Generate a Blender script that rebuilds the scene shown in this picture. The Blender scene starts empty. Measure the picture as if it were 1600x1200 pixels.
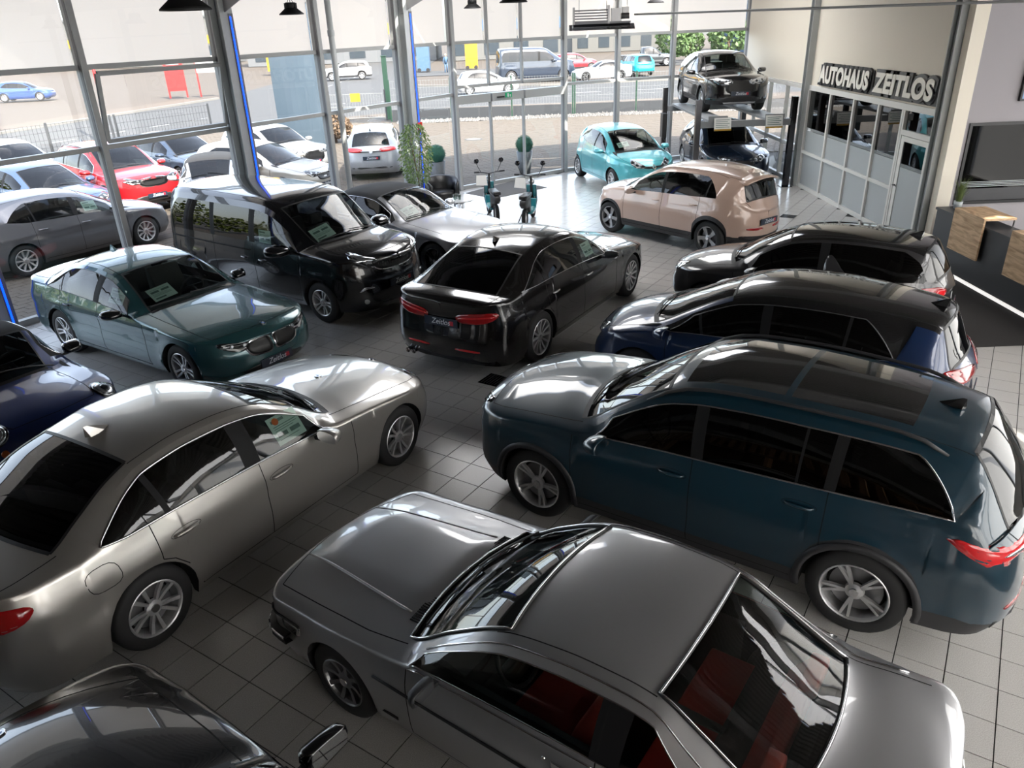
import bpy, bmesh, math, random
import numpy as np
from mathutils import Vector, Matrix
from mathutils.bvhtree import BVHTree
# ------------------------------------------------------------------ camera, light, exposure
SC = bpy.context.scene
cam_d = bpy.data.cameras.new('camera'); cam_o = bpy.data.objects.new('camera', cam_d); bpy.context.scene.collection.objects.link(cam_o); SC.camera = cam_o
cam_d.sensor_width = 36; cam_d.lens = 1179.4*36/1600; cam_d.clip_end = 600; cam_d.clip_start = .05
_th = math.radians(25.474); _ro = math.radians(-2.2076)
_f = Vector((0, math.cos(_th), -math.sin(_th))); _r = Vector((1, 0, 0)); _u = _r.cross(_f)
_R = _r*math.cos(_ro)+_u*math.sin(_ro); _U = -_r*math.sin(_ro)+_u*math.cos(_ro)
cam_o.matrix_world = Matrix(((_R.x, _U.x, -_f.x, 0), (_R.y, _U.y, -_f.y, 0), (_R.z, _U.z, -_f.z, 4.241), (0, 0, 0, 1)))
W_ = bpy.data.worlds.new('world'); SC.world = W_; W_.use_nodes = True; _nt = W_.node_tree; _bg = _nt.nodes['Background']
_sk = _nt.nodes.new('ShaderNodeTexSky'); _sk.sky_type = 'NISHITA'; _sk.sun_disc = False; _sk.sun_elevation = math.radians(48); _sk.sun_rotation = math.radians(150); _sk.dust_density = 2.5; _sk.air_density = 1.0
_hs = _nt.nodes.new('ShaderNodeHueSaturation'); _hs.inputs['Saturation'].default_value = .55; _nt.links.new(_sk.outputs[0], _hs.inputs['Color']); _nt.links.new(_hs.outputs[0], _bg.inputs[0]); _bg.inputs[1].default_value = .80
sun_d = bpy.data.lights.new('sun', 'SUN'); sun_d.energy = 12.0; sun_d.angle = .01; sun_d.color = (1., .93, .82); sun_o = bpy.data.objects.new('sun', sun_d); bpy.context.scene.collection.objects.link(sun_o)
sun_o.rotation_euler = Vector((.55, -.80, 1.05)).to_track_quat('Z', 'Y').to_euler(); sun_o.location = (10, -20, 30)
SC.view_settings.view_transform = 'Standard'; SC.view_settings.look = 'None'; SC.view_settings.gamma = 1; SC.view_settings.exposure = 0.50
SC.cycles.max_bounces = 8; SC.cycles.diffuse_bounces = 3; SC.cycles.glossy_bounces = 4; SC.cycles.transmission_bounces = 4; SC.cycles.transparent_max_bounces = 16
SC.cycles.caustics_reflective = False; SC.cycles.caustics_refractive = False; SC.cycles.sample_clamp_indirect = 6
# disc area light maker, not called; the high-bay lamps stay unlit
def area(name, loc, size, power, col=(1, .96, .9), rot=(0, 0, 0)):
    d = bpy.data.lights.new(name, 'AREA'); d.shape = 'DISK'; d.size = size; d.energy = power; d.color = col
    o = bpy.data.objects.new(name, d); bpy.context.scene.collection.objects.link(o); o.location = loc; o.rotation_euler = rot; return o
# ------------------------------------------------------------------ helpers
R = math.radians
C = bpy.context.scene.collection
MATS = {}

def pr(m):
    return m.node_tree.nodes['Principled BSDF']

def mat(name, col, rough=.5, metal=0., coat=0., spec=.5, emit=None, estr=1., noise=None, backdark=False):
    if name in MATS: return MATS[name]
    m = bpy.data.materials.new(name); m.use_nodes = True
    p = pr(m); nt = m.node_tree
    p.inputs['Base Color'].default_value = (*col, 1)
    p.inputs['Roughness'].default_value = rough
    p.inputs['Metallic'].default_value = metal
    p.inputs['Coat Weight'].default_value = coat
    p.inputs['Coat Roughness'].default_value = .02
    p.inputs['Specular IOR Level'].default_value = spec
    if emit:
        p.inputs['Emission Color'].default_value = (*emit, 1); p.inputs['Emission Strength'].default_value = estr
    if noise:  # (scale, amount)
        tc = nt.nodes.new('ShaderNodeTexCoord'); n = nt.nodes.new('ShaderNodeTexNoise'); n.inputs['Scale'].default_value = noise[0]
        n.inputs['Detail'].default_value = 6
        mx = nt.nodes.new('ShaderNodeMix'); mx.data_type = 'RGBA'
        mx.inputs[6].default_value = (*[c*(1-noise[1]) for c in col], 1); mx.inputs[7].default_value = (*[min(1, c*(1+noise[1])) for c in col], 1)
        nt.links.new(tc.outputs['Object'], n.inputs['Vector']); nt.links.new(n.outputs['Fac'], mx.inputs[0]); nt.links.new(mx.outputs[2], p.inputs['Base Color'])
    if backdark:
        out = [x for x in nt.nodes if x.type == 'OUTPUT_MATERIAL'][0]
        g = nt.nodes.new('ShaderNodeNewGeometry'); d = nt.nodes.new('ShaderNodeBsdfDiffuse'); d.inputs[0].default_value = (.02, .02, .022, 1)
        ms = nt.nodes.new('ShaderNodeMixShader'); nt.links.new(g.outputs['Backfacing'], ms.inputs[0])
        nt.links.new(p.outputs[0], ms.inputs[1]); nt.links.new(d.outputs[0], ms.inputs[2]); nt.links.new(ms.outputs[0], out.inputs['Surface'])
    MATS[name] = m
    return m

def paint(name, col, metal=.45, rough=.38):
    return mat(name, col, rough, metal, 1., backdark=True)

def glassmat(name, tint, ior=1.5, rough=.0, gl=1.):
    if name in MATS: return MATS[name]
    m = bpy.data.materials.new(name); m.use_nodes = True; nt = m.node_tree; nt.nodes.clear()
    o = nt.nodes.new('ShaderNodeOutputMaterial'); t = nt.nodes.new('ShaderNodeBsdfTransparent'); g = nt.nodes.new('ShaderNodeBsdfGlossy')
    t.inputs[0].default_value = (*tint, 1); g.inputs['Roughness'].default_value = rough; g.inputs[0].default_value = (gl, gl, gl, 1)
    lw = nt.nodes.new('ShaderNodeFresnel'); lw.inputs[0].default_value = ior
    ge = nt.nodes.new('ShaderNodeNewGeometry'); nz = nt.nodes.new('ShaderNodeVectorMath'); nz.operation = 'SCALE'
    # a thin pane reflects alike from both faces
    mr = nt.nodes.new('ShaderNodeMapRange'); mr.inputs[3].default_value = 1; mr.inputs[4].default_value = -1
    nt.links.new(ge.outputs['Backfacing'], mr.inputs[0]); nt.links.new(ge.outputs['Normal'], nz.inputs[0]); nt.links.new(mr.outputs[0], nz.inputs['Scale'])
    lw2 = nt.nodes.new('ShaderNodeFresnel'); lw2.inputs[0].default_value = ior
    lw2i = nt.nodes.new('ShaderNodeFresnel'); lw2i.inputs[0].default_value = 1/ior
    mx = nt.nodes.new('ShaderNodeMix'); mx.data_type = 'FLOAT'
    nt.links.new(ge.outputs['Backfacing'], mx.inputs[0]); nt.links.new(lw.outputs[0], mx.inputs[2]); nt.links.new(lw2i.outputs[0], mx.inputs[3])
    s = nt.nodes.new('ShaderNodeMixShader')
    nt.links.new(mx.outputs[0], s.inputs[0]); nt.links.new(t.outputs[0], s.inputs[1]); nt.links.new(g.outputs[0], s.inputs[2]); nt.links.new(s.outputs[0], o.inputs[0])
    for x in (nz, mr, lw2): nt.nodes.remove(x)
    MATS[name] = m
    return m

def link(o, parent=None):
    C.objects.link(o)
    if parent is not None: o.parent = parent
    return o

def mesh(name, V, F, m, parent=None, smooth=False):
    me = bpy.data.meshes.new(name); me.from_pydata([tuple(v) for v in V], [], [tuple(f) for f in F])
    if isinstance(m, (list, tuple)):
        for x in m: me.materials.append(x)
    else: me.materials.append(m)
    if smooth: me.polygons.foreach_set('use_smooth', [True]*len(me.polygons))
    me.update()
    return link(bpy.data.objects.new(name, me), parent)

def empty(name, loc=(0, 0, 0), rz=0.):
    o = bpy.data.objects.new(name, None); o.location = loc; o.rotation_euler = (0, 0, rz); o.empty_display_size = .2
    return link(o)

def tag(o, label=None, cat=None, group=None, kind=None):
    if label: o['label'] = label
    if cat: o['category'] = cat
    if group: o['group'] = group
    if kind: o['kind'] = kind
    return o

def struct(o): o["kind"] = "structure"; return o

class MB:
    """collects shapes into one mesh"""
    def __init__(s): s.V = []; s.F = []; s.M = []
    def add(s, V, F, mi=0):
        n = len(s.V); s.V += [tuple(v) for v in V]; s.F += [tuple(i+n for i in f) for f in F]; s.M += [mi]*len(F); return s
    def box(s, a, b, mi=0):
        x0, y0, z0 = a; x1, y1, z1 = b
        return s.add([(x0,y0,z0),(x1,y0,z0),(x1,y1,z0),(x0,y1,z0),(x0,y0,z1),(x1,y0,z1),(x1,y1,z1),(x0,y1,z1)],
              [(0,3,2,1),(4,5,6,7),(0,1,5,4),(1,2,6,5),(2,3,7,6),(3,0,4,7)], mi)
    def obox(s, c, ux, uy, hx, hy, z0, z1, mi=0):
        c = np.array(c[:2]); ux = np.array(ux); uy = np.array(uy); V = []
        for z in (z0, z1):
            for a, b in ((-1,-1),(1,-1),(1,1),(-1,1)):
                p = c+ux*hx*a+uy*hy*b; V.append((p[0], p[1], z))
        return s.add(V, [(0,3,2,1),(4,5,6,7),(0,1,5,4),(1,2,6,5),(2,3,7,6),(3,0,4,7)], mi)
    def bar(s, p, q, w, h, up=(0,0,1), mi=0):
        p = np.array(p, float); q = np.array(q, float); d = q-p; d /= np.linalg.norm(d); u = np.array(up, float)
        sd = np.cross(d, u); sd /= np.linalg.norm(sd); u = np.cross(sd, d); V = []
        for c in (p, q):
            for a, b in ((-1,-1),(1,-1),(1,1),(-1,1)): V.append(c+sd*w/2*a+u*h/2*b)
        return s.add(V, [(0,3,2,1),(4,5,6,7),(0,1,5,4),(1,2,6,5),(2,3,7,6),(3,0,4,7)], mi)
    def tube(s, P, r, n=8, mi=0, cap=True):
        P = [np.array(p, float) for p in P]; V = []; F = []; k = len(P)
        rr = r if isinstance(r, (list, tuple)) else [r]*k
        T = [P[min(i+1, k-1)]-P[max(i-1, 0)] for i in range(k)]
        a = np.array((0, 0, 1.)) if abs(T[0][2]) < .9*np.linalg.norm(T[0]) else np.array((1., 0, 0))
        for i in range(k):
            t = T[i]/np.linalg.norm(T[i]); u = np.cross(t, a); u /= np.linalg.norm(u); w = np.cross(t, u); a = -np.cross(t, u) if 0 else a
            for j in range(n):
                g = 2*math.pi*j/n; V.append(P[i]+rr[i]*(math.cos(g)*u+math.sin(g)*w))
        for i in range(k-1):
            for j in range(n): F.append((i*n+j, i*n+(j+1) % n, (i+1)*n+(j+1) % n, (i+1)*n+j))
        if cap: F.append(tuple(range(n-1, -1, -1))); F.append(tuple((k-1)*n+j for j in range(n)))
        return s.add(V, F, mi)
    def lathe(s, prof, c=(0, 0, 0), ax='z', n=24, mi=0, close=False):
        V = []; F = []; k = len(prof)
        for r, h in prof:
            for j in range(n):
                g = 2*math.pi*j/n; a, b = r*math.cos(g), r*math.sin(g)
                V.append({'z': (c[0]+a, c[1]+b, c[2]+h), 'y': (c[0]+a, c[1]+h, c[2]+b), 'x': (c[0]+h, c[1]+a, c[2]+b)}[ax])
        for i in range(k-1+(1 if close else 0)):
            i2 = (i+1) % k
            for j in range(n): F.append((i*n+j, i*n+(j+1) % n, i2*n+(j+1) % n, i2*n+j))
        return s.add(V, F, mi)
    def prism(s, pts, f, mi=0):
        """pts 2D polygon, f(p, k) gives 3D for k=0,1"""
        n = len(pts); V = [f(p, 0) for p in pts]+[f(p, 1) for p in pts]
        F = [tuple(range(n-1, -1, -1)), tuple(range(n, 2*n))]+[(i, (i+1) % n, (i+1) % n+n, i+n) for i in range(n)]
        return s.add(V, F, mi)
    def build(s, name, m, parent=None, smooth=False):
        o = mesh(name, s.V, s.F, m, parent, smooth)
        if isinstance(m, (list, tuple)): o.data.polygons.foreach_set('material_index', s.M)
        return o

def fixn(o):
    bm = bmesh.new(); bm.from_mesh(o.data); bmesh.ops.recalc_face_normals(bm, faces=bm.faces); bm.to_mesh(o.data); bm.free(); return o

def bevel(o, w=.01, seg=2, ang=.6):
    bm = bmesh.new(); bm.from_mesh(o.data)
    bmesh.ops.recalc_face_normals(bm, faces=bm.faces)
    e = [e for e in bm.edges if len(e.link_faces) == 2 and e.calc_face_angle(0) > ang]
    bmesh.ops.bevel(bm, geom=e, offset=w, segments=seg, affect='EDGES', profile=.5, clamp_overlap=True)
    for f in bm.faces: f.smooth = True
    bm.to_mesh(o.data); bm.free()
    for p in o.data.polygons: pass
    return o

def interp(keys, x, smooth=True):
    xs = [k[0] for k in keys]; ys = [k[1] for k in keys]
    if x <= xs[0]: return ys[0]
    if x >= xs[-1]: return ys[-1]
    n = len(xs); i = 0
    while x > xs[i+1]: i += 1
    h = xs[i+1]-xs[i]; t = (x-xs[i])/h
    if not smooth: return ys[i]+(ys[i+1]-ys[i])*t
    def dl(j): return (ys[j+1]-ys[j])/(xs[j+1]-xs[j])
    def sl(j):
        if j == 0: return dl(0)
        if j == n-1: return dl(n-2)
        a, b = dl(j-1), dl(j)
        if a*b <= 0: return 0.
        ha, hb = xs[j]-xs[j-1], xs[j+1]-xs[j]
        return 3*(ha+hb)/((2*hb+ha)/a+(hb+2*ha)/b)
    m0, m1 = sl(i), sl(i+1)
    return ys[i]*(2*t**3-3*t*t+1)+h*m0*(t**3-2*t*t+t)+ys[i+1]*(-2*t**3+3*t*t)+h*m1*(t**3-t*t)
# ------------------------------------------------------------------ cars
TW = (.36, .22)
DEF = dict(cf=.72, nf=3.1, cr=.55, nr=3.3, taper_f=.03, taper_r=.04, sill=.20, R=.365, spacing=.055,
    side=[(.15,-.10),(.22,-.055),(.34,-.015),(.5,0),(.68,-.004),(.82,-.02),(1.0,-.055),(1.2,-.10)],
    nose=[(.15,.16),(.25,.06),(.38,.0),(.5,.0),(.6,.03),(.7,.10),(.85,.2)],
    tailp=[(.15,.18),(.25,.08),(.4,.01),(.55,.0),(.7,.02),(.9,.05),(1.05,.10)],
    crown=[(0,.02),(.15,.035)], hood_frac=.86, roof_frac=.66, win_a=.06, win_b=.86, flare=.012, bulge=.022, crease=None)

def car_shell(sp):
    p = dict(DEF); p.update(sp); L, W, H = p['L'], p['W'], p['H']; hw = W/2
    axf = p['fo']; axr = p['fo']+p['wb']; Rr = p['R']; rw = p['r']
    def Y(s):
        y = hw
        if s < p['cf']: y *= max(0, 1-(1-max(s, 0)/p['cf'])**p['nf'])**(1/p['nf'])
        e = L-s
        if e < p['cr']: y *= max(0, 1-(1-max(e, 0)/p['cr'])**p['nr'])**(1/p['nr'])
        y -= p['taper_f']*max(0, 1-s/1.6)**1.5*min(1, s/.3) + p['taper_r']*max(0, 1-e/1.8)**1.5*min(1, e/.3)
        return max(y, 0)
    cw, hd, rh, rb = p['cowl'], p['header'], p['rheader'], p['rbase']   # centre s
    bw = p.get('bows', (.22, .10, -.07, -.20))
    s2c = [(0, 0), (.10, .03), (.40, p.get('nb', .22)), (cw+bw[0], cw), (hd+bw[1], hd), ((hd+rh)/2, (hd+rh)/2), (rh+bw[2], rh), (rb+bw[3], rb), (max(L-.26, rb+bw[3]+.06), max(L-p.get('tb', .12), rb+.02)), (L-.05, L-.012), (L, L)]
    s2c = sorted(set((a, b) for a, b in s2c))
    s2c = [k for i, k in enumerate(s2c) if i == 0 or (k[0] > s2c[i-1][0]+1e-3 and k[1] > s2c[i-1][1]+1e-3)]
    top = p['top']
    fr = [(0, p['hood_frac']), (cw*.7, p['hood_frac']), (cw, p.get('cowl_frac', p['hood_frac']-.02)), (hd, p['roof_frac']+.02), ((hd+rh)/2, p['roof_frac']), (rh, p.get('rroof_frac', p['roof_frac']-.01)), (rb, p.get('rb_frac', .80)), (L, p.get('tail_frac', .86))]
    hcr = p.get('hood_crown', .045); rcr = p.get('roof_crown', .055)
    cr = [(0, .01), (.3, hcr), (cw, hcr+.015), (hd, rcr), (rh, rcr), (rb, p.get('rb_crown', .06)), (L-.1, .03), (L, .01)]
    # columns
    S = []
    for i in range(13):
        th = math.pi/2*i/12; S.append((p['cf']*(1-math.cos(th)**(2/p['nf'])) if i else 0, 1))
        S.append((L-p['cr']*(1-math.cos(th)**(2/p['nr'])) if i else L, 1))
    n = int(L/p['spacing'])
    for i in range(1, n): S.append((L*i/n, 0))
    for ax in (axf, axr):
        for i in range(13):
            S.append((ax+Rr*math.cos(math.pi*i/12), 2))
        S.append((ax-Rr-.002, 3)); S.append((ax+Rr+.002, 3))
    dlo = p['dlo']  # dict: f0,f1 (front ramp), r0,r1 (rear ramp), pillars[(a,b)]
    forced = [dlo['f0'], dlo['f1'], dlo['r0'], dlo['r1']]+[x for q in dlo['pillars'] for x in q]+list(p.get('doors', []))+list(p.get('cuts', []))
    inv = [(b, a) for a, b in s2c]
    for c in (cw, hd, rh, rb)+tuple(c for c in p.get('ctop', ())): forced.append(interp(inv, c))
    for f in forced: S.append((f, 3))
    S.sort(key=lambda q: (q[0], -q[1])); cols = []
    for s, pri in S:
        if cols and s-cols[-1][0] < (.0012 if pri >= 2 and cols[-1][1] >= 2 else .012):
            if pri > cols[-1][1]: cols[-1] = (s, pri)
            continue
        cols.append((s, pri))
    cols = [c[0] for c in cols]; cols[0] = 0.; cols[-1] = L
    belt = p['belt']; NS = p.get('NS', 11); rows_w = 6; fracs = p.get('fracs', [.95, .88, .76, .62, .48, .34, .2, .1, 0.])
    wa, wb_ = p['win_a'], p['win_b']
    P = np.zeros((len(cols), NS+rows_w-1+len(fracs), 3)); rails = []
    creases = p['crease'] or []
    for i, s in enumerate(cols):
        ys = Y(s); sc = interp(s2c, s); zt = interp(top, sc)
        f = interp(fr, sc, False); zr = zt-interp(cr, sc, False)
        zb = min(interp(belt, s), zr-.025)
        def sidept(z, s=s, ys=ys):
            dy = interp(p['side'], z)
            for zc, amp, wd in creases:
                dz = z-(zc if not callable(zc) else zc(s)); dy += amp*math.exp(-(dz/wd)**2)
            for ax in (axf, axr):
                d = math.hypot(s-ax, z-rw)-Rr
                dy += p['flare']*math.exp(-(d/.09)**2)
            w = min(1, ys/hw/.5)
            y = ys*(1+dy*w/hw) if ys < hw*.5 else ys+dy
            ds = interp(p['nose'], z)*max(0, 1-s/.9)**2-interp(p['tailp'], z)*max(0, 1-(L-s)/.8)**2
            return s+ds, max(y, 0), z
        # bottom
        zlo = p['sill']
        fe = max(0, 1-s/.5); re = max(0, 1-(L-s)/.5)
        zlo = zlo+p.get('lift_f', 0)*fe+p.get('lift_r', .02)*re
        for ax in (axf, axr):
            if abs(s-ax) <= Rr+1e-4: zlo = max(zlo, rw+math.sqrt(max(0, Rr*Rr-(s-ax)**2)))
        zb = max(zb, zlo+.06)
        for k in range(NS):
            t = k/(NS-1); P[i, k] = sidept(zlo+(zb-zlo)*t)
        sb, yb, _ = P[i, NS-1]
        dsc = sb-s
        yr = f*ys; q2 = (f)**2
        srl = sc+(s-sc)*q2+dsc*.6
        if sc > rb: zr = min(zr, zt)
        # dlo
        a, b = wa, wb_
        if s < dlo['f0'] or s > dlo['r1']: a, b = .12, .8
        else:
            if s < dlo['f1']: t = (s-dlo['f0'])/(dlo['f1']-dlo['f0']); b = a+(wb_-a)*t**dlo.get('fp', 1.)
            if s > dlo['r0']:
                t = (s-dlo['r0'])/(dlo['r1']-dlo['r0']); rend = dlo.get('rend', 0.)
                b = a+(wb_-a)*(rend+(1-rend)*(1-t**dlo.get('rp', 1.6))**(1/dlo.get('rq', 1.2)))
            if 'kick' in dlo and s > dlo['kick'][0]:
                t = min(1, (s-dlo['kick'][0])/(dlo['r1']-dlo['kick'][0])); a = a+dlo['kick'][1]*t**dlo['kick'][2]; b = max(b, a)
        ws = [0, a, a+(b-a)/3, a+(b-a)*2/3, b, 1]
        rl = np.array((srl, yr, zr)); bl = P[i, NS-1].copy()
        hgt = max(0, zr-zb)
        for k in range(1, 6):
            w = ws[k]; q = bl+(rl-bl)*w; q[1] += p['bulge']*4*w*(1-w)*min(1, hgt/.35)+.012*4*w*(1-w); P[i, NS-1+k] = q
        for k, fq in enumerate(fracs):
            y = yr*fq; s_ = sc+dsc*.6*fq+(s-sc)*(f*fq)**2; z = zt-(zt-zr)*fq**2.2
            if sc < cw and 'hood' in p: z += p['hood'](sc/cw, fq)*min(1, sc/.3)*min(1, max(0, (cw-sc)/.12))
            P[i, NS+rows_w-1+k] = (s_, y, z)
        rails.append((sb, srl, sc, zb, zr))
    # round the rail and belt
    Q = P.copy()
    for it in range(p.get('rnd', 2)):
        T = Q.copy()
        for k in (NS-2, NS-1, NS+4, NS+5):
            T[:, k] = .5*Q[:, k]+.25*(Q[:, k-1]+Q[:, k+1])
        Q = T
    x0 = axf+p['wb']/2
    Q[:, :, 0] = x0-Q[:, :, 0]
    return p, cols, Q, rails, Y, s2c, x0, NS

def wheel_mesh(key, r, rimr, w, style, rimm, tyrem, darkm):
    """axis along y, outer face at +y = 0; returns (tyre data, rim data)"""
    if key in WH: return WH[key]
    t = MB(); h = w
    t.lathe([(rimr-.004, -.012), (rimr+.006, .002), (rimr+.03, .006), (r-.03, -.002), (r-.008, -.018), (r, -.045), (r, -.5*h), (r, -h+.04), (r-.02, -h), (rimr, -h+.01)], ax='y', n=40)
    to = t.build('tyre', tyrem, None, True)
    m = MB()
    m.lathe([(rimr+.003, 0), (rimr-.003, .004), (rimr-.012, -.002), (rimr-.02, -.02), (rimr-.026, -.09), (rimr-.035, -h+.03)], ax='y', n=40, mi=0)
    m.lathe([(rimr-.03, -.11), (0, -.11)], ax='y', n=24, mi=1)
    m.lathe([(rimr*.78, -.085), (.06, -.085)], ax='y', n=28, mi=2)
    m.lathe([(.034, .0-.012), (.032, -.006), (0, -.005)], ax='y', n=18, mi=3)
    m.lathe([(.07, -.05), (.066, -.026), (.034, -.016)], ax='y', n=20, mi=0)
    ns, kind = style
    for i in range(ns):
        a0 = 2*math.pi*i/ns
        def P_(rad, off, y):  # off metres sideways
            return (rad*math.cos(a0)-off*math.sin(a0), y, rad*math.sin(a0)+off*math.cos(a0))
        ro = rimr-.012
        def spoke(o0, w0, o1, w1, d=.03, c=0):
            V = [P_(.045, o0-w0, -.024), P_(.045, o0+w0, -.024), P_(ro*.6, (o0+o1)/2+(w0+w1)/2+c, -.022), P_(ro*.6, (o0+o1)/2-(w0+w1)/2+c, -.022), P_(ro, o1+w1, -.006), P_(ro, o1-w1, -.006)]
            V += [(v[0], v[1]-d, v[2]) for v in V]
            V[6:] = [(v[0], v[1], v[2]) for v in V[6:]]
            m.add(V, [(0,1,2,3),(3,2,4,5),(1,7,8,2),(2,8,10,4),(0,3,9,6),(3,5,11,9)], mi=0)
        if kind == 'single': spoke(0, .02, 0, .026)
        elif kind == 'vee': spoke(-.008, .011, -.052, .016); spoke(.008, .011, .052, .016)
        elif kind == 'wide': spoke(0, .028, 0, .045)
        elif kind == 'double':
            spoke(-.014, .011, -.036, .015); spoke(.014, .011, .036, .015)
        elif kind == 'thin': spoke(0, .013, 0, .017)
        elif kind == 'swirl': spoke(0, .014, .045, .020, c=.006)
        elif kind == 'y':
            spoke(0, .012, -.030, .010); spoke(0, .012, .030, .010)
    ro_ = m.build('rim', [rimm, darkm, MATS['disc'], MATS['chrome']], None, False)
    for o in (to, ro_):
        me = o.data; bm = bmesh.new(); bm.from_mesh(me); bmesh.ops.recalc_face_normals(bm, faces=bm.faces); bm.to_mesh(me); bm.free()
    WH[key] = (to.data, ro_.data)
    bpy.data.objects.remove(to); bpy.data.objects.remove(ro_)
    return WH[key]
WH = {}

def smooth_poly(pts, n=3, closed=True):
    """Chaikin corner cutting"""
    for _ in range(n):
        o = []
        for i in range(len(pts)):
            a, b = pts[i], pts[(i+1) % len(pts)]
            o += [tuple(np.array(a)*.78+np.array(b)*.22), tuple(np.array(a)*.22+np.array(b)*.78)]
        pts = o
    return pts

class Car:
    def __init__(self, name, sp, mats, label, loc=None, rz=0, lod=0):
        self.root = empty(name, loc or (0, 0, 0), rz); tag(self.root, label, 'car'); self.m = mats
        p, cols, Q, rails, Y, s2c, x0, NS = car_shell(sp); self.p = p; self.Q = Q; self.x0 = x0; self.cols = cols; self.NS = NS; self.rails = rails
        nc, nr = Q.shape[:2]; self.nr = nr
        rt = self.root
        cs = [r[2] for r in rails]
        iw0, iwa, iwb, irl, iedge = NS-1, NS, NS+3, NS+4, NS+6
        cw, hd, rh, rb = p['cowl'], p['header'], p['rheader'], p['rbase']; d = p['dlo']; L = p['L']
        doors = p.get('doors', [])
        reg = {}
        def put(k, q): reg.setdefault(k, []).append(q)
        e = .003
        for i in range(nc-1):
            s0, s1 = cols[i], cols[i+1]; sm = (s0+s1)/2; c0, c1 = cs[i], cs[i+1]; cm = (c0+c1)/2
            for k in range(nr-1):
                q = (i, k); key = 'body'
                if k < iw0:
                    for j in range(len(doors)-1):
                        if doors[j] < sm < doors[j+1]: key = 'door%d' % j
                    if p.get('clad') and k < p['clad']: key = 'clad'
                elif k < irl:
                    inD = d['f0'] < sm < d['r1']
                    if iwa <= k < iwb and inD:
                        key = 'glass'; seg = 0
                        for a, b in d['pillars']:
                            if a < sm < b: key = 'pillar'
                            if sm > b: seg += 1
                        if key == 'glass': key = 'glass%d' % seg
                    else:
                        for j in range(len(doors)-1):
                            if doors[j] < sm < doors[j+1] and c1 > cw: key = 'door%d' % j
                        if inD and p.get('blackpil') : key = 'pillar' if c0 > hd-.6 else key
                        if p.get('roofm') and d['f0'] < sm < d['r1']+.04 and k == irl-1: key = 'roof'
                        if p.get('roofm') == 2 and key in ('body', 'pillar') and cm > hd-.02 and cm < rb: key = 'roof'
                else:
                    if cm < cw: key = 'bonnet' if k >= irl+1 and cm > p.get('hood0', .16) else 'body'
                    elif cm < hd: key = 'ws' if k >= iedge else 'apil'
                    elif cm < rh:
                        key = 'roof'
                        for a, b in p.get('sunroof', []):
                            if a < cm < b and k >= irl+3: key = 'sunroof'
                    elif cm < rb: key = 'rg' if k >= iedge else 'cpil'
                    else: key = 'boot' if k >= irl+1 else 'body'
                put(key, q)
        self.reg = reg
        def mk(key, name, m, both=True, off=0., seps=False, parent=None):
            if key not in reg: return []
            res = []
            idx = {}; V = []; F = []
            for (i, k) in reg[key]:
                f = []
                for (a, b) in ((i, k), (i+1, k), (i+1, k+1), (i, k+1)):
                    if (a, b) not in idx: idx[(a, b)] = len(V); V.append(Q[a, b])
                    f.append(idx[(a, b)])
                F.append(tuple(f))
            V = np.array(V)
            sides = ([1], [-1]) if seps else ([1, -1],)
            for sd in sides:
                VV = []; FF = []
                for sg in sd:
                    n = len(VV); VV += [(v[0], v[1]*sg, v[2]) for v in V]
                    FF += [tuple(n+j for j in (f if sg > 0 else f[::-1])) for f in F]
                o = mesh(name, VV, FF, m, parent or rt, True)
                bm = bmesh.new(); bm.from_mesh(o.data); bmesh.ops.remove_doubles(bm, verts=bm.verts, dist=.0008)
                bmesh.ops.dissolve_degenerate(bm, dist=.0004, edges=bm.edges)
                if off:
                    bm.normal_update()
                    for v in bm.verts: v.co += v.normal*off
                bm.to_mesh(o.data); bm.free(); res.append(o)
            return res
        pm = mats['paint']; rm = mats.get('roof', pm)
        # all shell faces for projecting details
        VV = []; FF = []
        for sg in (1, -1):
            n = len(VV); VV += [Vector((v[0], v[1]*sg, v[2])) for v in Q.reshape(-1, 3)]
            for i in range(nc-1):
                for k in range(nr-1): FF.append((n+i*nr+k, n+(i+1)*nr+k, n+(i+1)*nr+k+1, n+i*nr+k+1))
        self.bvh = BVHTree.FromPolygons(VV, FF)
        for k in ('cpil', 'apil'):
            reg.setdefault('body' if not (k == 'cpil' and p.get('roofm') == 2) else 'roof', []).extend(reg.get(k, []))
        mk('body', 'body', pm)
        mk('bonnet', 'bonnet', pm); mk('boot', p.get('bootname', 'boot_lid'), pm)
        mk('roof', 'roof', rm)
        for j in range(len(doors)-1): mk('door%d' % j, 'door', pm, seps=True)
        gm = mats.get('glass', MATS['car_glass']); gs = mats.get('sglass', gm)
        self.wso = mk('ws', 'windscreen', gm)
        mk('rg', 'rear_window', gs)
        mk('sunroof', 'sunroof', MATS['gloss_black'])
        for j in range(6): mk('glass%d' % j, 'side_window', gs if j else mats.get('fglass', gs), seps=True)
        for (a, b) in d['pillars']:
            reg['pl'] = [q for q in reg.get('pillar', []) if a < (cols[q[0]]+cols[q[0]+1])/2 < b]
            if reg['pl']: mk('pl', 'window_pillar', MATS['pillar_black'], seps=True)
        if 'clad' in reg: mk('clad', 'sill_cladding', MATS['plastic'])
        self.iw = (iw0, iwa, iwb, irl, iedge)
        self.lod = lod
        self.seams(); self.under(); self.wheels(); self.mirrors()
        if lod < 2: self.interior()
        if d.get('trim') and lod < 2: self.trims(MATS[d['trim']])
    # -- helpers on the surface
    def P(self, s, row):  # interpolated column
        c = self.cols; i = min(max(int(np.searchsorted(c, s)), 1), len(c)-1); t = (s-c[i-1])/max(1e-6, c[i]-c[i-1])
        return self.Q[i-1, row]*(1-t)+self.Q[i, row]*t
    def hit(self, o, d):
        h = self.bvh.ray_cast(Vector(o), Vector(d).normalized())
        return h[0], h[1]
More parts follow.
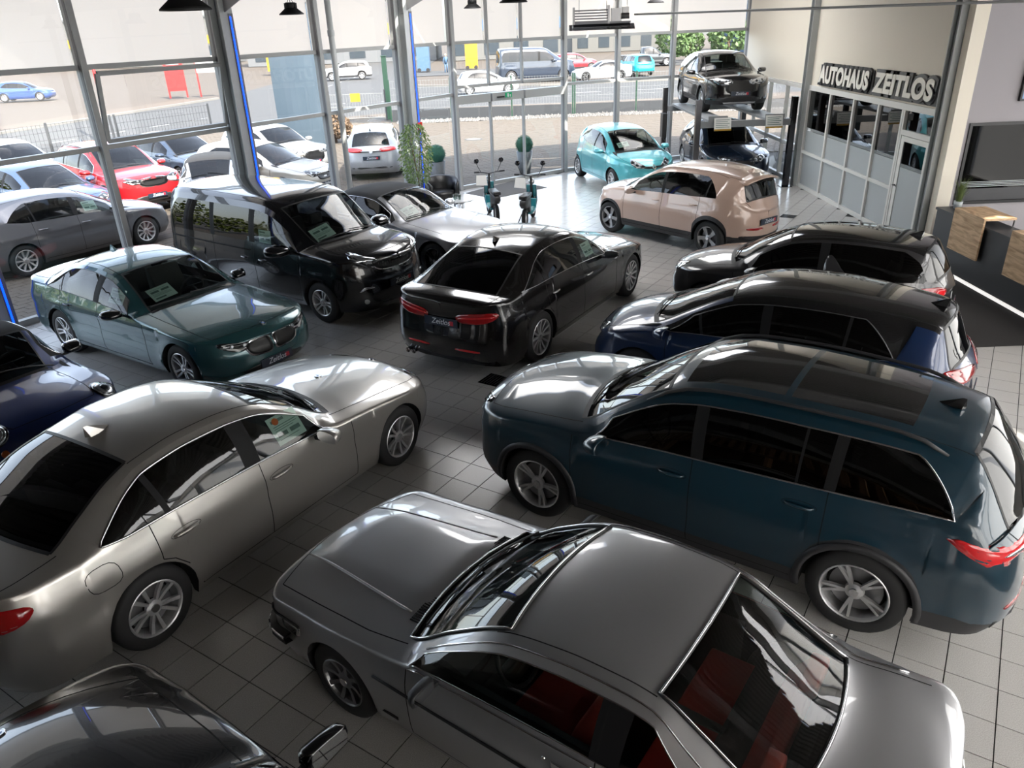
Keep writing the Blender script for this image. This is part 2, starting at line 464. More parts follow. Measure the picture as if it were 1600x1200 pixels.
    def ribbon(self, mb, pts, w=.004, off=.0012):
        """flat dark ribbon along surface points"""
        P = []; N = []
        for q in pts:
            h = self.bvh.find_nearest(Vector(q)); n = h[1]
            c = np.array(h[0]); n = np.array(n)
            out = c-np.array((0, 0, .55)); 
            if n@out < 0: n = -n
            P.append(c+n*off); N.append(n)
        k = len(P); V = []; F = []
        for i in range(k):
            t = P[min(i+1, k-1)]-P[max(i-1, 0)]; l = np.linalg.norm(t)
            if l < 1e-6: t = np.array((1., 0, 0))
            sd = np.cross(N[i], t); sd /= max(np.linalg.norm(sd), 1e-6)
            V += [P[i]-sd*w/2, P[i]+sd*w/2]
        for i in range(k-1): F.append((2*i, 2*i+2, 2*i+3, 2*i+1))
        mb.add(V, F)
    def rib(self, name, pts, w, off=.0012, m='seam'):
        mb = MB(); self.ribbon(mb, pts, w, off); mb.build(name, MATS[m], self.root)
    def seams(self):
        p = self.p; Q = self.Q; NS = self.NS; iw0, iwa, iwb, irl, iedge = self.iw; cs = [r[2] for r in self.rails]
        w = .008 if self.lod == 0 else .012
        if self.lod == 2: return
        fl = lambda sg: np.array((1, sg, 1))
        for j, s in enumerate(p.get('doors', [])):
            i = int(np.argmin([abs(c-s) for c in self.cols]))
            for sg in (1, -1):
                pts = [Q[i, k]*fl(sg) for k in range(1, irl if j not in (0,) else iw0+1)]
                if j and not any(a-.01 < s < b+.01 for a, b in p['dlo']['pillars']) : pts = pts[:iw0+2]
                self.rib('door_seam', pts, w)
        D = p.get('doors', [])
        if D:
            for sg in (1, -1): self.rib('sill_seam', [self.P(s, 1)*fl(sg) for s in np.linspace(D[0], D[-1], 24)], w)
        ib = [i for i, c in enumerate(cs) if p.get('hood0', .16) <= c <= p['cowl']]
        if ib: self.rib('bonnet_seam', [Q[i, irl+1] for i in ib[::-1]]+[Q[ib[0], k] for k in range(irl+2, self.nr)]+[Q[ib[0], k]*fl(-1) for k in range(self.nr-2, irl+1, -1)]+[Q[i, irl+1]*fl(-1) for i in ib], w)
        ib = [i for i, c in enumerate(cs) if p['rbase'] <= c <= p['L']-.05]
        if len(ib) > 2:
            for sg in (1, -1): self.rib('boot_seam', [Q[i, irl+1]*fl(sg) for i in ib], w)
        if self.lod == 0 and p.get('ditch', 1):
            ib = [i for i, c in enumerate(cs) if p['header']-.1 <= c <= p['rheader']+.0]
            for sg in (1, -1): self.rib('roof_ditch', [(Q[i, irl+1]*.5+Q[i, irl+2]*.5)*fl(sg) for i in ib], w*.9)
        # black borders of windscreen and rear window
        for c0, c1 in (() if p.get('noseal') else ((p['cowl'], p['header']), (p['rheader'], p['rbase']))):
            mb = MB()
            ib = [i for i, c in enumerate(cs) if c0-1e-4 <= c <= c1+1e-4]
            if len(ib) < 2: continue
            for sg in (1, -1):
                self.ribbon(mb, [Q[i, iedge]*np.array((1, sg, 1)) for i in ib], .022, .003)
                for e in (ib[0], ib[-1]): self.ribbon(mb, [Q[e, k]*np.array((1, sg, 1)) for k in range(iedge, self.nr)], .03 if e != ib[0] or c0 != p['cowl'] else .06, .003)
            mb.build('window_seal', MATS['rubber'], self.root)
    def trims(self, m):
        p = self.p; d = p['dlo']; Q = self.Q; iw0, iwa, iwb, irl, iedge = self.iw; w = d.get('tw', .012)
        I = [i for i, c in enumerate(self.cols) if d['f0']-1e-3 <= c <= d['r1']+1e-3]
        for sg in (1, -1):
            mb = MB()
            lo = [Q[i, iwa]*np.array((1, sg, 1)) for i in I]; hi = [Q[i, iwb]*np.array((1, sg, 1)) for i in I]
            loop = lo+hi[::-1][:]
            pts = [q+np.array((0, sg*.003, 0)) for q in loop]
            pts = [q for i, q in enumerate(pts) if i == 0 or np.linalg.norm(q-pts[i-1]) > .008]
            mb.tube(pts+[pts[0]], w/2, 6)
            mb.build('window_trim', m, self.root, True)
    def under(self):
        p = self.p; Q = self.Q; cols = self.cols; mb = MB()
        # floor pan and return lips
        for sg in (1, -1):
            V = []; F = []
            n = len(cols)
            for i in range(n):
                q = Q[i, 0]; V += [(q[0], q[1]*sg, q[2]), (q[0], max(q[1]-.05, 0)*sg, q[2]+.004), (q[0], max(q[1]-.07, 0)*sg, max(q[2], .24)+.02), (q[0], 0, max(q[2], .24)+.02)]
            for i in range(n-1):
                for k in range(3): F.append((4*i+k, 4*i+4+k, 4*i+5+k, 4*i+1+k))
            mb.add(V, F)
            # wheel wells
            for ax in (p['fo'], p['fo']+p['wb']):
                V = []; F = []; R_ = p['R']+.012
                for j in range(15):
                    a = math.pi*j/14
                    s_ = ax-R_*math.cos(a); yo = self.P(s_, 0)[1]-.03
                    x = self.x0-s_; z = p['r']+R_*math.sin(a)
                    V += [(x, sg*yo, z), (x, sg*(p['W']/2-.40), z), (self.x0-ax, sg*(p['W']/2-.40), p['r'])]
                for j in range(14): F += [(3*j, 3*j+3, 3*j+4, 3*j+1), (3*j+1, 3*j+4, 3*j+5)]
                mb.add(V, F)
        mb.build('underbody', MATS['plastic_dark'], self.root)
        if p.get('archclad'):
            for ax in (p['fo'], p['fo']+p['wb']):
                for sg in (1, -1):
                    m2 = MB(); V = []; F = []; wd = p['archclad']; k = 21
                    zmin = p['sill']+.03
                    for j in range(k):
                        a0 = -math.asin(min(1, (p['r']-zmin)/p['R'])); a = a0+(math.pi-2*a0)*j/(k-1)
                        x1 = self.x0-ax+(p['R']-.004)*math.cos(a); z1 = p['r']+(p['R']-.004)*math.sin(a)
                        x2 = self.x0-ax+(p['R']+wd)*math.cos(a); z2 = p['r']+(p['R']+wd)*math.sin(a)
                        for (x, z, o) in ((x1, z1, .0), (x1, z1, .016), (x2, z2, .012), (x2, z2, 0)):
                            h = self.hit((x, sg*2, max(z, zmin)), (0, -sg, 0))[0]
                            if h is None:
                                h = self.hit((self.x0-ax+(p['R']+.02)*math.cos(a), sg*2, p['r']+(p['R']+.02)*math.sin(a)), (0, -sg, 0))[0]
                            y = abs(h[1]) if h is not None else p['W']/2-.02
                            V.append((x, sg*(y+o), max(z, zmin)))
                    for j in range(k-1):
                        for q in range(3): F.append((4*j+q, 4*j+4+q, 4*j+5+q, 4*j+1+q))
                    m2.add(V, F); m2.build('arch_cladding', MATS['plastic'], self.root, True)
    def wheels(self):
        p = self.p
        rimm = MATS[p.get('rimm', 'alloy')]
        key = (p['r'], p['rimr'], p['style'], p.get('rimm', 'alloy'))
        td, rd = wheel_mesh(key, p['r'], p['rimr'], p.get('tw', .215), p['style'], rimm, MATS['tyre'], MATS['plastic_dark'])
        yo = p['W']/2-.025-p.get('inset', .0); self.yo = yo
        for ax in (p['fo'], p['fo']+p['wb']):
            for sg in (1, -1):
                t = bpy.data.objects.new('wheel', td); link(t, self.root)
                t.location = (self.x0-ax, sg*yo, p['r']); t.rotation_euler = (0, p.get('spin', .3)*(1+ax), 0 if sg > 0 else math.pi)
                if ax == p['fo'] and p.get('steer'): t.rotation_euler = (0, 0, (0 if sg > 0 else math.pi)+p['steer'])
                rr = bpy.data.objects.new('rim', rd); link(rr, t)
    def mirrors(self):
        p = self.p
        if p.get('nomirror'): return
        s = p.get('mir', p['dlo']['f0']+.12); k = p.get('mirk', 1.); mm = self.m.get('mirror', self.m['paint'])
        for sg in (1, -1):
            b = self.P(s, self.NS-1); x, y, z = b[0], b[1]*sg, b[2]
            m = MB(); V = []; F = []
            n = 12; prof = [(0., .9, .9), (.012, 1, 1), (.05, 1, .98), (.10, .92, .85), (.14, .75, .6), (.16, .5, .35)]
            if p.get('boxmir'): prof = [(0., .85, .85), (.012, 1, 1), (.06, .98, .98), (.085, .8, .8)]
            cy = y+sg*(.15*k+.02); cz = z+.06*k
            for d, ky, kz in prof:
                for j in range(n):
                    a = 2*math.pi*j/n; e = 2/3.2 if not p.get('boxmir') else 2/5
                    cy_, sz_ = math.copysign(abs(math.cos(a))**e, math.cos(a)), math.copysign(abs(math.sin(a))**e, math.sin(a))
                    V.append((x+(d-.04)*k, cy+sg*.12*k*ky*cy_-sg*.25*d*k, cz+.060*k*kz*sz_-(0.1*d)))
            for i in range(len(prof)-1):
                for j in range(n): F.append((i*n+j, i*n+(j+1) % n, (i+1)*n+(j+1) % n, (i+1)*n+j))
            F.append(tuple(range(n))); F.append(tuple((len(prof)-1)*n+j for j in range(n)))
            m.add(V, F); o = m.build('wing_mirror', mm, self.root, True); fixn(o)
            g = MB(); g.add([V[j] for j in range(n)], [tuple(range(n))]); g.V = [(v[0]-.002, v[1], v[2]) for v in g.V]
            g.build('mirror_glass', MATS['mirror'], o)
            st = MB(); st.bar((x+.0, y-sg*.03, z+.0), (x+.02, cy-sg*.03, cz-.055*k), .05*k, .03*k); st.build('mirror_arm', MATS['plastic'], o)
    def interior(self):
        p = self.p; m = self.m.get('seat', MATS['seat']); x0 = self.x0; z0 = p.get('floorz', .30)
        bz = interp(p['belt'], 2.2); W = p['W']
        ccol = p['cowl']; 
        # dashboard
        d = MB(); xs = x0-(ccol+.28); w = W/2-.17
        prof = [(.30, -.04), (.05, .02), (-.12, .03), (-.25, -.02), (-.3, -.14), (-.28, -.45), (.2, -.45)]
        d.prism([(a, b) for a, b in prof], lambda q, k: (xs+q[0], -w if k == 0 else w, bz-.03+q[1]))
        d.build('dashboard', MATS['dash'], self.root)
        # steering wheel
        tb = MB(); cx, cy, cz = xs-.42, .36*(1), bz-.03
        ring = []
        for j in range(21):
            a = 2*math.pi*j/20; u, v = .185*math.cos(a), .185*math.sin(a); ring.append((cx+v*.42, cy+u, cz+v*.9))
        tb.tube(ring, .014, 6, cap=False); tb.bar((cx, cy-.17, cz), (cx, cy+.17, cz), .03, .05); tb.bar((cx, cy, cz), (cx+.25, cy, cz-.12), .05, .05)
        tb.build('steering_wheel', MATS['dash'], self.root, True)
        # tub
        t = MB(); t.box((x0-(p['rbase']-.15), -W/2+.16, z0), (x0-ccol-.3, W/2-.16, z0+.02)); 
        for sg in (1, -1): t.box((x0-(p['fo']+p['wb']-.35), sg*(W/2-.17)-.01, z0), (x0-ccol-.3, sg*(W/2-.15)+.01, bz-.06))
        t.build('cabin_lining', MATS['dash'], self.root)
        # seats
        rowsS = [(ccol+1.25, 2)]
        if not p.get('two'): rowsS.append((ccol+1.25+p.get('pitch', .85), 3))
        if p.get('three'): rowsS.append((ccol+1.25+2*.85, 3))
        for sx, n in rowsS:
            X = x0-sx; zs = z0+.20
            h, _ = self.hit((X-.18, .38, 4), (0, 0, -1)); kz = min(1., (h[2]-.07-zs)/.86)
            for cy, hwid in ([(.37, .25), (-.37, .25)] if n == 2 else [(0, W/2-.24)]):
                s = MB()
                s.box((X-.02, cy-hwid, zs), (X+.5, cy+hwid, zs+.14))
                s.prism([(-.02, .05), (.12, .05), (.0, .42), (-.10, .66), (-.17, .66), (-.16, .3)], lambda q, k: (X+q[0], cy-hwid if k == 0 else cy+hwid, zs+q[1]*kz))
                ctr = [cy] if n == 2 else [.38, -.38]
                for c in ctr: s.box((X-.21, c-.13, zs+.69*kz), (X-.11, c+.13, zs+.86*kz)); s.box((X-.17, c-.03, zs+.5*kz), (X-.14, c+.03, zs+.72*kz))
                o = s.build('seat', m, self.root); bevel(o, .035, 2)
    # -- detail makers
    def patch(self, name, pts, d, o, m, off=.006, rings=4, both=True, parent=None, sm=2, thick=.0, u=None, only=None):
        """project a 2D outline along direction d (car frame, for the +y side). frame: u across, v=z up unless d is down"""
        d = np.array(d, float); d /= np.linalg.norm(d); up = np.array((0, 0, 1.)) if abs(d[2]) < .9 else np.array((1., 0, 0))
        v = up-d*(up@d); v /= np.linalg.norm(v)
        u_ = np.cross(v, d) if u is None else np.array(u, float)
        o = np.array(o, float); pp = smooth_poly(pts, sm) if sm else pts
        c = np.mean(pp, axis=0); V = []; F = []; n = len(pp); bad = 0
        sc = [1-i/rings for i in range(rings)]
        N = []
        for k in sc+[0]:
            for q in (pp if k > 0 else [c]):
                a, b = c+(np.array(q)-c)*k
                s0 = o+u_*a+v*b-d*3
                h, nn = self.hit(s0, d)
                if h is None:
                    h = Vector(o+u_*a+v*b); nn = Vector(-d); bad += 1; h = self.bvh.find_nearest(h)[0]
                nn = np.array(nn);
                if nn@d > 0: nn = -nn
                V.append(np.array(h)+nn*off); N.append(nn)
        for i in range(rings-1):
            for j in range(n): F.append((i*n+j, i*n+(j+1) % n, (i+1)*n+(j+1) % n, (i+1)*n+j))
        for j in range(n): F.append(((rings-1)*n+j, (rings-1)*n+(j+1) % n, rings*n))
        # skirt
        nb = len(V)
        for j in range(n): V.append(V[j]-N[j]*(off+.01))
        for j in range(n): F.append((j, nb+j, nb+(j+1) % n, (j+1) % n))
        res = []
        for sg in ((1, -1) if both else (1,)):
            ob = mesh(name, [(q[0], q[1]*sg, q[2]) for q in V], F, m, parent or self.root, True); fixn(ob); res.append(ob)
            me = ob.data
            bm = bmesh.new(); bm.from_mesh(me); bm.faces.ensure_lookup_table()
            if self._outn(bm, n, rings): bmesh.ops.reverse_faces(bm, faces=bm.faces)
            bm.to_mesh(me); bm.free()
        return res
    def _outn(self, bm, n, rings):
        f = bm.faces[0]; f.normal_update(); c = f.calc_center_median(); a = Vector((0, 0, .5)); v = c-a
        return f.normal.dot(v) < 0
    def front(self, name, pts, m, **k):
        """outline in (y, z) seen from the front"""
        return self.patch(name, [(a, b) for a, b in pts], (-1, 0, 0), (self.x0, 0, 0), m, u=(0, 1, 0), **k)
    def rear(self, name, pts, m, **k):
        return self.patch(name, pts, (1, 0, 0), (self.x0-self.p['L'], 0, 0), m, u=(0, 1, 0), **k)
    def sidep(self, name, pts, m, **k):
        """outline in (s, z) on the flank"""
        return self.patch(name, [(self.x0-a, b) for a, b in pts], (0, -1, 0), (0, 1.5, 0), m, u=(1, 0, 0), **k)
    def corner(self, name, pts, ang, m, front=True, **k):
        """outline (a, z) seen from a corner direction; a runs outwards from the axis, ang degrees off the car axis"""
        g = R(ang)
        if front: d = (-math.cos(g), -math.sin(g), 0); u = (-math.sin(g), math.cos(g), 0); o = (self.x0, 0, 0)
        else: d = (math.cos(g), -math.sin(g), 0); u = (math.sin(g), math.cos(g), 0); o = (self.x0-self.p['L'], 0, 0)
        return self.patch(name, pts, d, o, m, u=u, **k)
    def topp(self, name, pts, m, **k):
        """outline in (s, y) seen from above"""
        return self.patch(name, [(self.x0-a, b) for a, b in pts], (0, 0, -1), (0, 0, 2), m, u=(1, 0, 0), **{**k, 'top': 1} if 0 else k)
    def handles(self, S, z, m=None, w=.19):
        for s, zz in zip(S, z):
            for sg in (1, -1):
                h, n = self.hit((self.x0-s, sg*3, zz), (0, -sg, 0))
                if h is None: continue
                mb = MB(); y = h[1]
                mb.tube([(self.x0-s+w/2, y+sg*.0, zz), (self.x0-s+w/2-.02, y+sg*.02, zz), (self.x0-s, y+sg*.028, zz), (self.x0-s-w/2+.02, y+sg*.02, zz), (self.x0-s-w/2, y, zz)], [.008, .013, .014, .013, .008], 8)
                o = mb.build('door_handle', m or self.m['paint'], self.root, True)
                if getattr(self, 'cups', 0): self.loop_seam('handle_recess', [(s+w*.62*math.cos(t), zz+.034*math.sin(t)) for t in np.linspace(0, 2*math.pi, 13)[:-1]], (sg,), .004, 1)
    def plate(self, z, front=True, tilt=0, w=.52, dark=True):
        g = -1 if front else 1
        h, n = self.hit(((3 if front else -3)*1.5, 0, z), (g, 0, 0))
        if h is None: return
        x = h[0]+(.014 if front else -.014); mb = MB()
        mb.box((x-.006, -w/2, z-.056), (x+.006, w/2, z+.056))
        o = mb.build('number_plate', MATS['plate'], self.root)
        plate_text(o, x+(.008 if front else -.008), z, front)
    def roundel(self, x, y, z, r, axis, style='ring'):
        pass
    def badge(self, z, front=True, r=.04, kind='roundel', y=0, x=None, top=False):
        sgn = 1 if front else -1
        if top: h, n = self.hit((x, y, 3), (0, 0, -1))
        else: h, n = self.hit((sgn*4, y, z), (-sgn, 0, 0))
        if h is None: return
        n = Vector(n)
        if n.dot(Vector((sgn, 0, .3))) < 0: n = -n
        o = make_badge(kind, r, self.root); o.location = h+n*.006
        o.rotation_euler = n.to_track_quat('Z', 'Y').to_euler()
    def paper(self, side=None, size=(.30, .21), s=None, y=.2, lab='price sheet'):
        """price sheet behind the windscreen (y given) or behind a side window (side +1/-1)"""
        p = self.p; x0 = self.x0
        if side is None:
            sc = (p['cowl']+.25) if s is None else s
            h, n = self.hit((x0-sc, y, 4), (0, 0, -1)); n = Vector(n); n = n if n.z > 0 else -n
            c = h-n*.035; t = Vector((n.z, 0, -n.x)).normalized(); b = n.cross(t)
        else:
            zc = interp(p['belt'], s)+.17
            h, n = self.hit((x0-s, side*3, zc), (0, -side, 0)); n = Vector(n); n = n if n.y*side > 0 else -n
            c = h-n*.03; t = Vector((1, 0, 0)); t = (t-n*t.dot(n)).normalized(); b = n.cross(t)
            if b.z < 0: b = -b
            t, b = b, t
        w, hh = size; hw_, hh_ = w/2, hh/2
        P4 = [c+b*a*hw_+t*q*hh_ for a, q in ((-1, -1), (1, -1), (1, 1), (-1, 1))]
        V = [tuple(q+n*.001) for q in P4]+[tuple(q-n*.001) for q in P4]
        o = mesh('price_sheet', V, [(0,1,2,3),(7,6,5,4),(0,4,5,1),(1,5,6,2),(2,6,7,3),(3,7,4,0)], MATS['paper'], self.root)
        mb = MB()
        for (a0, a1, q0, q1) in ((-.8, .1, .55, .75), (-.8, .8, .25, .3), (-.8, .8, .1, .14), (-.8, .5, -.05, -.01), (-.8, -.1, -.5, -.2), (.1, .8, -.5, -.2), (-.8, .6, -.7, -.66)):
            Vq = [tuple(c+b*a*hw_+t*q*hh_+n*.0022) for a, q in ((a0, q0), (a1, q0), (a1, q1), (a0, q1))]
            mb.add(Vq, [(0, 1, 2, 3)])
        mb.build('print', MATS['print'], o)
        return o, c, b, t, n, hw_, hh_
    def loop_seam(self, name, pts, sides=(1, -1), w=.006, sm=2):
        P = smooth_poly(pts, sm) if sm else list(pts); P = P+[P[0], P[1]]
        for sg in sides:
            q = []
            for s, z in P:
                h, n = self.hit((self.x0-s, sg*3, z), (0, -sg, 0))
                if h is not None: q.append(tuple(h))
            if len(q) > 3: mb = MB(); self.ribbon(mb, q, w); mb.build(name, MATS['seam'], self.root)
    def fin(self, s, m=None, k=1.25):
        h, n = self.hit((self.x0-s, 0, 4), (0, 0, -1)); mb = MB()
        x, z = h[0], h[2]-.004
        for sg in (1,):
            V = [(x+.09, 0, z), (x+.03, .022, z), (x-.06, .026, z), (x-.08, 0, z), (x-.06, -.026, z), (x+.03, -.022, z), (x-.055, 0, z+.062), (x-.075, 0, z+.06)]
            V = [(x+(a-x)*k, b*k, z+(c-z)*k) for a, b, c in V]
            mb.add(V, [(0,1,6),(1,2,6),(2,7,6),(2,3,7),(0,6,5),(5,6,4),(4,6,7),(4,7,3)])
        mb.build('aerial_fin', m or self.m['paint'], self.root)
    def rails_(self, m, s0, s1, rise=.05):
        irl = self.iw[3]
        for sg in (1, -1):
            pts = []
            for j in range(15):
                t = j/14; s = s0+(s1-s0)*t; q = (self.P(s, irl)*.5+self.P(s, irl+1)*.5)*np.array((1, sg, 1)); e = min(1, min(t, 1-t)*9)
                pts.append(q+np.array((0, 0, -.015+rise*e)))
            mb = MB(); mb.tube(pts, .016, 8); mb.build('roof_rail', m, self.root, True)
    def wipers(self, n=2):
        p = self.p
        mb = MB()
        for y0, y1 in ((.52, -.05), (-.08, -.62))[:n]:
            pts = []
            for t in np.linspace(0, 1, 8):
                y = y0+(y1-y0)*t; h, nn = self.hit((self.x0-(p['cowl']+.07+.05*t+.1*(y/.7)**2), y, 4), (0, 0, -1))
                if h is not None: nn = nn if nn.z > 0 else -nn; pts.append(h+nn*.018)
            mb.tube(pts, .008, 5)
        mb.build('wiper', MATS['rubber'], self.root)
    def arc_bumper(self, name, z, h, m, s1=.5, off=.03, front=True, fr=1.0):
        """horizontal strip wrapped round the nose or tail"""
        mb = MB(); V = []; F = []; L = self.p['L']; angs = np.linspace(-math.pi/2*fr, math.pi/2*fr, 31)
        cx = self.x0-s1 if front else self.x0-L+s1
        P = []
        for a in angs:
            d = np.array((math.cos(a)*(1 if front else -1), math.sin(a), 0)); 
            o = np.array((cx, 0, z))
            hh = self.bvh.ray_cast(Vector(o+d*3), Vector(-d))[0]
            if hh is None: continue
            P.append(np.array(hh)+d*off)
        k = len(P)
        for q in P: V += [(q[0], q[1], z-h/2), (q[0], q[1], z+h/2)]
        for q in P:
            d = (q-np.array((cx, 0, z))); d /= np.linalg.norm(d); q2 = q-d*(off+.02); V += [(q2[0], q2[1], z-h/2), (q2[0], q2[1], z+h/2)]
        for i in range(k-1):
            F += [(2*i, 2*i+2, 2*i+3, 2*i+1), (2*i+1, 2*i+3, 2*k+2*i+3, 2*k+2*i+1), (2*k+2*i, 2*k+2*i+2, 2*i+2, 2*i)]
        mb.add(V, F); o = mb.build(name, m, self.root, True); return o

def make_badge(kind, r, parent):
    mb = MB()
    def disc(r0, z, mi, n=20, a0=0, a1=2*math.pi, ri=0):
        V = [((r0)*math.cos(a0+(a1-a0)*j/n), (r0)*math.sin(a0+(a1-a0)*j/n), z) for j in range(n+1)]+[((ri)*math.cos(a0+(a1-a0)*j/n), (ri)*math.sin(a0+(a1-a0)*j/n), z) for j in range(n+1)]
        mb.add(V, [(j, j+1, n+2+j, n+1+j) for j in range(n)], mi)
    if kind == 'roundel':
        mb.lathe([(r, -.006), (r, .002), (r*.97, .003)], n=24, mi=0); disc(r, .002, 0); disc(r*.9, .0025, 1)
        for q in range(4): disc(r*.58, .003, 2 if q % 2 else 3, 6, q*math.pi/2, (q+1)*math.pi/2)
    elif kind == 'ring':
        mb.lathe([(r, -.004), (r, .003), (r*.86, .003), (r*.86, -.004)], n=24, mi=0)
        for x0, y0, x1, y1 in ((-.55, .55, -.2, -.6), (-.2, -.6, 0, 0), (0, 0, .2, -.6), (.2, -.6, .55, .55)):
            mb.bar((x0*r, y0*r, 0), (x1*r, y1*r, 0), r*.14, .004)
    elif kind == 'diamond':
        for x0, y0, x1, y1 in ((0, 1, .7, 0), (.7, 0, 0, -1), (0, -1, -.7, 0), (-.7, 0, 0, 1)): mb.bar((x0*r, y0*r, 0), (x1*r, y1*r, 0), r*.25, .005)
    elif kind == 'lion':
        for x0, y0, x1, y1, w in ((-.1, .8, .15, .2, .4), (.15, .2, -.1, -.3, .35), (-.1, -.3, -.35, -.9, .18), (-.05, -.3, .35, -.85, .18), (.15, .2, .6, .35, .14), (.1, 0, .6, -.1, .14), (-.1, -.3, -.7, -.1, .1)):
            mb.bar((x0*r, y0*r, 0), (x1*r, y1*r, 0), r*w, .005)
    elif kind == 'star':
        mb.lathe([(r, -.004), (r, .003), (r*.88, .003), (r*.88, -.004)], n=24, mi=0)
        for q in range(3): a = math.pi/2+q*2*math.pi/3; mb.bar((0, 0, 0), (r*.9*math.cos(a), r*.9*math.sin(a), 0), r*.15, .005)
    else:
        mb.lathe([(r*1.0, -.004), (r, .003), (0, .004)], n=24, mi=0)
    return mb.build('badge', [MATS['chrome'], MATS['gloss_black'], MATS['badge_blue'], MATS['white_gloss']], parent)

TXT = {}
def text_mesh(cu):
    t = bpy.data.objects.new('t', cu); C.objects.link(t); dg = bpy.context.evaluated_depsgraph_get(); me = bpy.data.meshes.new_from_object(t.evaluated_get(dg)); me.name = cu.name
    if not me.materials: me.materials.append(cu.materials[0])
    bpy.data.objects.remove(t); return me
def plate_text(parent, x, z, front):
    if 'plate' not in TXT:
        cu = bpy.data.curves.new('plate_lettering', 'FONT'); cu.body = 'Zeitlos'; cu.size = .105; cu.align_x = 'CENTER'; cu.align_y = 'CENTER'; cu.shear = .25; cu.extrude = .001
        cu.materials.append(MATS['plate_text']); TXT['plate'] = text_mesh(cu)
    o = bpy.data.objects.new('lettering', TXT['plate']); link(o, parent)
    o.location = (x, 0, z); o.rotation_euler = (R(90), 0, R(90) if front else R(-90))
    mb = MB(); sg = 1 if front else -1
    mb.box((min(x, x-.001*sg), sg*.17-.03 , z-.03), (max(x, x-.001*sg)+.0006*sg if sg > 0 else max(x, x-.001*sg), sg*.17+.035, z+.03))
    mb.build('red_mark', MATS['plate_red'], parent)
mat('disc', (.25,.25,.26), .4, .8); mat('chrome', (.75,.75,.77), .12, 1.); mat('gloss_black', (.008,.008,.009), .08, 0, 1.)
mat('pillar_black', (.008,.008,.009), .6, spec=.2); mat('plastic', (.025,.025,.028), .5); mat('plastic_dark', (.012,.012,.013), .8); mat('rubber', (.012,.012,.013), .5); mat('seam', (.004,.004,.004), .9)
mat('tyre', (.015,.015,.016), .75); mat('alloy', (.60,.60,.61), .32, .7); mat('alloy_dark', (.12,.12,.13), .3, .9); mat('mirror', (.8,.82,.85), .02, 1.)
mat('seat', (.02,.02,.022), .6); mat('seat_red', (.42,.045,.03), .85); mat('seat_grey', (.12,.12,.12), .7); mat('dash', (.018,.018,.02), .6)
mat('plate', (.02,.03,.05), .3); mat('plate_text', (.75,.8,.85), .4); mat('plate_red', (.5,.03,.05), .4); mat('badge_blue', (.03,.15,.5), .3); mat('white_gloss', (.8,.8,.8), .2, 0, 1.)
mat('paper', (.62,.78,.70), .6); mat('print', (.12,.2,.18), .6); mat('paper_white', (.75,.75,.73), .6)
mat('lamp_red', (.30,.006,.008), .12, 0, 1.); mat('lamp_red_bright', (.65,.02,.025), .15, 0, 1.); mat('lamp_clear', (.50,.52,.54), .1, .75, 1.); mat('lamp_dark', (.05,.055,.06), .08, .6, 1.); mat('lamp_orange', (.8,.16,.03), .2, 0, 1.)
mat('lamp_glass', (.35,.37,.40), .1, .6, 1.); mat('softtop', (.02,.02,.021), .85, noise=(300,.4)); mat('mesh_black', (.006,.006,.006), .4)
glassmat('car_glass', (.50,.56,.54)); glassmat('car_glass_dark', (.10,.105,.11)); glassmat('car_glass_black', (.03,.03,.032))
# ------------------------------------------------------------------ the models on show
SEDAN = dict(L=4.90, W=1.86, H=1.464, fo=.84, wb=2.968, r=.335, rimr=.225, R=.372, style=(5, 'vee'),
    top=[(0,.68),(.04,.725),(.2,.80),(.7,.89),(1.2,.95),(1.5,.985),(1.85,1.17),(2.25,1.355),(2.45,1.415),(2.8,1.457),(3.1,1.462),(3.45,1.425),(3.75,1.36),(4.1,1.22),(4.38,1.105),(4.6,1.085),(4.82,1.06),(4.9,1.0)],
    cowl=1.50, header=2.32, rheader=3.55, rbase=4.36,
    belt=[(0,.66),(.3,.74),(.9,.84),(1.6,.905),(2.5,.945),(3.5,.98),(4.2,1.0),(4.7,1.01),(4.9,.97)],
    doors=[1.53, 2.63, 3.66], roof_frac=.655,
    dlo=dict(f0=1.86, f1=2.02, r0=3.35, r1=4.0, rp=2.2, rq=1.4, rend=.28, pillars=[(2.60, 2.76), (3.46, 3.51)], trim='chrome', tw=.02, kick=(3.80, .16, 1.8)),
    side=[(.15,-.10),(.22,-.05),(.34,-.018),(.5,-.004),(.66,-.012),(.76,-.004),(.84,-.016),(.98,-.06),(1.2,-.10)])

def sp(base, **k):
    d = dict(base); d.update(k); return d

G20 = sp(SEDAN, L=4.709, W=1.827, H=1.435, fo=.79, wb=2.851, r=.335, rimr=.225, style=(5, 'double'),
    top=[(0,.69),(.04,.735),(.2,.81),(.7,.89),(1.2,.945),(1.43,.97),(1.8,1.16),(2.2,1.335),(2.4,1.39),(2.75,1.432),(3.0,1.435),(3.35,1.395),(3.6,1.335),(3.95,1.20),(4.2,1.105),(4.4,1.085),(4.62,1.07),(4.709,1.0)],
    cowl=1.43, header=2.26, rheader=3.40, rbase=4.18, belt=[(0,.67),(.3,.74),(.9,.83),(1.6,.90),(2.5,.94),(3.5,.98),(4.2,1.0),(4.55,1.01),(4.709,.96)],
    doors=[1.47, 2.53, 3.50], dlo=dict(f0=1.80, f1=1.95, r0=3.25, r1=3.90, rp=1.6, pillars=[(2.50, 2.63), (3.44, 3.47)], trim='chrome_dark', tw=.01, kick=(3.6, .12, 1.5)), crease=[(.80, .012, .03), (.36, .012, .05)])
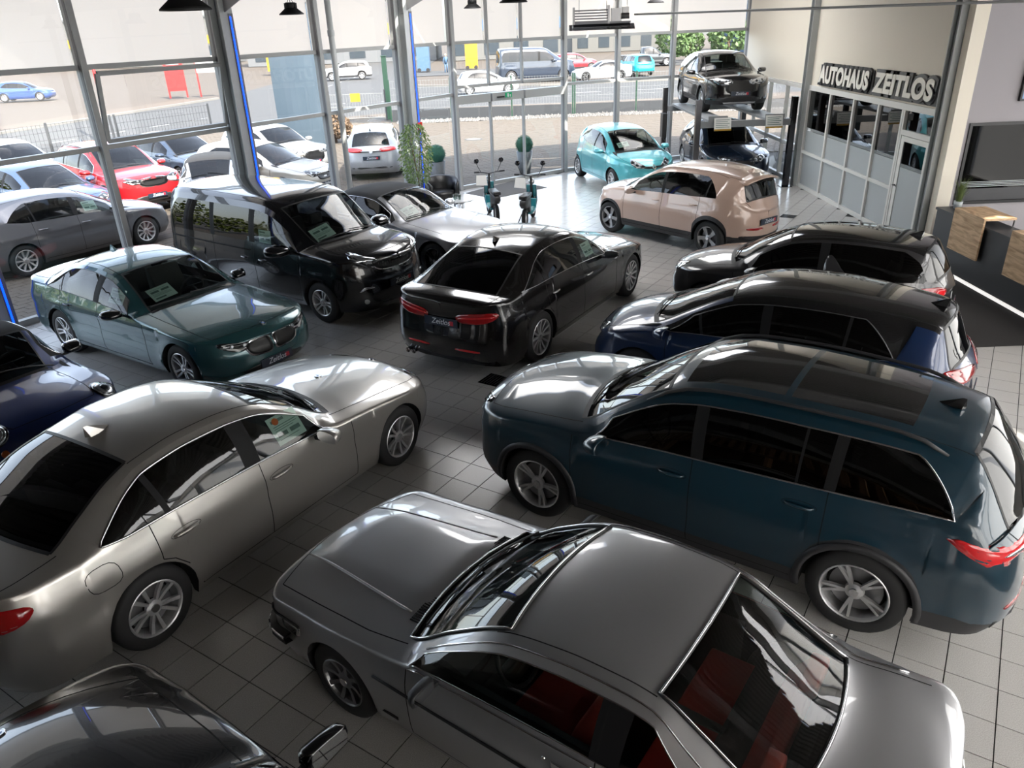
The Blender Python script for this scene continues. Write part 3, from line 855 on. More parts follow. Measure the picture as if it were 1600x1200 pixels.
GT = sp(SEDAN, L=4.998, W=1.901, H=1.559, fo=.88, wb=3.07, r=.36, rimr=.25, style=(12, 'thin'), R=.39,
    top=[(0,.70),(.05,.74),(.25,.86),(.7,.95),(1.2,1.02),(1.5,1.06),(1.85,1.24),(2.2,1.42),(2.45,1.50),(2.8,1.545),(3.1,1.555),(3.5,1.525),(3.85,1.45),(4.2,1.34),(4.6,1.19),(4.72,1.15),(4.85,1.135),(4.95,1.11),(4.998,1.05)],
    cowl=1.50, header=2.34, rheader=3.80, rbase=4.70, belt=[(0,.68),(.3,.78),(.9,.90),(1.6,.97),(2.5,1.02),(3.5,1.06),(4.3,1.07),(4.8,1.07),(4.998,1.0)],
    doors=[1.53, 2.66, 3.72], dlo=dict(f0=1.86, f1=2.02, r0=3.45, r1=4.30, rp=1.5, pillars=[(2.62, 2.74), (3.62, 3.65)], trim='chrome', kick=(3.9, .15, 1.5)), rb_frac=.78, tailp=[(.15,.18),(.25,.08),(.4,.01),(.55,.0),(.7,.03),(.9,.05),(1.05,.02)])
SUV = dict(L=4.697, W=1.882, H=1.66, fo=.90, wb=2.791, r=.36, rimr=.245, R=.40, style=(5, 'y'), sill=.25,
    top=[(0,.90),(.05,.95),(.3,1.02),(.8,1.08),(1.15,1.11),(1.5,1.30),(1.85,1.49),(2.05,1.57),(2.4,1.635),(2.9,1.655),(3.6,1.635),(4.0,1.595),(4.25,1.55),(4.38,1.42),(4.54,1.20),(4.61,1.08),(4.67,.98),(4.697,.92)],
    cowl=1.15, header=1.98, rheader=4.25, rbase=4.60, bows=(.24, .12, -.12, -.16), rroof_frac=.62, rb_frac=.78,
    belt=[(0,.86),(.3,.93),(.9,1.0),(1.5,1.04),(2.5,1.07),(3.5,1.11),(4.3,1.14),(4.55,1.08),(4.697,.90)],
    doors=[1.28, 2.38, 3.40], roof_frac=.70, win_b=.84,
    dlo=dict(f0=1.50, f1=1.68, r0=3.85, r1=4.20, rp=1.3, rend=.0, pillars=[(2.36, 2.46), (3.16, 3.18), (3.36, 3.44)], trim='chrome', tw=.016),
    side=[(.15,-.10),(.25,-.05),(.4,-.012),(.6,-.008),(.72,.0),(.86,-.004),(.92,-.022),(1.1,-.05),(1.3,-.10)],
    nose=[(.15,.20),(.25,.10),(.38,.02),(.5,.0),(.65,.01),(.8,.03),(.95,.08)], tailp=[(.15,.20),(.28,.08),(.45,.0),(.6,.0),(.8,.04),(.95,.06),(1.15,.08)],
    crease=[(.90, .008, .02), (.78, .012, .03), (.42, .012, .05)], archclad=.05, clad=2)
HATCH = dict(L=4.25, W=1.80, H=1.50, fo=.84, wb=2.64, r=.32, rimr=.21, R=.355, style=(5, 'double'), sill=.19,
    top=[(0,.68),(.05,.73),(.3,.84),(.7,.92),(1.0,.965),(1.35,1.13),(1.75,1.32),(2.0,1.41),(2.4,1.475),(2.8,1.495),(3.3,1.475),(3.7,1.43),(3.88,1.39),(4.0,1.27),(4.12,1.08),(4.17,1.0),(4.22,.93),(4.25,.88)],
    cowl=1.0, header=1.92, rheader=3.86, rbase=4.14, bows=(.26, .12, -.14, -.17), rroof_frac=.60, rb_frac=.76,
    belt=[(0,.64),(.3,.73),(.9,.86),(1.5,.93),(2.5,.96),(3.5,1.01),(3.95,1.03),(4.15,1.0),(4.25,.86)],
    doors=[1.22, 2.26, 3.16], roof_frac=.67,
    dlo=dict(f0=1.42, f1=1.60, r0=3.1, r1=3.62, rp=1.4, pillars=[(2.22, 2.32), (3.06, 3.09)], kick=(3.2, .15, 1.5)),
    side=[(.15,-.10),(.22,-.05),(.34,-.015),(.5,-.003),(.68,-.006),(.76,.0),(.84,-.02),(1.0,-.055),(1.2,-.10)],
    crease=[(.80, .008, .025), (.36, .010, .05)])
ORA = sp(HATCH, L=4.235, W=1.825, H=1.603, fo=.83, wb=2.65, r=.335, rimr=.232, R=.372, style=(5, 'wide'), rimm='alloy_grey', sill=.24,
    top=[(0,.76),(.05,.82),(.3,.95),(.7,1.03),(.98,1.06),(1.35,1.25),(1.75,1.44),(2.0,1.53),(2.4,1.585),(2.8,1.598),(3.3,1.575),(3.7,1.52),(3.95,1.46),(4.04,1.30),(4.12,1.10),(4.16,1.0),(4.21,.92),(4.235,.86)],
    cowl=.98, header=1.92, rheader=3.92, rbase=4.12, belt=[(0,.72),(.3,.84),(.9,.97),(1.5,1.0),(2.5,1.03),(3.5,1.08),(3.95,1.10),(4.15,1.04),(4.235,.86)],
    cf=.95, nf=2.2, cr=.85, nr=2.3, rnd=4, doors=[1.25, 2.28, 3.2], dlo=dict(f0=1.42, f1=1.62, r0=3.2, r1=3.55, rp=1.4, rend=.1, pillars=[(2.24, 2.32), (3.30, 3.33)], kick=(3.0, .0, 1.5)), crease=[(.62, .02, .12)], tb=.2,
    clad=2)
ZOE = sp(HATCH, L=4.087, W=1.787, H=1.562, fo=.83, wb=2.588, r=.315, rimr=.205, R=.35, style=(10, 'thin'), sill=.22,
    top=[(0,.70),(.05,.76),(.3,.90),(.7,1.0),(.85,1.03),(1.3,1.25),(1.7,1.42),(1.95,1.50),(2.3,1.55),(2.7,1.56),(3.1,1.54),(3.5,1.48),(3.75,1.43),(3.88,1.25),(3.97,1.08),(4.01,1.0),(4.06,.9),(4.087,.82)],
    cowl=.86, header=1.86, rheader=3.73, rbase=3.98, belt=[(0,.66),(.3,.80),(.9,.95),(1.5,1.0),(2.5,1.03),(3.3,1.09),(3.8,1.12),(4.0,1.02),(4.087,.82)],
    cf=.95, nf=2.2, cr=.8, nr=2.3, rnd=3, doors=[1.15, 2.18, 3.05], dlo=dict(f0=1.32, f1=1.55, r0=2.95, r1=3.35, rp=1.2, pillars=[(2.14, 2.22)], kick=(2.6, .25, 1.5)), crease=[(.75, .012, .05)])
P2008 = sp(SUV, L=4.30, W=1.77, H=1.53, fo=.86, wb=2.605, r=.335, rimr=.218, R=.375, style=(5, 'double'), sill=.24,
    top=[(0,.84),(.05,.90),(.3,.97),(.8,1.01),(1.12,1.05),(1.45,1.21),(1.8,1.38),(2.0,1.455),(2.3,1.51),(2.7,1.525),(3.3,1.51),(3.75,1.47),(3.98,1.43),(4.10,1.28),(4.20,1.07),(4.24,1.0),(4.28,.92),(4.30,.86)],
    cowl=1.12, header=1.93, rheader=3.96, rbase=4.21, belt=[(0,.80),(.3,.87),(.9,.95),(1.5,.98),(2.5,1.01),(3.3,1.05),(3.9,1.08),(4.15,1.02),(4.30,.86)],
    doors=[1.28, 2.3, 3.2], dlo=dict(f0=1.45, f1=1.62, r0=3.2, r1=3.75, rp=1.2, pillars=[(2.26, 2.34), (3.12, 3.15)], kick=(3.2, .2, 1.5)), archclad=.05, clad=2)
ID3 = sp(HATCH, L=4.22, W=1.809, H=1.568, fo=.80, wb=2.77, r=.345, rimr=.235, R=.38, sill=.2,
    top=[(0,.72),(.05,.78),(.25,.90),(.55,.99),(.75,1.04),(1.2,1.24),(1.6,1.41),(1.85,1.495),(2.3,1.555),(2.7,1.566),(3.2,1.54),(3.6,1.50),(3.90,1.445),(3.97,1.34),(4.07,1.12),(4.12,1.02),(4.19,.92),(4.22,.86)],
    cowl=.76, header=1.74, rheader=3.92, rbase=4.10, bows=(.32, .14, -.16, -.16), belt=[(0,.68),(.3,.80),(.9,.95),(1.5,1.0),(2.5,1.02),(3.3,1.05),(3.8,1.07),(4.08,1.02),(4.22,.86)],
    doors=[1.15, 2.28, 3.2], dlo=dict(f0=1.05, f1=1.5, r0=3.15, r1=3.52, rp=1.2, pillars=[(1.55, 1.58), (2.20, 2.30), (3.02, 3.05)], kick=(3.2, .05, 1.5), trim='alloy_grey', tw=.010), roofm=1)
DS3 = sp(HATCH, L=3.948, W=1.715, H=1.483, fo=.79, wb=2.464, r=.31, rimr=.215, R=.35,
    top=[(0,.66),(.05,.72),(.3,.85),(.7,.94),(.95,.98),(1.3,1.17),(1.65,1.34),(1.9,1.42),(2.3,1.47),(2.7,1.48),(3.1,1.46),(3.5,1.42),(3.62,1.395),(3.74,1.23),(3.84,1.04),(3.88,.96),(3.92,.88),(3.948,.82)],
    cowl=.95, header=1.80, rheader=3.60, rbase=3.84, belt=[(0,.62),(.3,.72),(.9,.85),(1.5,.91),(2.5,.94),(3.3,.96),(3.7,.98),(3.88,.93),(3.948,.8)],
    cf=.9, nf=2.3, cr=.8, nr=2.4, doors=[1.15, 2.35], dlo=dict(f0=1.36, f1=1.55, r0=3.25, r1=3.62, rp=1.2, rend=.4, pillars=[(2.30, 2.42)]), win_b=.9, finn=1)
MANTA = dict(L=4.30, W=1.67, H=1.33, fo=.86, wb=2.518, r=.298, rimr=.185, R=.335, style=(8, 'thin'), rimm='alloy_grey', sill=.20,
    top=[(0,.70),(.03,.73),(.1,.755),(.5,.80),(1.0,.835),(1.28,.865),(1.34,.875),(1.65,1.06),(1.95,1.22),(2.08,1.265),(2.3,1.30),(2.6,1.32),(2.85,1.315),(3.04,1.285),(3.25,1.19),(3.5,1.06),(3.70,.96),(3.80,.925),(4.05,.90),(4.25,.87),(4.30,.83)],
    cowl=1.31, header=2.08, rheader=3.02, rbase=3.72, bows=(.14, .09, -.07, -.16), hood_frac=.90, cowl_frac=.86, roof_frac=.74, rb_frac=.80, tail_frac=.93, cf=.32, nf=2.6, cr=.25, nr=2.8,
    nb=.10, tb=.05, taper_f=.05, taper_r=.05, belt=[(0,.67),(.1,.71),(.5,.765),(1.4,.835),(2.5,.855),(3.5,.865),(4.1,.85),(4.30,.81)],
    doors=[1.50, 2.78], win_a=.07, win_b=.84, roof_crown=.05, hood_crown=.03,
    dlo=dict(f0=1.52, f1=1.62, r0=3.0, r1=3.55, rp=1.0, rq=1.0, pillars=[(2.74, 2.90)], trim='chrome', tw=.010),
    side=[(.15,-.08),(.22,-.035),(.34,-.010),(.5,.0),(.60,.002),(.72,-.006),(.80,-.03),(.9,-.05)],
    nose=[(.15,.14),(.3,.04),(.45,.0),(.6,.0),(.72,.02)], tailp=[(.15,.16),(.3,.04),(.45,.0),(.6,.0),(.85,.02)], flare=.016, hood0=.06, tw=.18, mir=1.74, mirk=.8, boxmir=1, pitch=.80, floorz=.22, noseal=1,
    hood=lambda t, f: .034*(1/(1+math.exp((f-.60)*60)))*t**.1)
E36 = sp(SEDAN, L=4.43, W=1.70, H=1.39, fo=.76, wb=2.70, r=.31, rimr=.19, R=.345, cf=.42, nf=3.2, nb=.09, hood_frac=.9,
    top=[(0,.66),(.04,.69),(.2,.75),(.7,.84),(1.15,.90),(1.42,.935),(1.75,1.12),(2.1,1.29),(2.3,1.34),(2.7,1.385),(3.0,1.385),(3.3,1.33),(3.5,1.27),(3.75,1.13),(3.9,1.04),(4.1,1.02),(4.38,.99),(4.43,.93)],
    cowl=1.42, header=2.16, rheader=3.28, rbase=3.9, belt=[(0,.63),(.3,.70),(.9,.80),(1.6,.86),(2.5,.89),(3.5,.93),(4.2,.94),(4.43,.9)], doors=[1.5, 2.5, 3.3],
    dlo=dict(f0=1.78, f1=1.9, r0=3.2, r1=3.6, rp=1.5, pillars=[(2.46, 2.56)], trim='rubber'), boxmir=1, mirk=1.1, mir=1.86, hood0=.12)
CABRIO = sp(SEDAN, L=4.826, W=1.86, H=1.43, fo=.84, wb=2.873, r=.345, rimr=.24, style=(5, 'double'), rimm='alloy_black', R=.38,
    top=[(0,.66),(.05,.70),(.25,.80),(.7,.89),(1.2,.955),(1.5,.99),(1.85,1.16),(2.2,1.33),(2.42,1.39),(2.75,1.42),(3.0,1.42),(3.35,1.38),(3.6,1.32),(3.95,1.18),(4.15,1.08),(4.4,1.06),(4.72,1.03),(4.826,.96)],
    cowl=1.50, header=2.34, rheader=3.5, rbase=4.15, belt=[(0,.63),(.3,.71),(.9,.83),(1.6,.91),(2.5,.94),(3.5,.97),(4.2,.99),(4.6,1.0),(4.826,.94)],
    doors=[1.55, 2.95], dlo=dict(f0=1.88, f1=2.02, r0=3.2, r1=3.7, rp=1.5, pillars=[(2.9, 2.94)], trim='chrome'), roofm=2, ditch=0)
MINI = sp(HATCH, L=3.70, W=1.683, H=1.41, fo=.65, wb=2.467, r=.31, rimr=.215, R=.345, cf=.75, nf=2.5,
    top=[(0,.66),(.05,.74),(.2,.84),(.6,.93),(.95,.98),(1.2,1.15),(1.45,1.31),(1.6,1.37),(2.0,1.405),(2.5,1.40),(2.9,1.36),(3.1,1.28),(3.3,1.1),(3.4,1.0),(3.5,.98),(3.6,.93),(3.7,.85)],
    cowl=.98, header=1.50, rheader=2.95, rbase=3.36, belt=[(0,.64),(.2,.74),(.7,.87),(1.3,.92),(2.5,.95),(3.3,.97),(3.55,.95),(3.7,.84)],
    bows=(.30, .14, -.1, -.15), doors=[1.2, 2.3], dlo=dict(f0=1.38, f1=1.5, r0=2.8, r1=3.1, rp=1.2, pillars=[(2.24, 2.28)], trim='chrome'), hood_frac=.62, roofm=2, ditch=0, mir=1.45)
VAN = dict(L=4.956, W=1.92, H=1.90, fo=.90, wb=3.275, r=.335, rimr=.215, R=.375, style=(5, 'double'), sill=.22, cf=.8, nf=2.4, cr=.25, nr=3.0,
    top=[(0,.98),(.04,1.04),(.2,1.12),(.6,1.20),(.92,1.25),(1.3,1.47),(1.65,1.69),(1.85,1.79),(2.2,1.865),(2.6,1.885),(3.5,1.89),(4.4,1.88),(4.78,1.85),(4.84,1.65),(4.90,1.15),(4.92,1.05),(4.94,.95),(4.956,.9)],
    cowl=.92, header=1.76, rheader=4.76, rbase=4.905, bows=(.38, .16, -.06, -.04), roof_frac=.80, rroof_frac=.80, rb_frac=.84, cowl_frac=.80, hood_frac=.82,
    belt=[(0,.94),(.3,1.02),(.9,1.08),(1.4,1.09),(2.5,1.08),(3.5,1.08),(4.6,1.08),(4.85,1.0),(4.956,.88)], roof_crown=.07,
    doors=[1.34, 2.42, 3.50], dlo=dict(f0=1.30, f1=1.62, r0=4.5, r1=4.72, rp=1.4, rend=.6, pillars=[(2.36, 2.50), (3.44, 3.56)]), win_a=.08, win_b=.80,
    side=[(.15,-.10),(.25,-.04),(.4,-.01),(.6,-.006),(.75,.0),(.9,-.01),(1.1,-.03),(1.3,-.06)],
    nose=[(.15,.20),(.25,.08),(.38,.0),(.5,.0),(.65,.02),(.8,.06),(.95,.12)], tailp=[(.15,.12),(.28,.03),(.45,.0),(.6,.0),(.8,.01),(.95,.02),(1.15,.03)], crease=[(.78, .012, .03)], three=1, mirk=1.5, mir=1.55)

def std_front(c, zl=.70, lamp='lamp_clear', gr='mesh_black', lw=(.44, .84), lh=.12, gz=(.45, .62), gw=.40, lower=True, ang=35, slant=.03):
    a0, a1 = lw
    c.corner('headlamp', [(a0-.30, zl-lh*.35), (a0-.28, zl+lh*.30), (a1-.40, zl+lh*.5+slant), (a1-.26, zl+lh*.62+slant), (a1-.28, zl+slant), (a1-.45, zl-lh*.5)], ang, MATS[lamp], off=.006, rings=4)
    if gr: c.front('grille', [(-gw, gz[1]), (-gw*.8, gz[0]), (gw*.8, gz[0]), (gw, gz[1])], MATS[gr], both=False, off=.006, sm=2)
    if lower: c.front('lower_grille', [(-.55, .34), (-.50, .22), (.50, .22), (.55, .34)], MATS['mesh_black'], both=False, off=.006, sm=1)
def lamp_unit(c, pts, ang, front=True, eyes=2, m='lamp_dark'):
    c.corner('headlamp', pts, ang, MATS[m], front=front, off=.006, sm=1)
    a = [p[0] for p in pts]; z = [p[1] for p in pts]; w = (max(a)-min(a)); h = (max(z)-min(z)); a0 = min(a); z0 = sum(z)/len(z)
    sl = (pts[3][1]-pts[1][1])/max(.05, pts[3][0]-pts[1][0])
    for k in range(eyes):
        cc = a0+w*(.34+.30*k); rr = h*.17; cz = z0+(cc-a0-w*.5)*sl*.8
        c.corner('lamp_projector', [(cc+rr*math.cos(t), cz+rr*math.sin(t)) for t in np.linspace(0, 2*math.pi, 9)[:-1]], ang, MATS['lamp_glass' if m == 'lamp_dark' else 'lamp_dark'], front=front, off=.009, rings=2, sm=1)
    # daytime light strip along the lower edge
    q = [pts[0], pts[-1], pts[-2]]; c0 = np.array((sum(a)/len(a), z0))
    st = [tuple(np.array(p)+(c0-np.array(p))*.10) for p in q]+[tuple(np.array(p)+(c0-np.array(p))*.24) for p in q[::-1]]
    c.corner('daytime_strip', st, ang, MATS['white_gloss'] if m == 'lamp_dark' else MATS['lamp_dark'], front=front, off=.009, rings=2, sm=0)
def std_rear(c, z=.85, a=(.30, .62), h=.13, ang=40, m='lamp_red'):
    c.corner('tail_lamp', [(a[0], z-h*.4), (a[0], z+h*.4), ((a[0]+a[1])/2, z+h*.55), (a[1], z+h*.5), (a[1]+.02, z-h*.05), ((a[0]+a[1])/2, z-h*.5)], ang, MATS[m], front=False, off=.006)
def det_SEDAN(c):
    x0 = c.x0; L = c.p['L']
    for sg in (-1,):
        c.front('grille', [(.05, .44), (.045, .62), (.10, .665), (.30, .66), (.34, .60), (.30, .46), (.2, .42)], MATS['mesh_black'], off=.008)
        c.front('grille_frame', [(.04, .43), (.035, .63), (.10, .68), (.31, .675), (.355, .60), (.31, .45), (.2, .405)], MATS['chrome'], off=.004)
    lamp_unit(c, [(.18, .60), (.16, .68), (.38, .74), (.62, .78), (.60, .70), (.45, .61)], 38)
    c.front('lower_grille', [(-.5, .36), (-.46, .24), (.46, .24), (.5, .36)], MATS['mesh_black'], both=False)
    c.cups = 1; c.corner('tail_lamp', [(-.02, .78), (0, .90), (.30, .955), (.70, .95), (.80, .90), (.72, .82), (.35, .76)], 55, MATS['lamp_red'], front=False)
    c.handles([2.45, 3.42], [.80, .825], w=.22); c.plate(.35, True); c.plate(.62, False); c.badge(0, True, .04, 'roundel', 0, c.x0-.16, True); c.badge(.93, False); c.fin(3.38, None, 1.45)
    c.loop_seam('fuel_flap', [(3.98, .92), (3.96, .74), (4.20, .74), (4.22, .92)], (-1,))
    c.wipers()
def det_G20(c):
    c.front('grille_frame', [(.015, .47), (.01, .64), (.06, .69), (.38, .675), (.43, .60), (.36, .48), (.10, .45)], MATS['chrome'], off=.005, sm=2)
    c.front('grille', [(.035, .485), (.03, .63), (.07, .672), (.37, .66), (.405, .60), (.345, .495), (.11, .468)], MATS['mesh_black'], off=.011, sm=2)
    lamp_unit(c, [(.20, .60), (.19, .66), (.42, .70), (.70, .74), (.69, .68), (.45, .58)], 38)
    c.front('lower_grille', [(-.5, .34), (-.46, .22), (.46, .22), (.5, .34)], MATS['mesh_black'], both=False)
    c.corner('tail_lamp', [(.20, .80), (.20, .93), (.40, .98), (.66, .97), (.70, .90), (.45, .82)], 42, MATS['lamp_red_bright'], front=False)
    c.handles([2.36, 3.28], [.80, .83], MATS['chrome_dark']); c.plate(.33); c.plate(.6, False); c.badge(0, True, .04, 'roundel', 0, c.x0-.16, True); c.fin(3.3); c.wipers()
    c.paper(s=c.p['cowl']+.32, y=-.34, size=(.34, .24)); c.paper(side=-1, s=2.15)
def det_GT(c):
    lamp_unit(c, [(.18, .66), (.16, .76), (.38, .81), (.62, .85), (.60, .77), (.45, .67)], 38)
    c.front('grille', [(.05, .46), (.045, .68), (.10, .72), (.30, .715), (.34, .66), (.30, .5), (.2, .45)], MATS['mesh_black'], off=.006)
    c.corner('tail_lamp', [(.20, .80), (.20, .90), (.40, .95), (.66, .975), (.72, .93), (.60, .85), (.40, .80)], 45, MATS['lamp_red'], front=False, sm=1)
    c.corner('tail_lamp_strip', [(.22, .84), (.22, .862), (.42, .90), (.64, .925), (.64, .908), (.42, .88)], 45, MATS['lamp_red_bright'], front=False, off=.010, sm=1)
    c.corner('reflector', [(.18, .42), (.18, .45), (.5, .455), (.5, .425)], 35, MATS['lamp_red_bright'], front=False, off=.006, sm=1)
    c.rear('diffuser', [(-.75, .32), (-.7, .22), (.7, .22), (.75, .32)], MATS['plastic'], both=False, sm=1)
    c.plate(.78, False); c.badge(.95, False, .045); c.handles([2.5, 3.52], [.86, .89], MATS['chrome'], .2); c.fin(3.55); c.wipers()
    for y in (.50, .60):
        m = MB(); x = c.x0-c.p['L']+.05; m.tube([(x+.1, y, .27), (x-.03, y, .27)], .035, 14, cap=False); m.lathe([(.028, 0), (0, 0)], c=(x, y, .27), ax='x', n=14); m.build('exhaust_tip', MATS['chrome'], c.root, True)
    c.paper(side=-1, s=2.3)
def det_SUV(c):
    lamp_unit(c, [(.20, .80), (.18, .90), (.45, .94), (.70, .98), (.72, .90), (.50, .80)], 38)
    c.front('grille_frame', [(-.42, .95), (-.38, .70), (.38, .70), (.42, .95)], MATS['chrome'], both=False, off=.004)
    c.front('grille', [(-.39, .93), (-.355, .72), (.355, .72), (.39, .93)], MATS['mesh_black'], both=False, off=.010)
    c.front('lower_grille', [(-.6, .50), (-.52, .32), (.52, .32), (.6, .50)], MATS['plastic'], both=False)
    c.corner('tail_lamp', [(.12, .90), (.12, .985), (.5, 1.01), (.92, 1.05), (.80, .95), (.62, .87)], 60, MATS['lamp_red_bright'], front=False, sm=1)
    c.corner('reversing_lamp', [(.16, .92), (.16, .955), (.5, .965), (.56, .94)], 60, MATS['lamp_clear'], front=False, off=.010, sm=1)
    c.corner('reflector', [(.15, .50), (.15, .53), (.6, .54), (.64, .51), (.5, .50)], 40, MATS['lamp_red'], front=False, off=.008, sm=1)
    c.rear('lower_bumper', [(-.80, .44), (-.76, .33), (.76, .33), (.80, .44)], MATS['plastic'], both=False, off=.01, sm=1)
    c.handles([2.22, 3.22], [.93, .97], w=.21); c.plate(.48, True); c.plate(.72, False); c.rails_(MATS['plastic'], 1.95, 4.0); c.fin(3.98, MATS['gloss_black']); c.wipers()
def det_KOD(c):
    c.cups = 1; det_SUV(c); c.loop_seam('fuel_flap', [(3.90, .98), (3.88, .80), (4.08, .80), (4.10, .98)], (-1,))

def det_HATCH(c):
    lamp_unit(c, [(.18, .62), (.16, .71), (.40, .76), (.66, .80), (.64, .73), (.48, .62)], 38)
    c.front('grille', [(-.36, .66), (-.30, .50), (.30, .50), (.36, .66)], MATS['mesh_black'], both=False)
    c.front('lower_grille', [(-.55, .36), (-.5, .24), (.5, .24), (.55, .36)], MATS['mesh_black'], both=False)
    std_rear(c, .88); c.handles([2.12, 3.0], [.82, .85]); c.plate(.38); c.plate(.62, False); c.badge(.60, True, .045, 'ring'); c.wipers()
def det_ORA(c):
    c.corner('headlamp', [(.62+.12*math.cos(t), .80+.13*math.sin(t)) for t in np.linspace(0, 2*math.pi, 9)[:-1]], 30, MATS['lamp_clear'])
    c.rear('lower_bumper', [(-.66, .44), (-.58, .32), (.58, .32), (.66, .44), (.3, .39), (-.3, .39)], MATS['plastic'], both=False, off=.008)
    c.corner('reflector', [(.12, .52), (.12, .56), (.48, .575), (.50, .545), (.3, .515)], 40, MATS['lamp_red'], front=False, off=.008, sm=1)
    c.plate(.66, False); c.handles([2.12, 3.08], [.90, .93]); c.wipers(); c.fin(3.7); hatch_spoiler(c)
def hatch_spoiler(c, m=None, ext=.16, drop=.03, w=.58):
    p = c.p; w = min(w, float(c.P(p['rheader']-.22, c.iw[3])[1])*.92); h, n = c.hit((c.x0-(p['rheader']-.10), 0, 4), (0, 0, -1)); z = h[2]; x = h[0]; V = []; k = 13
    for j in range(k):
        y = w*(j/(k-1)*2-1); e = abs(y/w)
        hh, nn = c.hit((x, y, 4), (0, 0, -1)); zz = hh[2] if hh else z
        xb = x-.10-ext*(1-.35*e**3)
        V += [(x+.02, y, zz+.004), (xb, y, zz-drop-.01), (xb, y, zz-drop-.03), (x-.06, y, zz-.08)]
    F = [(4*j+q, 4*j+4+q, 4*j+4+(q+1) % 4, 4*j+(q+1) % 4) for j in range(k-1) for q in range(4)]+[(0, 1, 2, 3), tuple(4*(k-1)+q for q in (3, 2, 1, 0))]
    o = mesh('roof_spoiler', V, F, m or c.m.get('roof', c.m['paint']), c.root, True); fixn(o)
def det_ZOE(c):
    lamp_unit(c, [(.22, .68), (.20, .74), (.45, .84), (.66, .90), (.62, .80), (.45, .70)], 38)
    c.front('grille', [(-.34, .74), (-.2, .66), (.2, .66), (.34, .74)], MATS['gloss_black'], both=False)
    c.front('lower_grille', [(-.6, .40), (-.5, .26), (.5, .26), (.6, .40)], MATS['plastic'], both=False); c.badge(.72, True, .075, 'diamond')
    c.plate(.45); c.handles([2.02], [.90]); c.wipers(); c.paper(s=1.25, y=-.36); std_rear(c, .95)
def det_P2008(c):
    lamp_unit(c, [(.20, .74), (.18, .86), (.45, .90), (.68, .93), (.70, .86), (.50, .74)], 38, m='lamp_clear')
    c.front('grille', [(-.42, .84), (-.40, .50), (.40, .50), (.42, .84)], MATS['mesh_black'], both=False)
    c.front('lower_grille', [(-.6, .44), (-.5, .28), (.5, .28), (.6, .44)], MATS['plastic'], both=False); c.badge(.72, True, .085, 'lion'); c.plate(.52); c.wipers(); std_rear(c, .92)
    c.front('skid_plate', [(-.45, .31), (-.40, .25), (.40, .25), (.45, .31)], MATS['alloy'], both=False, off=.012, sm=1)
def det_ID3(c):
    lamp_unit(c, [(.20, .66), (.18, .74), (.45, .80), (.70, .86), (.70, .78), (.48, .66)], 38, m='lamp_clear')
    c.corner('tail_lamp', [(.06, .86), (.06, .94), (.40, 1.0), (.70, 1.03), (.72, .97), (.45, .88)], 42, MATS['lamp_red'], front=False)
    c.handles([2.1, 3.0], [.86, .88]); c.plate(.6, False); c.wipers(); c.fin(3.75, MATS['gloss_black']); c.badge(.80, False, .05, 'ring')
def det_DS3(c):
    lamp_unit(c, [(.20, .62), (.18, .72), (.40, .78), (.64, .84), (.62, .74), (.45, .62)], 38, m='lamp_clear')
    c.corner('tail_lamp', [(.34, .76), (.32, .88), (.50, .92), (.78, .92), (.84, .86), (.66, .76)], 46, MATS['lamp_red'], front=False)
    c.corner('tail_lamp_ring', [(.36, .78), (.34, .87), (.52, .88), (.54, .78)], 46, MATS['lamp_red_bright'], front=False, off=.012)
    c.handles([2.2], [.80]); c.plate(.55, False); c.fin(3.35, MATS['gloss_black']); c.wipers()
    s = 2.42; 
    c.sidep('shark_fin_panel', [(2.36, .90), (2.38, 1.22), (2.46, 1.24), (2.66, 1.0), (2.95, .91)], c.m['paint'], off=.010)
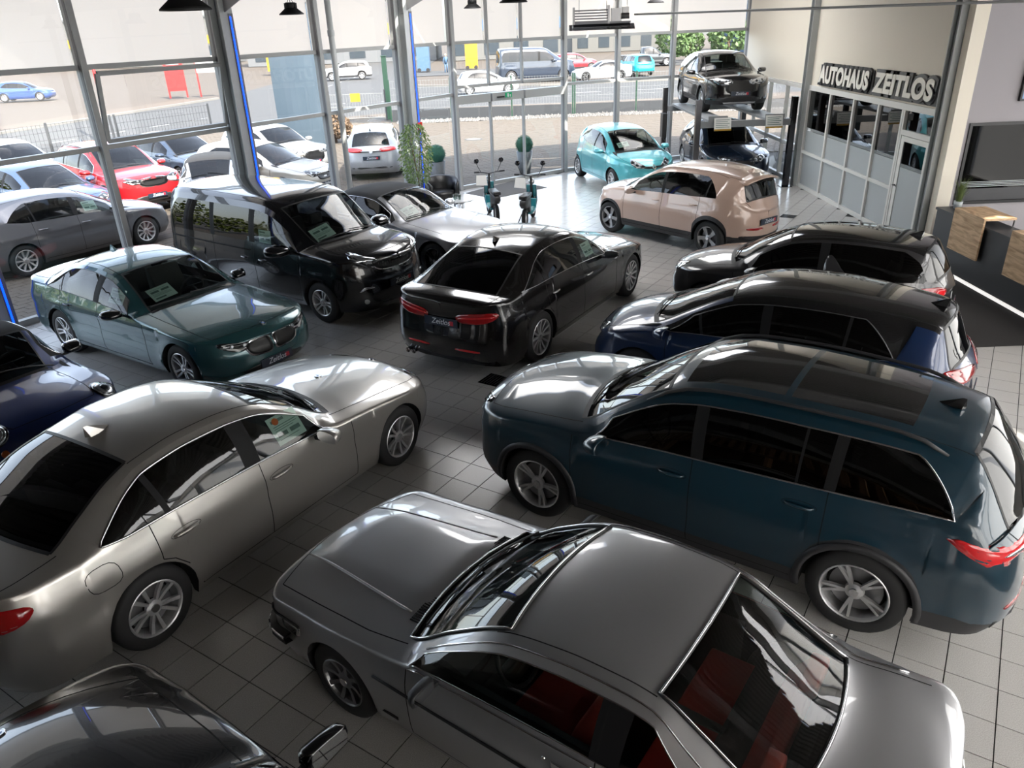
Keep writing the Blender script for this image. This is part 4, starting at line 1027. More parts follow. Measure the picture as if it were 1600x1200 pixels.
def det_MANTA(c):
    x0 = c.x0
    c.front('headlamp', [(.44, .50), (.43, .68), (.73, .68), (.745, .50)], MATS['lamp_clear'], off=.008, sm=1)
    c.front('grille', [(-.41, .66), (-.41, .50), (.41, .50), (.41, .66)], MATS['mesh_black'], both=False, sm=0)
    for z, h, o in ((.44, .075, .05),):
        b = c.arc_bumper('bumper', z, h, MATS['rubber'], .55, .055, True, .86); c.arc_bumper('bumper_chrome_strip', z+.02, .02, MATS['chrome'], .55, .062, True, .86)
    c.arc_bumper('bumper', .46, .09, MATS['rubber'], .5, .06, False, .86); c.arc_bumper('bumper_chrome_strip', .49, .02, MATS['chrome'], .5, .068, False, .86)
    c.corner('indicator_lamp', [(.56, .50), (.56, .60), (.74, .60), (.74, .50)], 70, MATS['lamp_clear'], sm=1)
    c.rear('tail_lamp', [(.42, .55), (.42, .76), (.74, .76), (.74, .55)], MATS['lamp_red'], sm=1)
    # flank rubbing strip
    for sg in (1, -1):
        for s0, s1 in ((.15, .50), (1.22, 3.0), (3.8, 4.3)):
            pts = []
            for s in np.linspace(s0, s1, 12):
                h, n = c.hit((x0-s, sg*3, .60), (0, -sg, 0))
                if h: pts.append((h[0], h[1]+sg*.006, h[2]))
            m = MB(); m.tube(pts, .010, 6); m.build('rubbing_strip', MATS['rubber'], c.root, True)
    for sg in (1, -1):   # pressed creases on the bonnet
        pts = []
        for s in np.linspace(.10, 1.24, 24):
            h, n = c.hit((x0-s, sg*(.34+.10*s), 3), (0, 0, -1)); pts.append((h[0], h[1], h[2]-.004))
        m = MB(); m.tube(pts, .011, 8); m.build('bonnet_crease', c.m['paint'], c.root, True)
    for sg in (1, -1):
        for s, z in ((1.30, .32),):
            h, n = c.hit((x0-s, sg*3, z), (0, -sg, 0)); y = h[1]; m = MB(); m.box((x0-s-.09, min(y, y+sg*.004), z-.012), (x0-s+.09, max(y, y+sg*.004), z+.012)); m.build('model_badge', MATS['chrome_dark'], c.root)
    # cowl vents: slots either side
    for y0 in (.30, -.50):
        for j in range(13):
            y = y0+j*.018; m = MB()
            h, n = c.hit((x0-1.31-.02*abs(y), y, 3), (0, 0, -1))
            if h: m.box((h[0]-.045, y-.005, h[2]-.004), (h[0]+.045, y+.005, h[2]+.003)); m.build('vent_slot', MATS['seam'], c.root)
    mb = MB(); Q = c.Q
    # chrome frames of windscreen and rear window
    iw0, iwa, iwb, irl, ie = c.iw; cs = [r[2] for r in c.rails]
    for c0, c1 in ((c.p['cowl'], c.p['header']), (c.p['rheader'], c.p['rbase'])):
        I = [i for i, v in enumerate(cs) if c0-1e-4 <= v <= c1+1e-4]
        for r_, off, m, nm in ((.013, .003, MATS['rubber'], 'window_seal'), (.006, .014, MATS['chrome'], 'window_chrome')):
            pts = [Q[I[0], k]*np.array((1, -1, 1)) for k in range(c.nr-1, ie, -1)]
            pts = [Q[I[0], k] for k in range(c.nr-1, ie, -1)]+[Q[i, ie] for i in I]+[Q[I[-1], k] for k in range(ie+1, c.nr)]
            full = pts+[q*np.array((1, -1, 1)) for q in pts[::-1]]
            P = []
            for q in full:
                h = c.bvh.find_nearest(Vector(q)); n = h[1]; n = n if n.z > 0 else -n
                v = np.array(h[0]+n*off)
                if not P or np.linalg.norm(v-P[-1]) > .01: P.append(v)
            t = MB(); t.tube(P+[P[0]], r_, 6, cap=False); t.build(nm, m, c.root, True)
    # drip rail chrome along the roof edge
    for sg in (1, -1):
        pts = [c.P(s, irl)*np.array((1, sg, 1))+np.array((0, sg*.004, .004)) for s in np.linspace(1.62, 3.9, 40)]
        t = MB(); t.tube(pts, .006, 5); t.build('drip_rail', MATS['chrome'], c.root, True)
        pts = []
        for s in np.linspace(1.52, 2.78, 20):
            q = c.P(s, iw0)*np.array((1, sg, 1))+np.array((0, sg*.006, .0)); pts.append(q)
        t = MB(); t.tube(pts, .007, 5); t.build('waist_trim', MATS['chrome'], c.root, True)
        m = MB(); h, n = c.hit((x0-2.62, sg*3, .74), (0, -sg, 0)); y = h[1]
        m.box((h[0]-.08, min(y, y+sg*.012), .715), (h[0]+.08, max(y, y+sg*.012), .765)); o = m.build('door_handle', MATS['chrome'], c.root); bevel(o, .005)
        m = MB(); m.lathe([(.014, 0), (.012, .006*sg), (0, .006*sg)], c=(h[0]+.13, y, .745), ax='y', n=14); m.build('door_lock', MATS['chrome'], c.root)
    c.wipers(); 
def det_E36(c):
    c.front('headlamp', [(.30, .50), (.30, .64), (.74, .64), (.76, .50)], MATS['lamp_dark'], off=.008, sm=1)
    c.front('grille', [(.02, .50), (.02, .63), (.22, .63), (.22, .50)], MATS['mesh_black'], off=.01, sm=1); c.badge(0, True, .04, 'roundel', 0, c.x0-.22, True)
    c.corner('indicator_lamp', [(.70, .50), (.70, .58), (.80, .58), (.80, .50)], 55, MATS['lamp_red'], sm=1)
    c.paper(s=1.70, y=-.28, size=(.38, .27)); c.wipers(); c.plate(.38)
def det_CABRIO(c):
    lamp_unit(c, [(.20, .60), (.18, .70), (.40, .77), (.64, .80), (.62, .72), (.48, .61)], 38)
    c.front('grille', [(-.42, .64), (-.34, .44), (.34, .44), (.42, .64)], MATS['mesh_black'], both=False); c.badge(.56, True, .09, 'star'); c.badge(0, True, .03, 'star', 0, c.x0-.25, True)
    c.handles([2.75], [.82]); c.wipers(); c.paper(s=1.80, y=-.38, size=(.32, .24)); c.plate(.36); c.corner('tail_lamp', [(.2, .80), (.2, .93), (.6, .95), (.65, .85)], 42, MATS['lamp_red'], front=False)
def det_MINI(c):
    oval = lambda a, z, r, k=1.: [(a+r*math.cos(t), z+r*k*math.sin(t)) for t in np.linspace(0, 2*math.pi, 13)[:-1]]
    for nm, r_, m_, o_ in (('lamp_bezel', .135, 'chrome_dark', .010), ('headlamp', .112, 'lamp_clear', .020), ('lamp_reflector', .085, 'lamp_glass', .024), ('lamp_projector', .045, 'lamp_dark', .030)):
        c.patch(nm, [(r_*math.cos(t), r_*math.sin(t)) for t in np.linspace(0, 2*math.pi, 13)[:-1]], (-.74, -.36, -.57), (c.x0-.30, .60, .80), MATS[m_], off=o_, u=(-.4376, .8992, 0))
    c.corner('indicator_lamp', oval(.60, .62, .035), 33, MATS['lamp_orange'], off=.012)
    c.front('grille', [(-.36, .68), (-.30, .50), (.30, .50), (.36, .68)], MATS['mesh_black'], both=False); c.plate(.42)
    c.wipers()
    c.handles([2.15], [.80], MATS['chrome'])
def det_VAN(c):
    lamp_unit(c, [(.22, .90), (.20, .98), (.50, 1.07), (.84, 1.15), (.80, 1.06), (.50, .90)], 40, eyes=1, m='lamp_clear')
    c.front('grille_frame', [(-.50, 1.01), (-.38, .82), (.38, .82), (.50, 1.01), (0, 1.04)], MATS['chrome'], both=False, off=.004)
    c.front('grille', [(-.475, .995), (-.365, .835), (.365, .835), (.475, .995), (0, 1.025)], MATS['mesh_black'], both=False, off=.009)
    for j in range(15):
        y = -.35+j*.05
        h, n = c.hit((5, y, .92), (-1, 0, 0))
        if h and abs(y) > .03: m = MB(); m.box((h[0]-.005, y-.004, .85), (h[0]+.018, y+.004, .99)); m.build('grille_bar', MATS['chrome'], c.root)
    c.front('lower_grille', [(-.6, .55), (-.52, .32), (.52, .32), (.6, .55)], MATS['mesh_black'], both=False); c.badge(.93, True, .08, 'lion'); c.plate(.62)
    c.corner('daytime_lamp', [(.46, .60), (.46, .615), (.62, .625), (.70, .56), (.68, .555), (.62, .61)], 40, MATS['lamp_clear'], off=.01, sm=0)
    c.corner('fog_lamp', [(.60+.045*math.cos(t), .40+.045*math.sin(t)) for t in np.linspace(0, 2*math.pi, 9)[:-1]], 40, MATS['lamp_clear'], off=.01)
    c.wipers(); c.handles([2.2, 2.66], [.86, .86]); c.paper(s=1.22, y=-.44, size=(.36, .26)); c.paper(side=-1, s=2.12)
    c.corner('tail_lamp', [(.40, .80), (.40, 1.35), (.52, 1.35), (.54, .80)], 55, MATS['lamp_red'], front=False)
    for sg in (1, -1):
        m = MB(); pts = []
        for s in np.linspace(2.5, 4.75, 14):
            h, n = c.hit((c.x0-s, sg*3, 1.0), (0, -sg, 0)); pts.append((h[0], h[1]+sg*.002, h[2]))
        m.tube(pts, .012, 6); m.build('door_rail', MATS['seam'], c.root, True)
# ------------------------------------------------------------------ materials of the hall
mat('alloy_grey', (.30,.30,.31), .3, .9); mat('alloy_black', (.03,.03,.032), .25, .9); mat('chrome_dark', (.06,.06,.065), .2, 1.)
mat('frame_grey', (.34,.35,.35), .42); mat('frame_dark', (.16,.16,.17), .5); mat('column_grey', (.40,.42,.42), .45)
mat('cream_wall', (.80,.74,.63), .7); mat('lilac_wall', (.34,.32,.335), .75); mat('office_frame', (.70,.69,.66), .45)
mat('ceiling', (.15,.14,.13), .6); mat('beam', (.33,.33,.33), .6); mat('dark_wall', (.62,.60,.56), .8)
mat('lamp_black', (.012,.012,.013), .5); mat('neon', (.02,.08,1.), .4, emit=(.0,.06,1.), estr=2.2)
mat('grout', (.02,.019,.018), .9)
def tile_mat():
    m = mat('tile', (.36,.35,.335), .34); nt = m.node_tree; p = pr(m); p.inputs['Specular IOR Level'].default_value = .6
    g = nt.nodes.new('ShaderNodeNewGeometry'); n1 = nt.nodes.new('ShaderNodeTexNoise'); n1.inputs['Scale'].default_value = 170; n1.inputs['Detail'].default_value = 3
    n2 = nt.nodes.new('ShaderNodeTexNoise'); n2.inputs['Scale'].default_value = .6; n2.inputs['Detail'].default_value = 3
    nt.links.new(g.outputs['Position'], n1.inputs['Vector']); nt.links.new(g.outputs['Position'], n2.inputs['Vector'])
    cr = nt.nodes.new('ShaderNodeValToRGB'); cr.color_ramp.elements[0].color = (.46,.445,.42,1); cr.color_ramp.elements[1].color = (.60,.585,.56,1); cr.color_ramp.elements[0].position = .38; cr.color_ramp.elements[1].position = .62
    nt.links.new(n1.outputs['Fac'], cr.inputs[0]); nt.links.new(cr.outputs[0], p.inputs['Base Color'])
    mr = nt.nodes.new('ShaderNodeMapRange'); mr.inputs[3].default_value = .16; mr.inputs[4].default_value = .28; nt.links.new(n2.outputs['Fac'], mr.inputs[0]); nt.links.new(mr.outputs[0], p.inputs['Roughness'])
    b = nt.nodes.new('ShaderNodeBump'); b.inputs['Strength'].default_value = .04; nt.links.new(n1.outputs['Fac'], b.inputs['Height']); nt.links.new(b.outputs[0], p.inputs['Normal'])
    return m
tile_mat()
glassmat('pane', (.92,.93,.92), 1.5); glassmat('office_glass', (.10,.11,.11), 1.9)
def blind_mat():
    m = bpy.data.materials.new('blind_cloth'); m.use_nodes = True; nt = m.node_tree; nt.nodes.clear(); o = nt.nodes.new('ShaderNodeOutputMaterial')
    d = nt.nodes.new('ShaderNodeBsdfDiffuse'); t = nt.nodes.new('ShaderNodeBsdfTranslucent'); s = nt.nodes.new('ShaderNodeMixShader'); s.inputs[0].default_value = .8
    d.inputs[0].default_value = (.78,.75,.70,1); t.inputs[0].default_value = (.93,.86,.79,1); nt.links.new(d.outputs[0], s.inputs[1]); nt.links.new(t.outputs[0], s.inputs[2]); nt.links.new(s.outputs[0], o.inputs[0]); MATS['blind_cloth'] = m
blind_mat()
def wood_mat():
    m = mat('oak', (.5,.33,.19), .5); nt = m.node_tree; p = pr(m); tc = nt.nodes.new('ShaderNodeTexCoord'); mp = nt.nodes.new('ShaderNodeMapping'); mp.inputs['Scale'].default_value = (3,1.0,7)
    n = nt.nodes.new('ShaderNodeTexNoise'); n.inputs['Scale'].default_value = 2.2; n.inputs['Detail'].default_value = 8; n.inputs['Distortion'].default_value = 1.2
    cr = nt.nodes.new('ShaderNodeValToRGB'); cr.color_ramp.elements[0].position = .3; cr.color_ramp.elements[0].color = (.36,.22,.12,1); cr.color_ramp.elements[1].position = .62; cr.color_ramp.elements[1].color = (.66,.46,.28,1)
    nt.links.new(tc.outputs['Object'], mp.inputs[0]); nt.links.new(mp.outputs[0], n.inputs['Vector']); nt.links.new(n.outputs['Fac'], cr.inputs[0]); nt.links.new(cr.outputs[0], p.inputs['Base Color'])
wood_mat()
mat('counter_grey', (.045,.046,.05), .45); mat('black_frame', (.01,.01,.011), .4); mat('frost', (.40,.43,.44), .35); mat('carpet', (.030,.027,.026), .95, noise=(250,.35)); mat('doormat', (.10,.095,.09), .95, noise=(200,.3))
mat('white_plastic', (.75,.75,.73), .4); mat('led_white', (.8,.8,.78), .5, emit=(1,.97,.92), estr=.55)

# ------------------------------------------------------------------ floor of square tiles
PH = .9897; TS = .326; TX, TY = -3.0715, 3.5894; cP, sP = math.cos(PH), math.sin(PH)
def tpos(i, j): return np.array((TX+TS*(i*cP+j*sP), TY+TS*(i*sP-j*cP)))
FAC = [(-14.0, 3.05), (-11.10, 7.35), (-8.31, 11.54), (-6.92, 13.6), (-5.43, 15.86), (-3.97, 18.0), (-2.54, 20.12), (-1.31, 21.95), (-.34, 22.65), (.61, 23.34), (1.88, 24.27), (3.59, 25.1), (5.41, 25.74), (8.0, 26.62)]
XR = 8.0
HALL = FAC+[(8.0, 13.9), (11.4, 13.9), (11.4, -4), (-14, -4)]
CEIL = FAC+[(8.0, 13.9), (11.4, 13.9), (11.4, 8.5), (8.5, 8.5), (8.5, -4.1), (-14, -4.1)]
def inside(x, y, poly):
    r = False; n = len(poly)
    for i in range(n):
        (x1, y1), (x2, y2) = poly[i], poly[(i+1) % n]
        if (y1 > y) != (y2 > y) and x < (x2-x1)*(y-y1)/(y2-y1)+x1: r = not r
    return r
fl = mesh('floor', [(x, y, -.006) for x, y in HALL], [tuple(range(len(HALL)))[::-1]], MATS['grout']); struct(fl)
camx = np.array((0, 0.))
def tile_verts(i, j, g=.0038):
    c = tpos(i+.5, j+.5); wj = .006 if (j % 17) == 2 else g; wi = .006 if (i % 17) == 5 else g
    h = TS/2; a = np.array((cP, sP)); b = np.array((sP, -cP)); P = []
    for u, v in ((-h+wi, -h+wj), (h-g, -h+wj), (h-g, h-g), (-h+wi, h-g)): P.append(c+a*u+b*v)
    return P, c
TL = []
for i in range(-50, 95):
    for j in range(-75, 75):
        P, c = tile_verts(i, j)
        if c[1] < 1.6 or c[1] > 27 or abs(c[0]) > 1.2+.72*c[1]+.6: continue
        if not inside(c[0], c[1], HALL): continue
        TL.append((c[0]**2+(c[1])**2, P, c))
TL.sort(key=lambda q: q[0])
def slab(P, z0, z1):
    V = [(p[0], p[1], z0) for p in P]+[(p[0], p[1], z1) for p in P]
    return V, [(4, 5, 6, 7), (0, 1, 5, 4), (1, 2, 6, 5), (2, 3, 7, 6), (3, 0, 4, 7)]
near = [q for q in TL if q[2][1] > 2.2][:300]
ids = set(id(q) for q in near)
base = None
for q in near:
    V, F = slab([p-q[2] for p in q[1]], -.006, 0)
    o = mesh('tile', [(v[0], v[1], v[2]) for v in V], [f[::-1] for f in F], MATS['tile'], fl); o.location = (q[2][0], q[2][1], 0)
rest = MB()
for q in TL:
    if id(q) not in ids:
        V, F = slab(q[1], -.006, 0); rest.add(V, [f[::-1] for f in F])
o = rest.build('floor_tiles', MATS['tile'], fl); o['kind'] = 'stuff'
# carpet and mats
def rug(name, pts, z, m, label, cat):
    mb = MB(); mb.prism(pts, lambda p, k: (p[0], p[1], .001 if k == 0 else z)); o = mb.build(name, m); fixn(o); tag(o, label, cat); return o
rug('carpet', [(5.5, 9.5), (7.69, 9.5), (7.69, 13.3), (5.5, 13.3)], .012, MATS['carpet'], 'large dark brown carpet in front of the grey reception counter', 'carpet')
rug('door_mat', [(-1.09, 21.46), (.24, 23.0), (1.22, 21.84), (-.29, 20.6)], .010, MATS['doormat'], 'grey entrance mat lying inside the glass sliding doors', 'mat')
def grate(x, y, lab):
    t = empty('floor_drain', (x, y, 0), PH); tag(t, lab, 'drain'); m = MB(); m.box((-.16, -.16, -.003), (.16, .16, .003)); m.build('frame', MATS['chrome_dark'], t)
    for k in range(7): m = MB(); m.box((-.14, -.13+k*.04, .003), (.14, -.11+k*.04, .006)); m.build('grate_bar', MATS['plastic_dark'], t)
grate(-.23, 9.04, 'square dark floor drain between the black hatchback and the teal sport utility car'); grate(6.55, 17.36, 'square floor drain beside the beige electric hatchback')

# ------------------------------------------------------------------ glass front
ZS, ZL, ZU, ZT = .10, 2.56, 3.84, 5.35
wn = 0
def seg(a, b): a = np.array(a); b = np.array(b); d = b-a; l = np.linalg.norm(d); d = d/l; return a, b, d, l, np.array((-d[1], d[0]))
for k in range(len(FAC)-1):
    a, b, d, l, n = seg(FAC[k], FAC[k+1])
    if np.dot(n, (a+b)/2-np.array((0, 5))) < 0: n = -n     # n points outdoors
    wn += 1; w = empty('window_%d' % wn); struct(w)
    door = FAC[k][0] in (-1.31, -.34, .61)
    def transom(z0, z1, dep=.10, nm='transom', m='frame_grey'):
        mb = MB(); mb.obox((a+b)/2, d, n, l/2-.03, dep/2, z0, z1); mb.build(nm, MATS[m], w)
    transom(0, ZS, .12); 
    if not door: transom(ZL-.035, ZL+.045)
    else:
        transom(2.30, 2.52, .26, 'door_header', 'frame_grey'); transom(2.70, 2.78)
    transom(ZU-.04, ZU+.04); transom(ZT-.08, ZT)
    zs = [(ZS, 2.30 if door else ZL-.035), (2.78 if door else ZL+.045, ZU-.04), (ZU+.04, ZT-.08)]
    if door: zs.append((2.52, 2.70))
    for z0, z1 in zs:
        A, B = a+d*.03, b-d*.03
        mesh('pane', [(A[0], A[1], z0), (B[0], B[1], z0), (B[0], B[1], z1), (A[0], A[1], z1)], [(0, 1, 2, 3)], MATS['pane'], w)
    # roller blind outside the upper panes
    LB = ['', '', 'left of the first leaning mullion', 'right of the first leaning mullion', 'between the first steel column and the rain pipe', 'between the rain pipe and the second steel column', 'just right of the second steel column', 'over the first door leaf', 'over the middle door leaf', 'over the last door leaf', 'above the turquoise hatchback', 'between the turquoise hatchback and the car lift', 'above the black car on the lift']
    c = (a+b)/2+n*.14
    mb = MB(); mb.obox(c, d, n, l/2-.02, .003, ZU+.03, ZT); o = mb.build('roller_blind', MATS['blind_cloth'])
    tag(o, 'cream roller blind drawn down '+(LB[k] or 'at the hidden left end, bay %s' % ('one', 'two')[k]), 'blind', 'cream roller blinds of the glass front')
for k, P in enumerate(FAC):
    a = np.array(P); q = FAC[min(k+1, len(FAC)-1)]; q0 = FAC[max(k-1, 0)]; d = np.array(q, float)-np.array(q0, float); d /= np.linalg.norm(d); n = np.array((-d[1], d[0]))
    if np.dot(n, a-np.array((0, 5))) < 0: n = -n
    t = empty('trim_%d' % (k+1)); struct(t)
    dl = k in (8, 9)
    mb = MB(); mb.obox(a-n*.05, d, n, .024 if dl else .05, .05 if dl else .10, 0, 2.3 if dl else ZT); 
    if dl: mb.obox(a-n*.02, d, n, .025, .05, 2.75, ZT)
    mb.build('mullion', MATS['frame_grey'], t)
    if not dl:
        for s_ in (-1, 1): mb = MB(); mb.obox(a-n*.145, d, n, .008, .008, 0, ZT); mb = MB(); mb.obox(a+d*s_*.051-n*.08, d, n, .004, .035, 0, ZT); mb.build('cover_strip', MATS['frame_dark'], t)
# tilted sash in the bay right of the first mullion
a, b, d, l, n = seg((-6.92, 13.6), (-5.43, 15.86)); n = -n if np.dot(n, (a+b)/2) < 0 else n; t = struct(empty('window_99'))
a_, b_ = a+d*.13, b-d*.10; zz = (2.66, 3.74); of1, of0 = .06, .22
P4 = [(*(a_-n*of1), zz[0]), (*(b_-n*of1), zz[0]), (*(b_-n*of0), zz[1]), (*(a_-n*of0), zz[1])]
for k in range(4): mb = MB(); mb.bar(P4[k], P4[(k+1) % 4], .07, .05, up=(n[0], n[1], .2)); mb.build('sash_bar', MATS['frame_grey'], t)
# roof columns with blue light tubes
def column(x, y, d, lab, nm):
    d = np.array(d); d /= np.linalg.norm(d); n = np.array((d[1], -d[0])); c = np.array((x, y)); t = empty(nm); struct(t)
    h = ZT
    for s_ in (-1, 1): mb = MB(); mb.obox(c+n*.14*s_, d, n, .14, .010, 0, h); mb.build('flange', MATS['column_grey'], t)
    mb = MB(); mb.obox(c, d, n, .006, .13, 0, h); mb.build('web', MATS['column_grey'], t)
    mb = MB(); mb.obox(c+n*.0+d*.075, d, n, .01, .07, .4, h-.6); mb.build('cable_duct', MATS['frame_dark'], t)
    return t, c, d, n
dF = (.558, .83)
for k, (P, lab) in enumerate((((-5.43, 15.86), 'first'), ((-2.54, 20.12), 'second'), ((-8.31, 11.54), 'hidden'))):
    d = np.array(dF); n = np.array((d[1], -d[0])); c = np.array(P)+n*.33+d*.03
    t, c, d, n = column(c[0], c[1], d, lab, 'trim_%d' % (30+k))
    mb = MB(); e = c+n*.175+d*.06; mb.tube([(e[0], e[1], .25), (e[0], e[1], 4.55)], .014, 8); o = mb.build('light_tube', MATS['neon']); tag(o, 'vertical glowing blue light tube on the %s steel column' % {'first': 'first grey', 'second': 'second grey', 'hidden': 'leftmost hidden'}[lab], 'light')
    mb = MB(); mb.obox(e+d*.02-n*.012, d, n, .05, .006, .2, 4.6); mb.build('tube_backing', MATS['frame_dark'], t)
mb = MB(); e = np.array((-2.54, 20.12))+np.array((.83, -.558))*.60; mb.obox(e, np.array(dF), np.array((.83, -.558)), .085, .005, 1.95, 2.12); o = mb.build('fire_sign', mat('sign_red', (.65, .03, .02), .4)); tag(o, 'small red fire extinguisher sign on the second grey column', 'sign')
mb2 = MB(); mb2.obox(e+np.array((.83, -.558))*.007, np.array(dF), np.array((.83, -.558)), .02, .002, 1.98, 2.08); mb2.build('pictogram', MATS['white_gloss'], o)
# rain pipe beside the third mullion
mb = MB(); p0 = np.array((-3.97, 18.0))+np.array((.83, -.558))*.16+np.array(dF)*.34; mb.tube([(p0[0], p0[1], .0), (p0[0], p0[1], ZT)], .065, 16); o = mb.build('rain_pipe', MATS['column_grey'], None, True); tag(o, 'round light grey rain pipe running up beside a mullion of the glass front', 'pipe')
for z in (2.45, 4.2):
    m = MB(); m.lathe([(.066, -.06), (.078, -.06), (.078, .06), (.066, .06)], c=(p0[0], p0[1], z), n=16); m.build('pipe_socket', MATS['column_grey'], o)
# door furniture: exit sign, sensor
dD = np.array((.808, .589)); nD = np.array((.589, -.808))
def on_door(x, z0, z1, hw, off, nm, m, lab=None, cat=None, par=None):
    c = np.array((-1.31, 21.95))+dD*x+nD*off; mb = MB(); mb.obox(c, dD, nD, hw, .02, z0, z1); o = mb.build(nm, MATS[m] if isinstance(m, str) else m, par)
    if lab: tag(o, lab, cat)
    return o
ex = on_door(1.78, 2.37, 2.50, .11, .15, 'exit_sign', mat('sign_green', (.01, .22, .10), .4, emit=(.01, .3, .12), estr=.3), 'green emergency exit sign on the sliding door header', 'sign')
on_door(1.74, 2.39, 2.48, .022, .172, 'door_pictogram', 'white_gloss', par=ex); on_door(1.82, 2.39, 2.45, .012, .172, 'figure_pictogram', 'white_gloss', par=ex)
on_door(1.50, 2.38, 2.42, .12, .16, 'door_sensor', 'lamp_black', 'small black motion sensor on the sliding door header', 'sensor')
# ------------------------------------------------------------------ right wall with the office glazing
def wallbox(name, a, b, m, par=None):
    mb = MB(); mb.box(a, b); o = mb.build(name, MATS[m], par); 
    if par is None: struct(o)
    return o
XW = 8.0
wr = wallbox('wall_right', (XW, 14.0, 2.55), (XW+.2, 26.7, ZT), 'cream_wall')
for y, w, nm in ((20.85, .10, 'trim_40'), (14.22, .13, 'trim_41')):
    t = empty(nm); struct(t)
    for s_ in (-1, 1): mb = MB(); mb.box((XW-.16, y+s_*.10-.01, 0), (XW, y+s_*.10+.01, ZT)); mb.build('flange', MATS['column_grey'], t)
    mb = MB(); mb.box((XW-.09, y-.09, 0), (XW-.07, y+.09, ZT)); mb.build('web', MATS['frame_grey'], t)
wallbox('wall_right_pier', (XW-.05, 13.88, 0), (XW+.2, 14.08, ZT), 'cream_wall')
# office front: mullions and panes
of = empty('window_40'); struct(of)
ys = [20.70, 19.31, 17.98, 16.75, 15.70]; zt = 2.44
def ob(nm, a, b, m='office_frame'): mb = MB(); mb.box(a, b); return mb.build(nm, MATS[m], of)
ob('top_rail', (XW-.04, 14.36, zt), (XW+.04, 20.75, zt+.12)); ob('sill_rail', (XW-.05, 15.66, 0), (XW+.04, 20.75, .09)); ob('mid_rail', (XW-.05, 15.66, .88), (XW+.04, 20.75, .95))
for y in [20.72]+ys[1:]: ob('mullion', (XW-.055, y-.035, .0), (XW+.04, y+.035, zt))
for j in range(4):
    y1, y0 = ys[j]-.035, ys[j+1]+.035
    ob('clear_pane', (XW-.006, y0, 1.52), (XW+.006, y1, zt), 'office_glass'); ob('frosted_pane', (XW-.006, y0, .95), (XW+.006, y1, 1.46), 'frost'); ob('lower_pane', (XW-.006, y0, .09), (XW+.006, y1, .88), 'frost')
    for q in range(3): ob('frost_stripe', (XW-.008, y0, 1.475+q*.022), (XW+.002, y1, 1.487+q*.022), 'frost')
dr = empty('door_1'); struct(dr)
def db(nm, a, b, m='office_frame', par=dr): mb = MB(); mb.box(a, b); return mb.build(nm, MATS[m], par)
db('frame', (XW-.05, 15.60, 0), (XW+.04, 15.66, zt)); db('frame', (XW-.05, 14.36, 0), (XW+.04, 14.48, zt)); db('transom_rail', (XW-.05, 14.48, 1.98), (XW+.04, 15.60, 2.08))
db('top_pane', (XW-.006, 14.52, 2.08), (XW+.006, 15.56, zt), 'office_glass')
lf = db('door_leaf', (XW-.045, 15.46, .02), (XW-.01, 15.58, 1.97)); db('stile', (XW-.045, 14.50, .02), (XW-.01, 14.60, 1.97), par=lf); db('rail', (XW-.045, 14.60, .02), (XW-.01, 15.46, .14), par=lf); db('rail', (XW-.045, 14.60, 1.87), (XW-.01, 15.46, 1.97), par=lf)
db('door_pane', (XW-.03, 14.60, 1.45), (XW-.02, 15.46, 1.87), 'office_glass', lf); db('frosted_pane', (XW-.03, 14.60, .14), (XW-.02, 15.46, 1.38), 'frost', lf)
for q in range(3): db('frost_stripe', (XW-.032, 14.6, 1.392+q*.02), (XW-.02, 15.46, 1.402+q*.02), 'frost', lf)
m = MB(); m.tube([(XW-.05, 15.50, 1.02), (XW-.10, 15.50, 1.02), (XW-.10, 15.36, 1.02)], .011, 8); m.build('door_handle', MATS['lamp_black'], lf)
for z in (.3, 1.0, 1.75): m = MB(); m.tube([(XW-.055, 14.49, z), (XW-.055, 14.49, z+.1)], .012, 8); m.build('hinge', MATS['lamp_black'], lf)
# glass part of the right wall beyond the pillar, down to the corner
og = empty('window_41'); struct(og)
for y in (20.98, 22.4, 23.8, 25.2, 26.55): mb = MB(); mb.box((XW-.05, y-.03, 0), (XW+.05, y+.03, 2.5)); mb.build('mullion', MATS['office_frame'], og)
for z in (0, .92, 2.44): mb = MB(); mb.box((XW-.05, 20.98, z), (XW+.05, 26.55, z+.09)); mb.build('transom', MATS['office_frame'], og)
for y in (21.01, 22.43, 23.83, 25.23): 
    for z0, z1 in ((.09, .92), (1.01, 2.44)): mesh('pane', [(XW, y, z0), (XW, y+1.34, z0), (XW, y+1.34, z1), (XW, y, z1)], [(0, 1, 2, 3)], MATS['pane'], og)
# dim offices behind the glazing
wallbox('wall_office_rear', (12.4, 14.1, 0), (12.6, 20.9, 2.9), 'cream_wall'); wallbox('floor_office', (8.2, 14.1, -.03), (12.4, 20.9, 0), 'dark_wall'); wallbox('ceiling_office', (8.2, 14.1, 2.9), (12.4, 20.7, 3.0), 'cream_wall'); wallbox('wall_office_side', (8.2, 20.7, 0), (12.4, 20.9, 2.9), 'cream_wall')
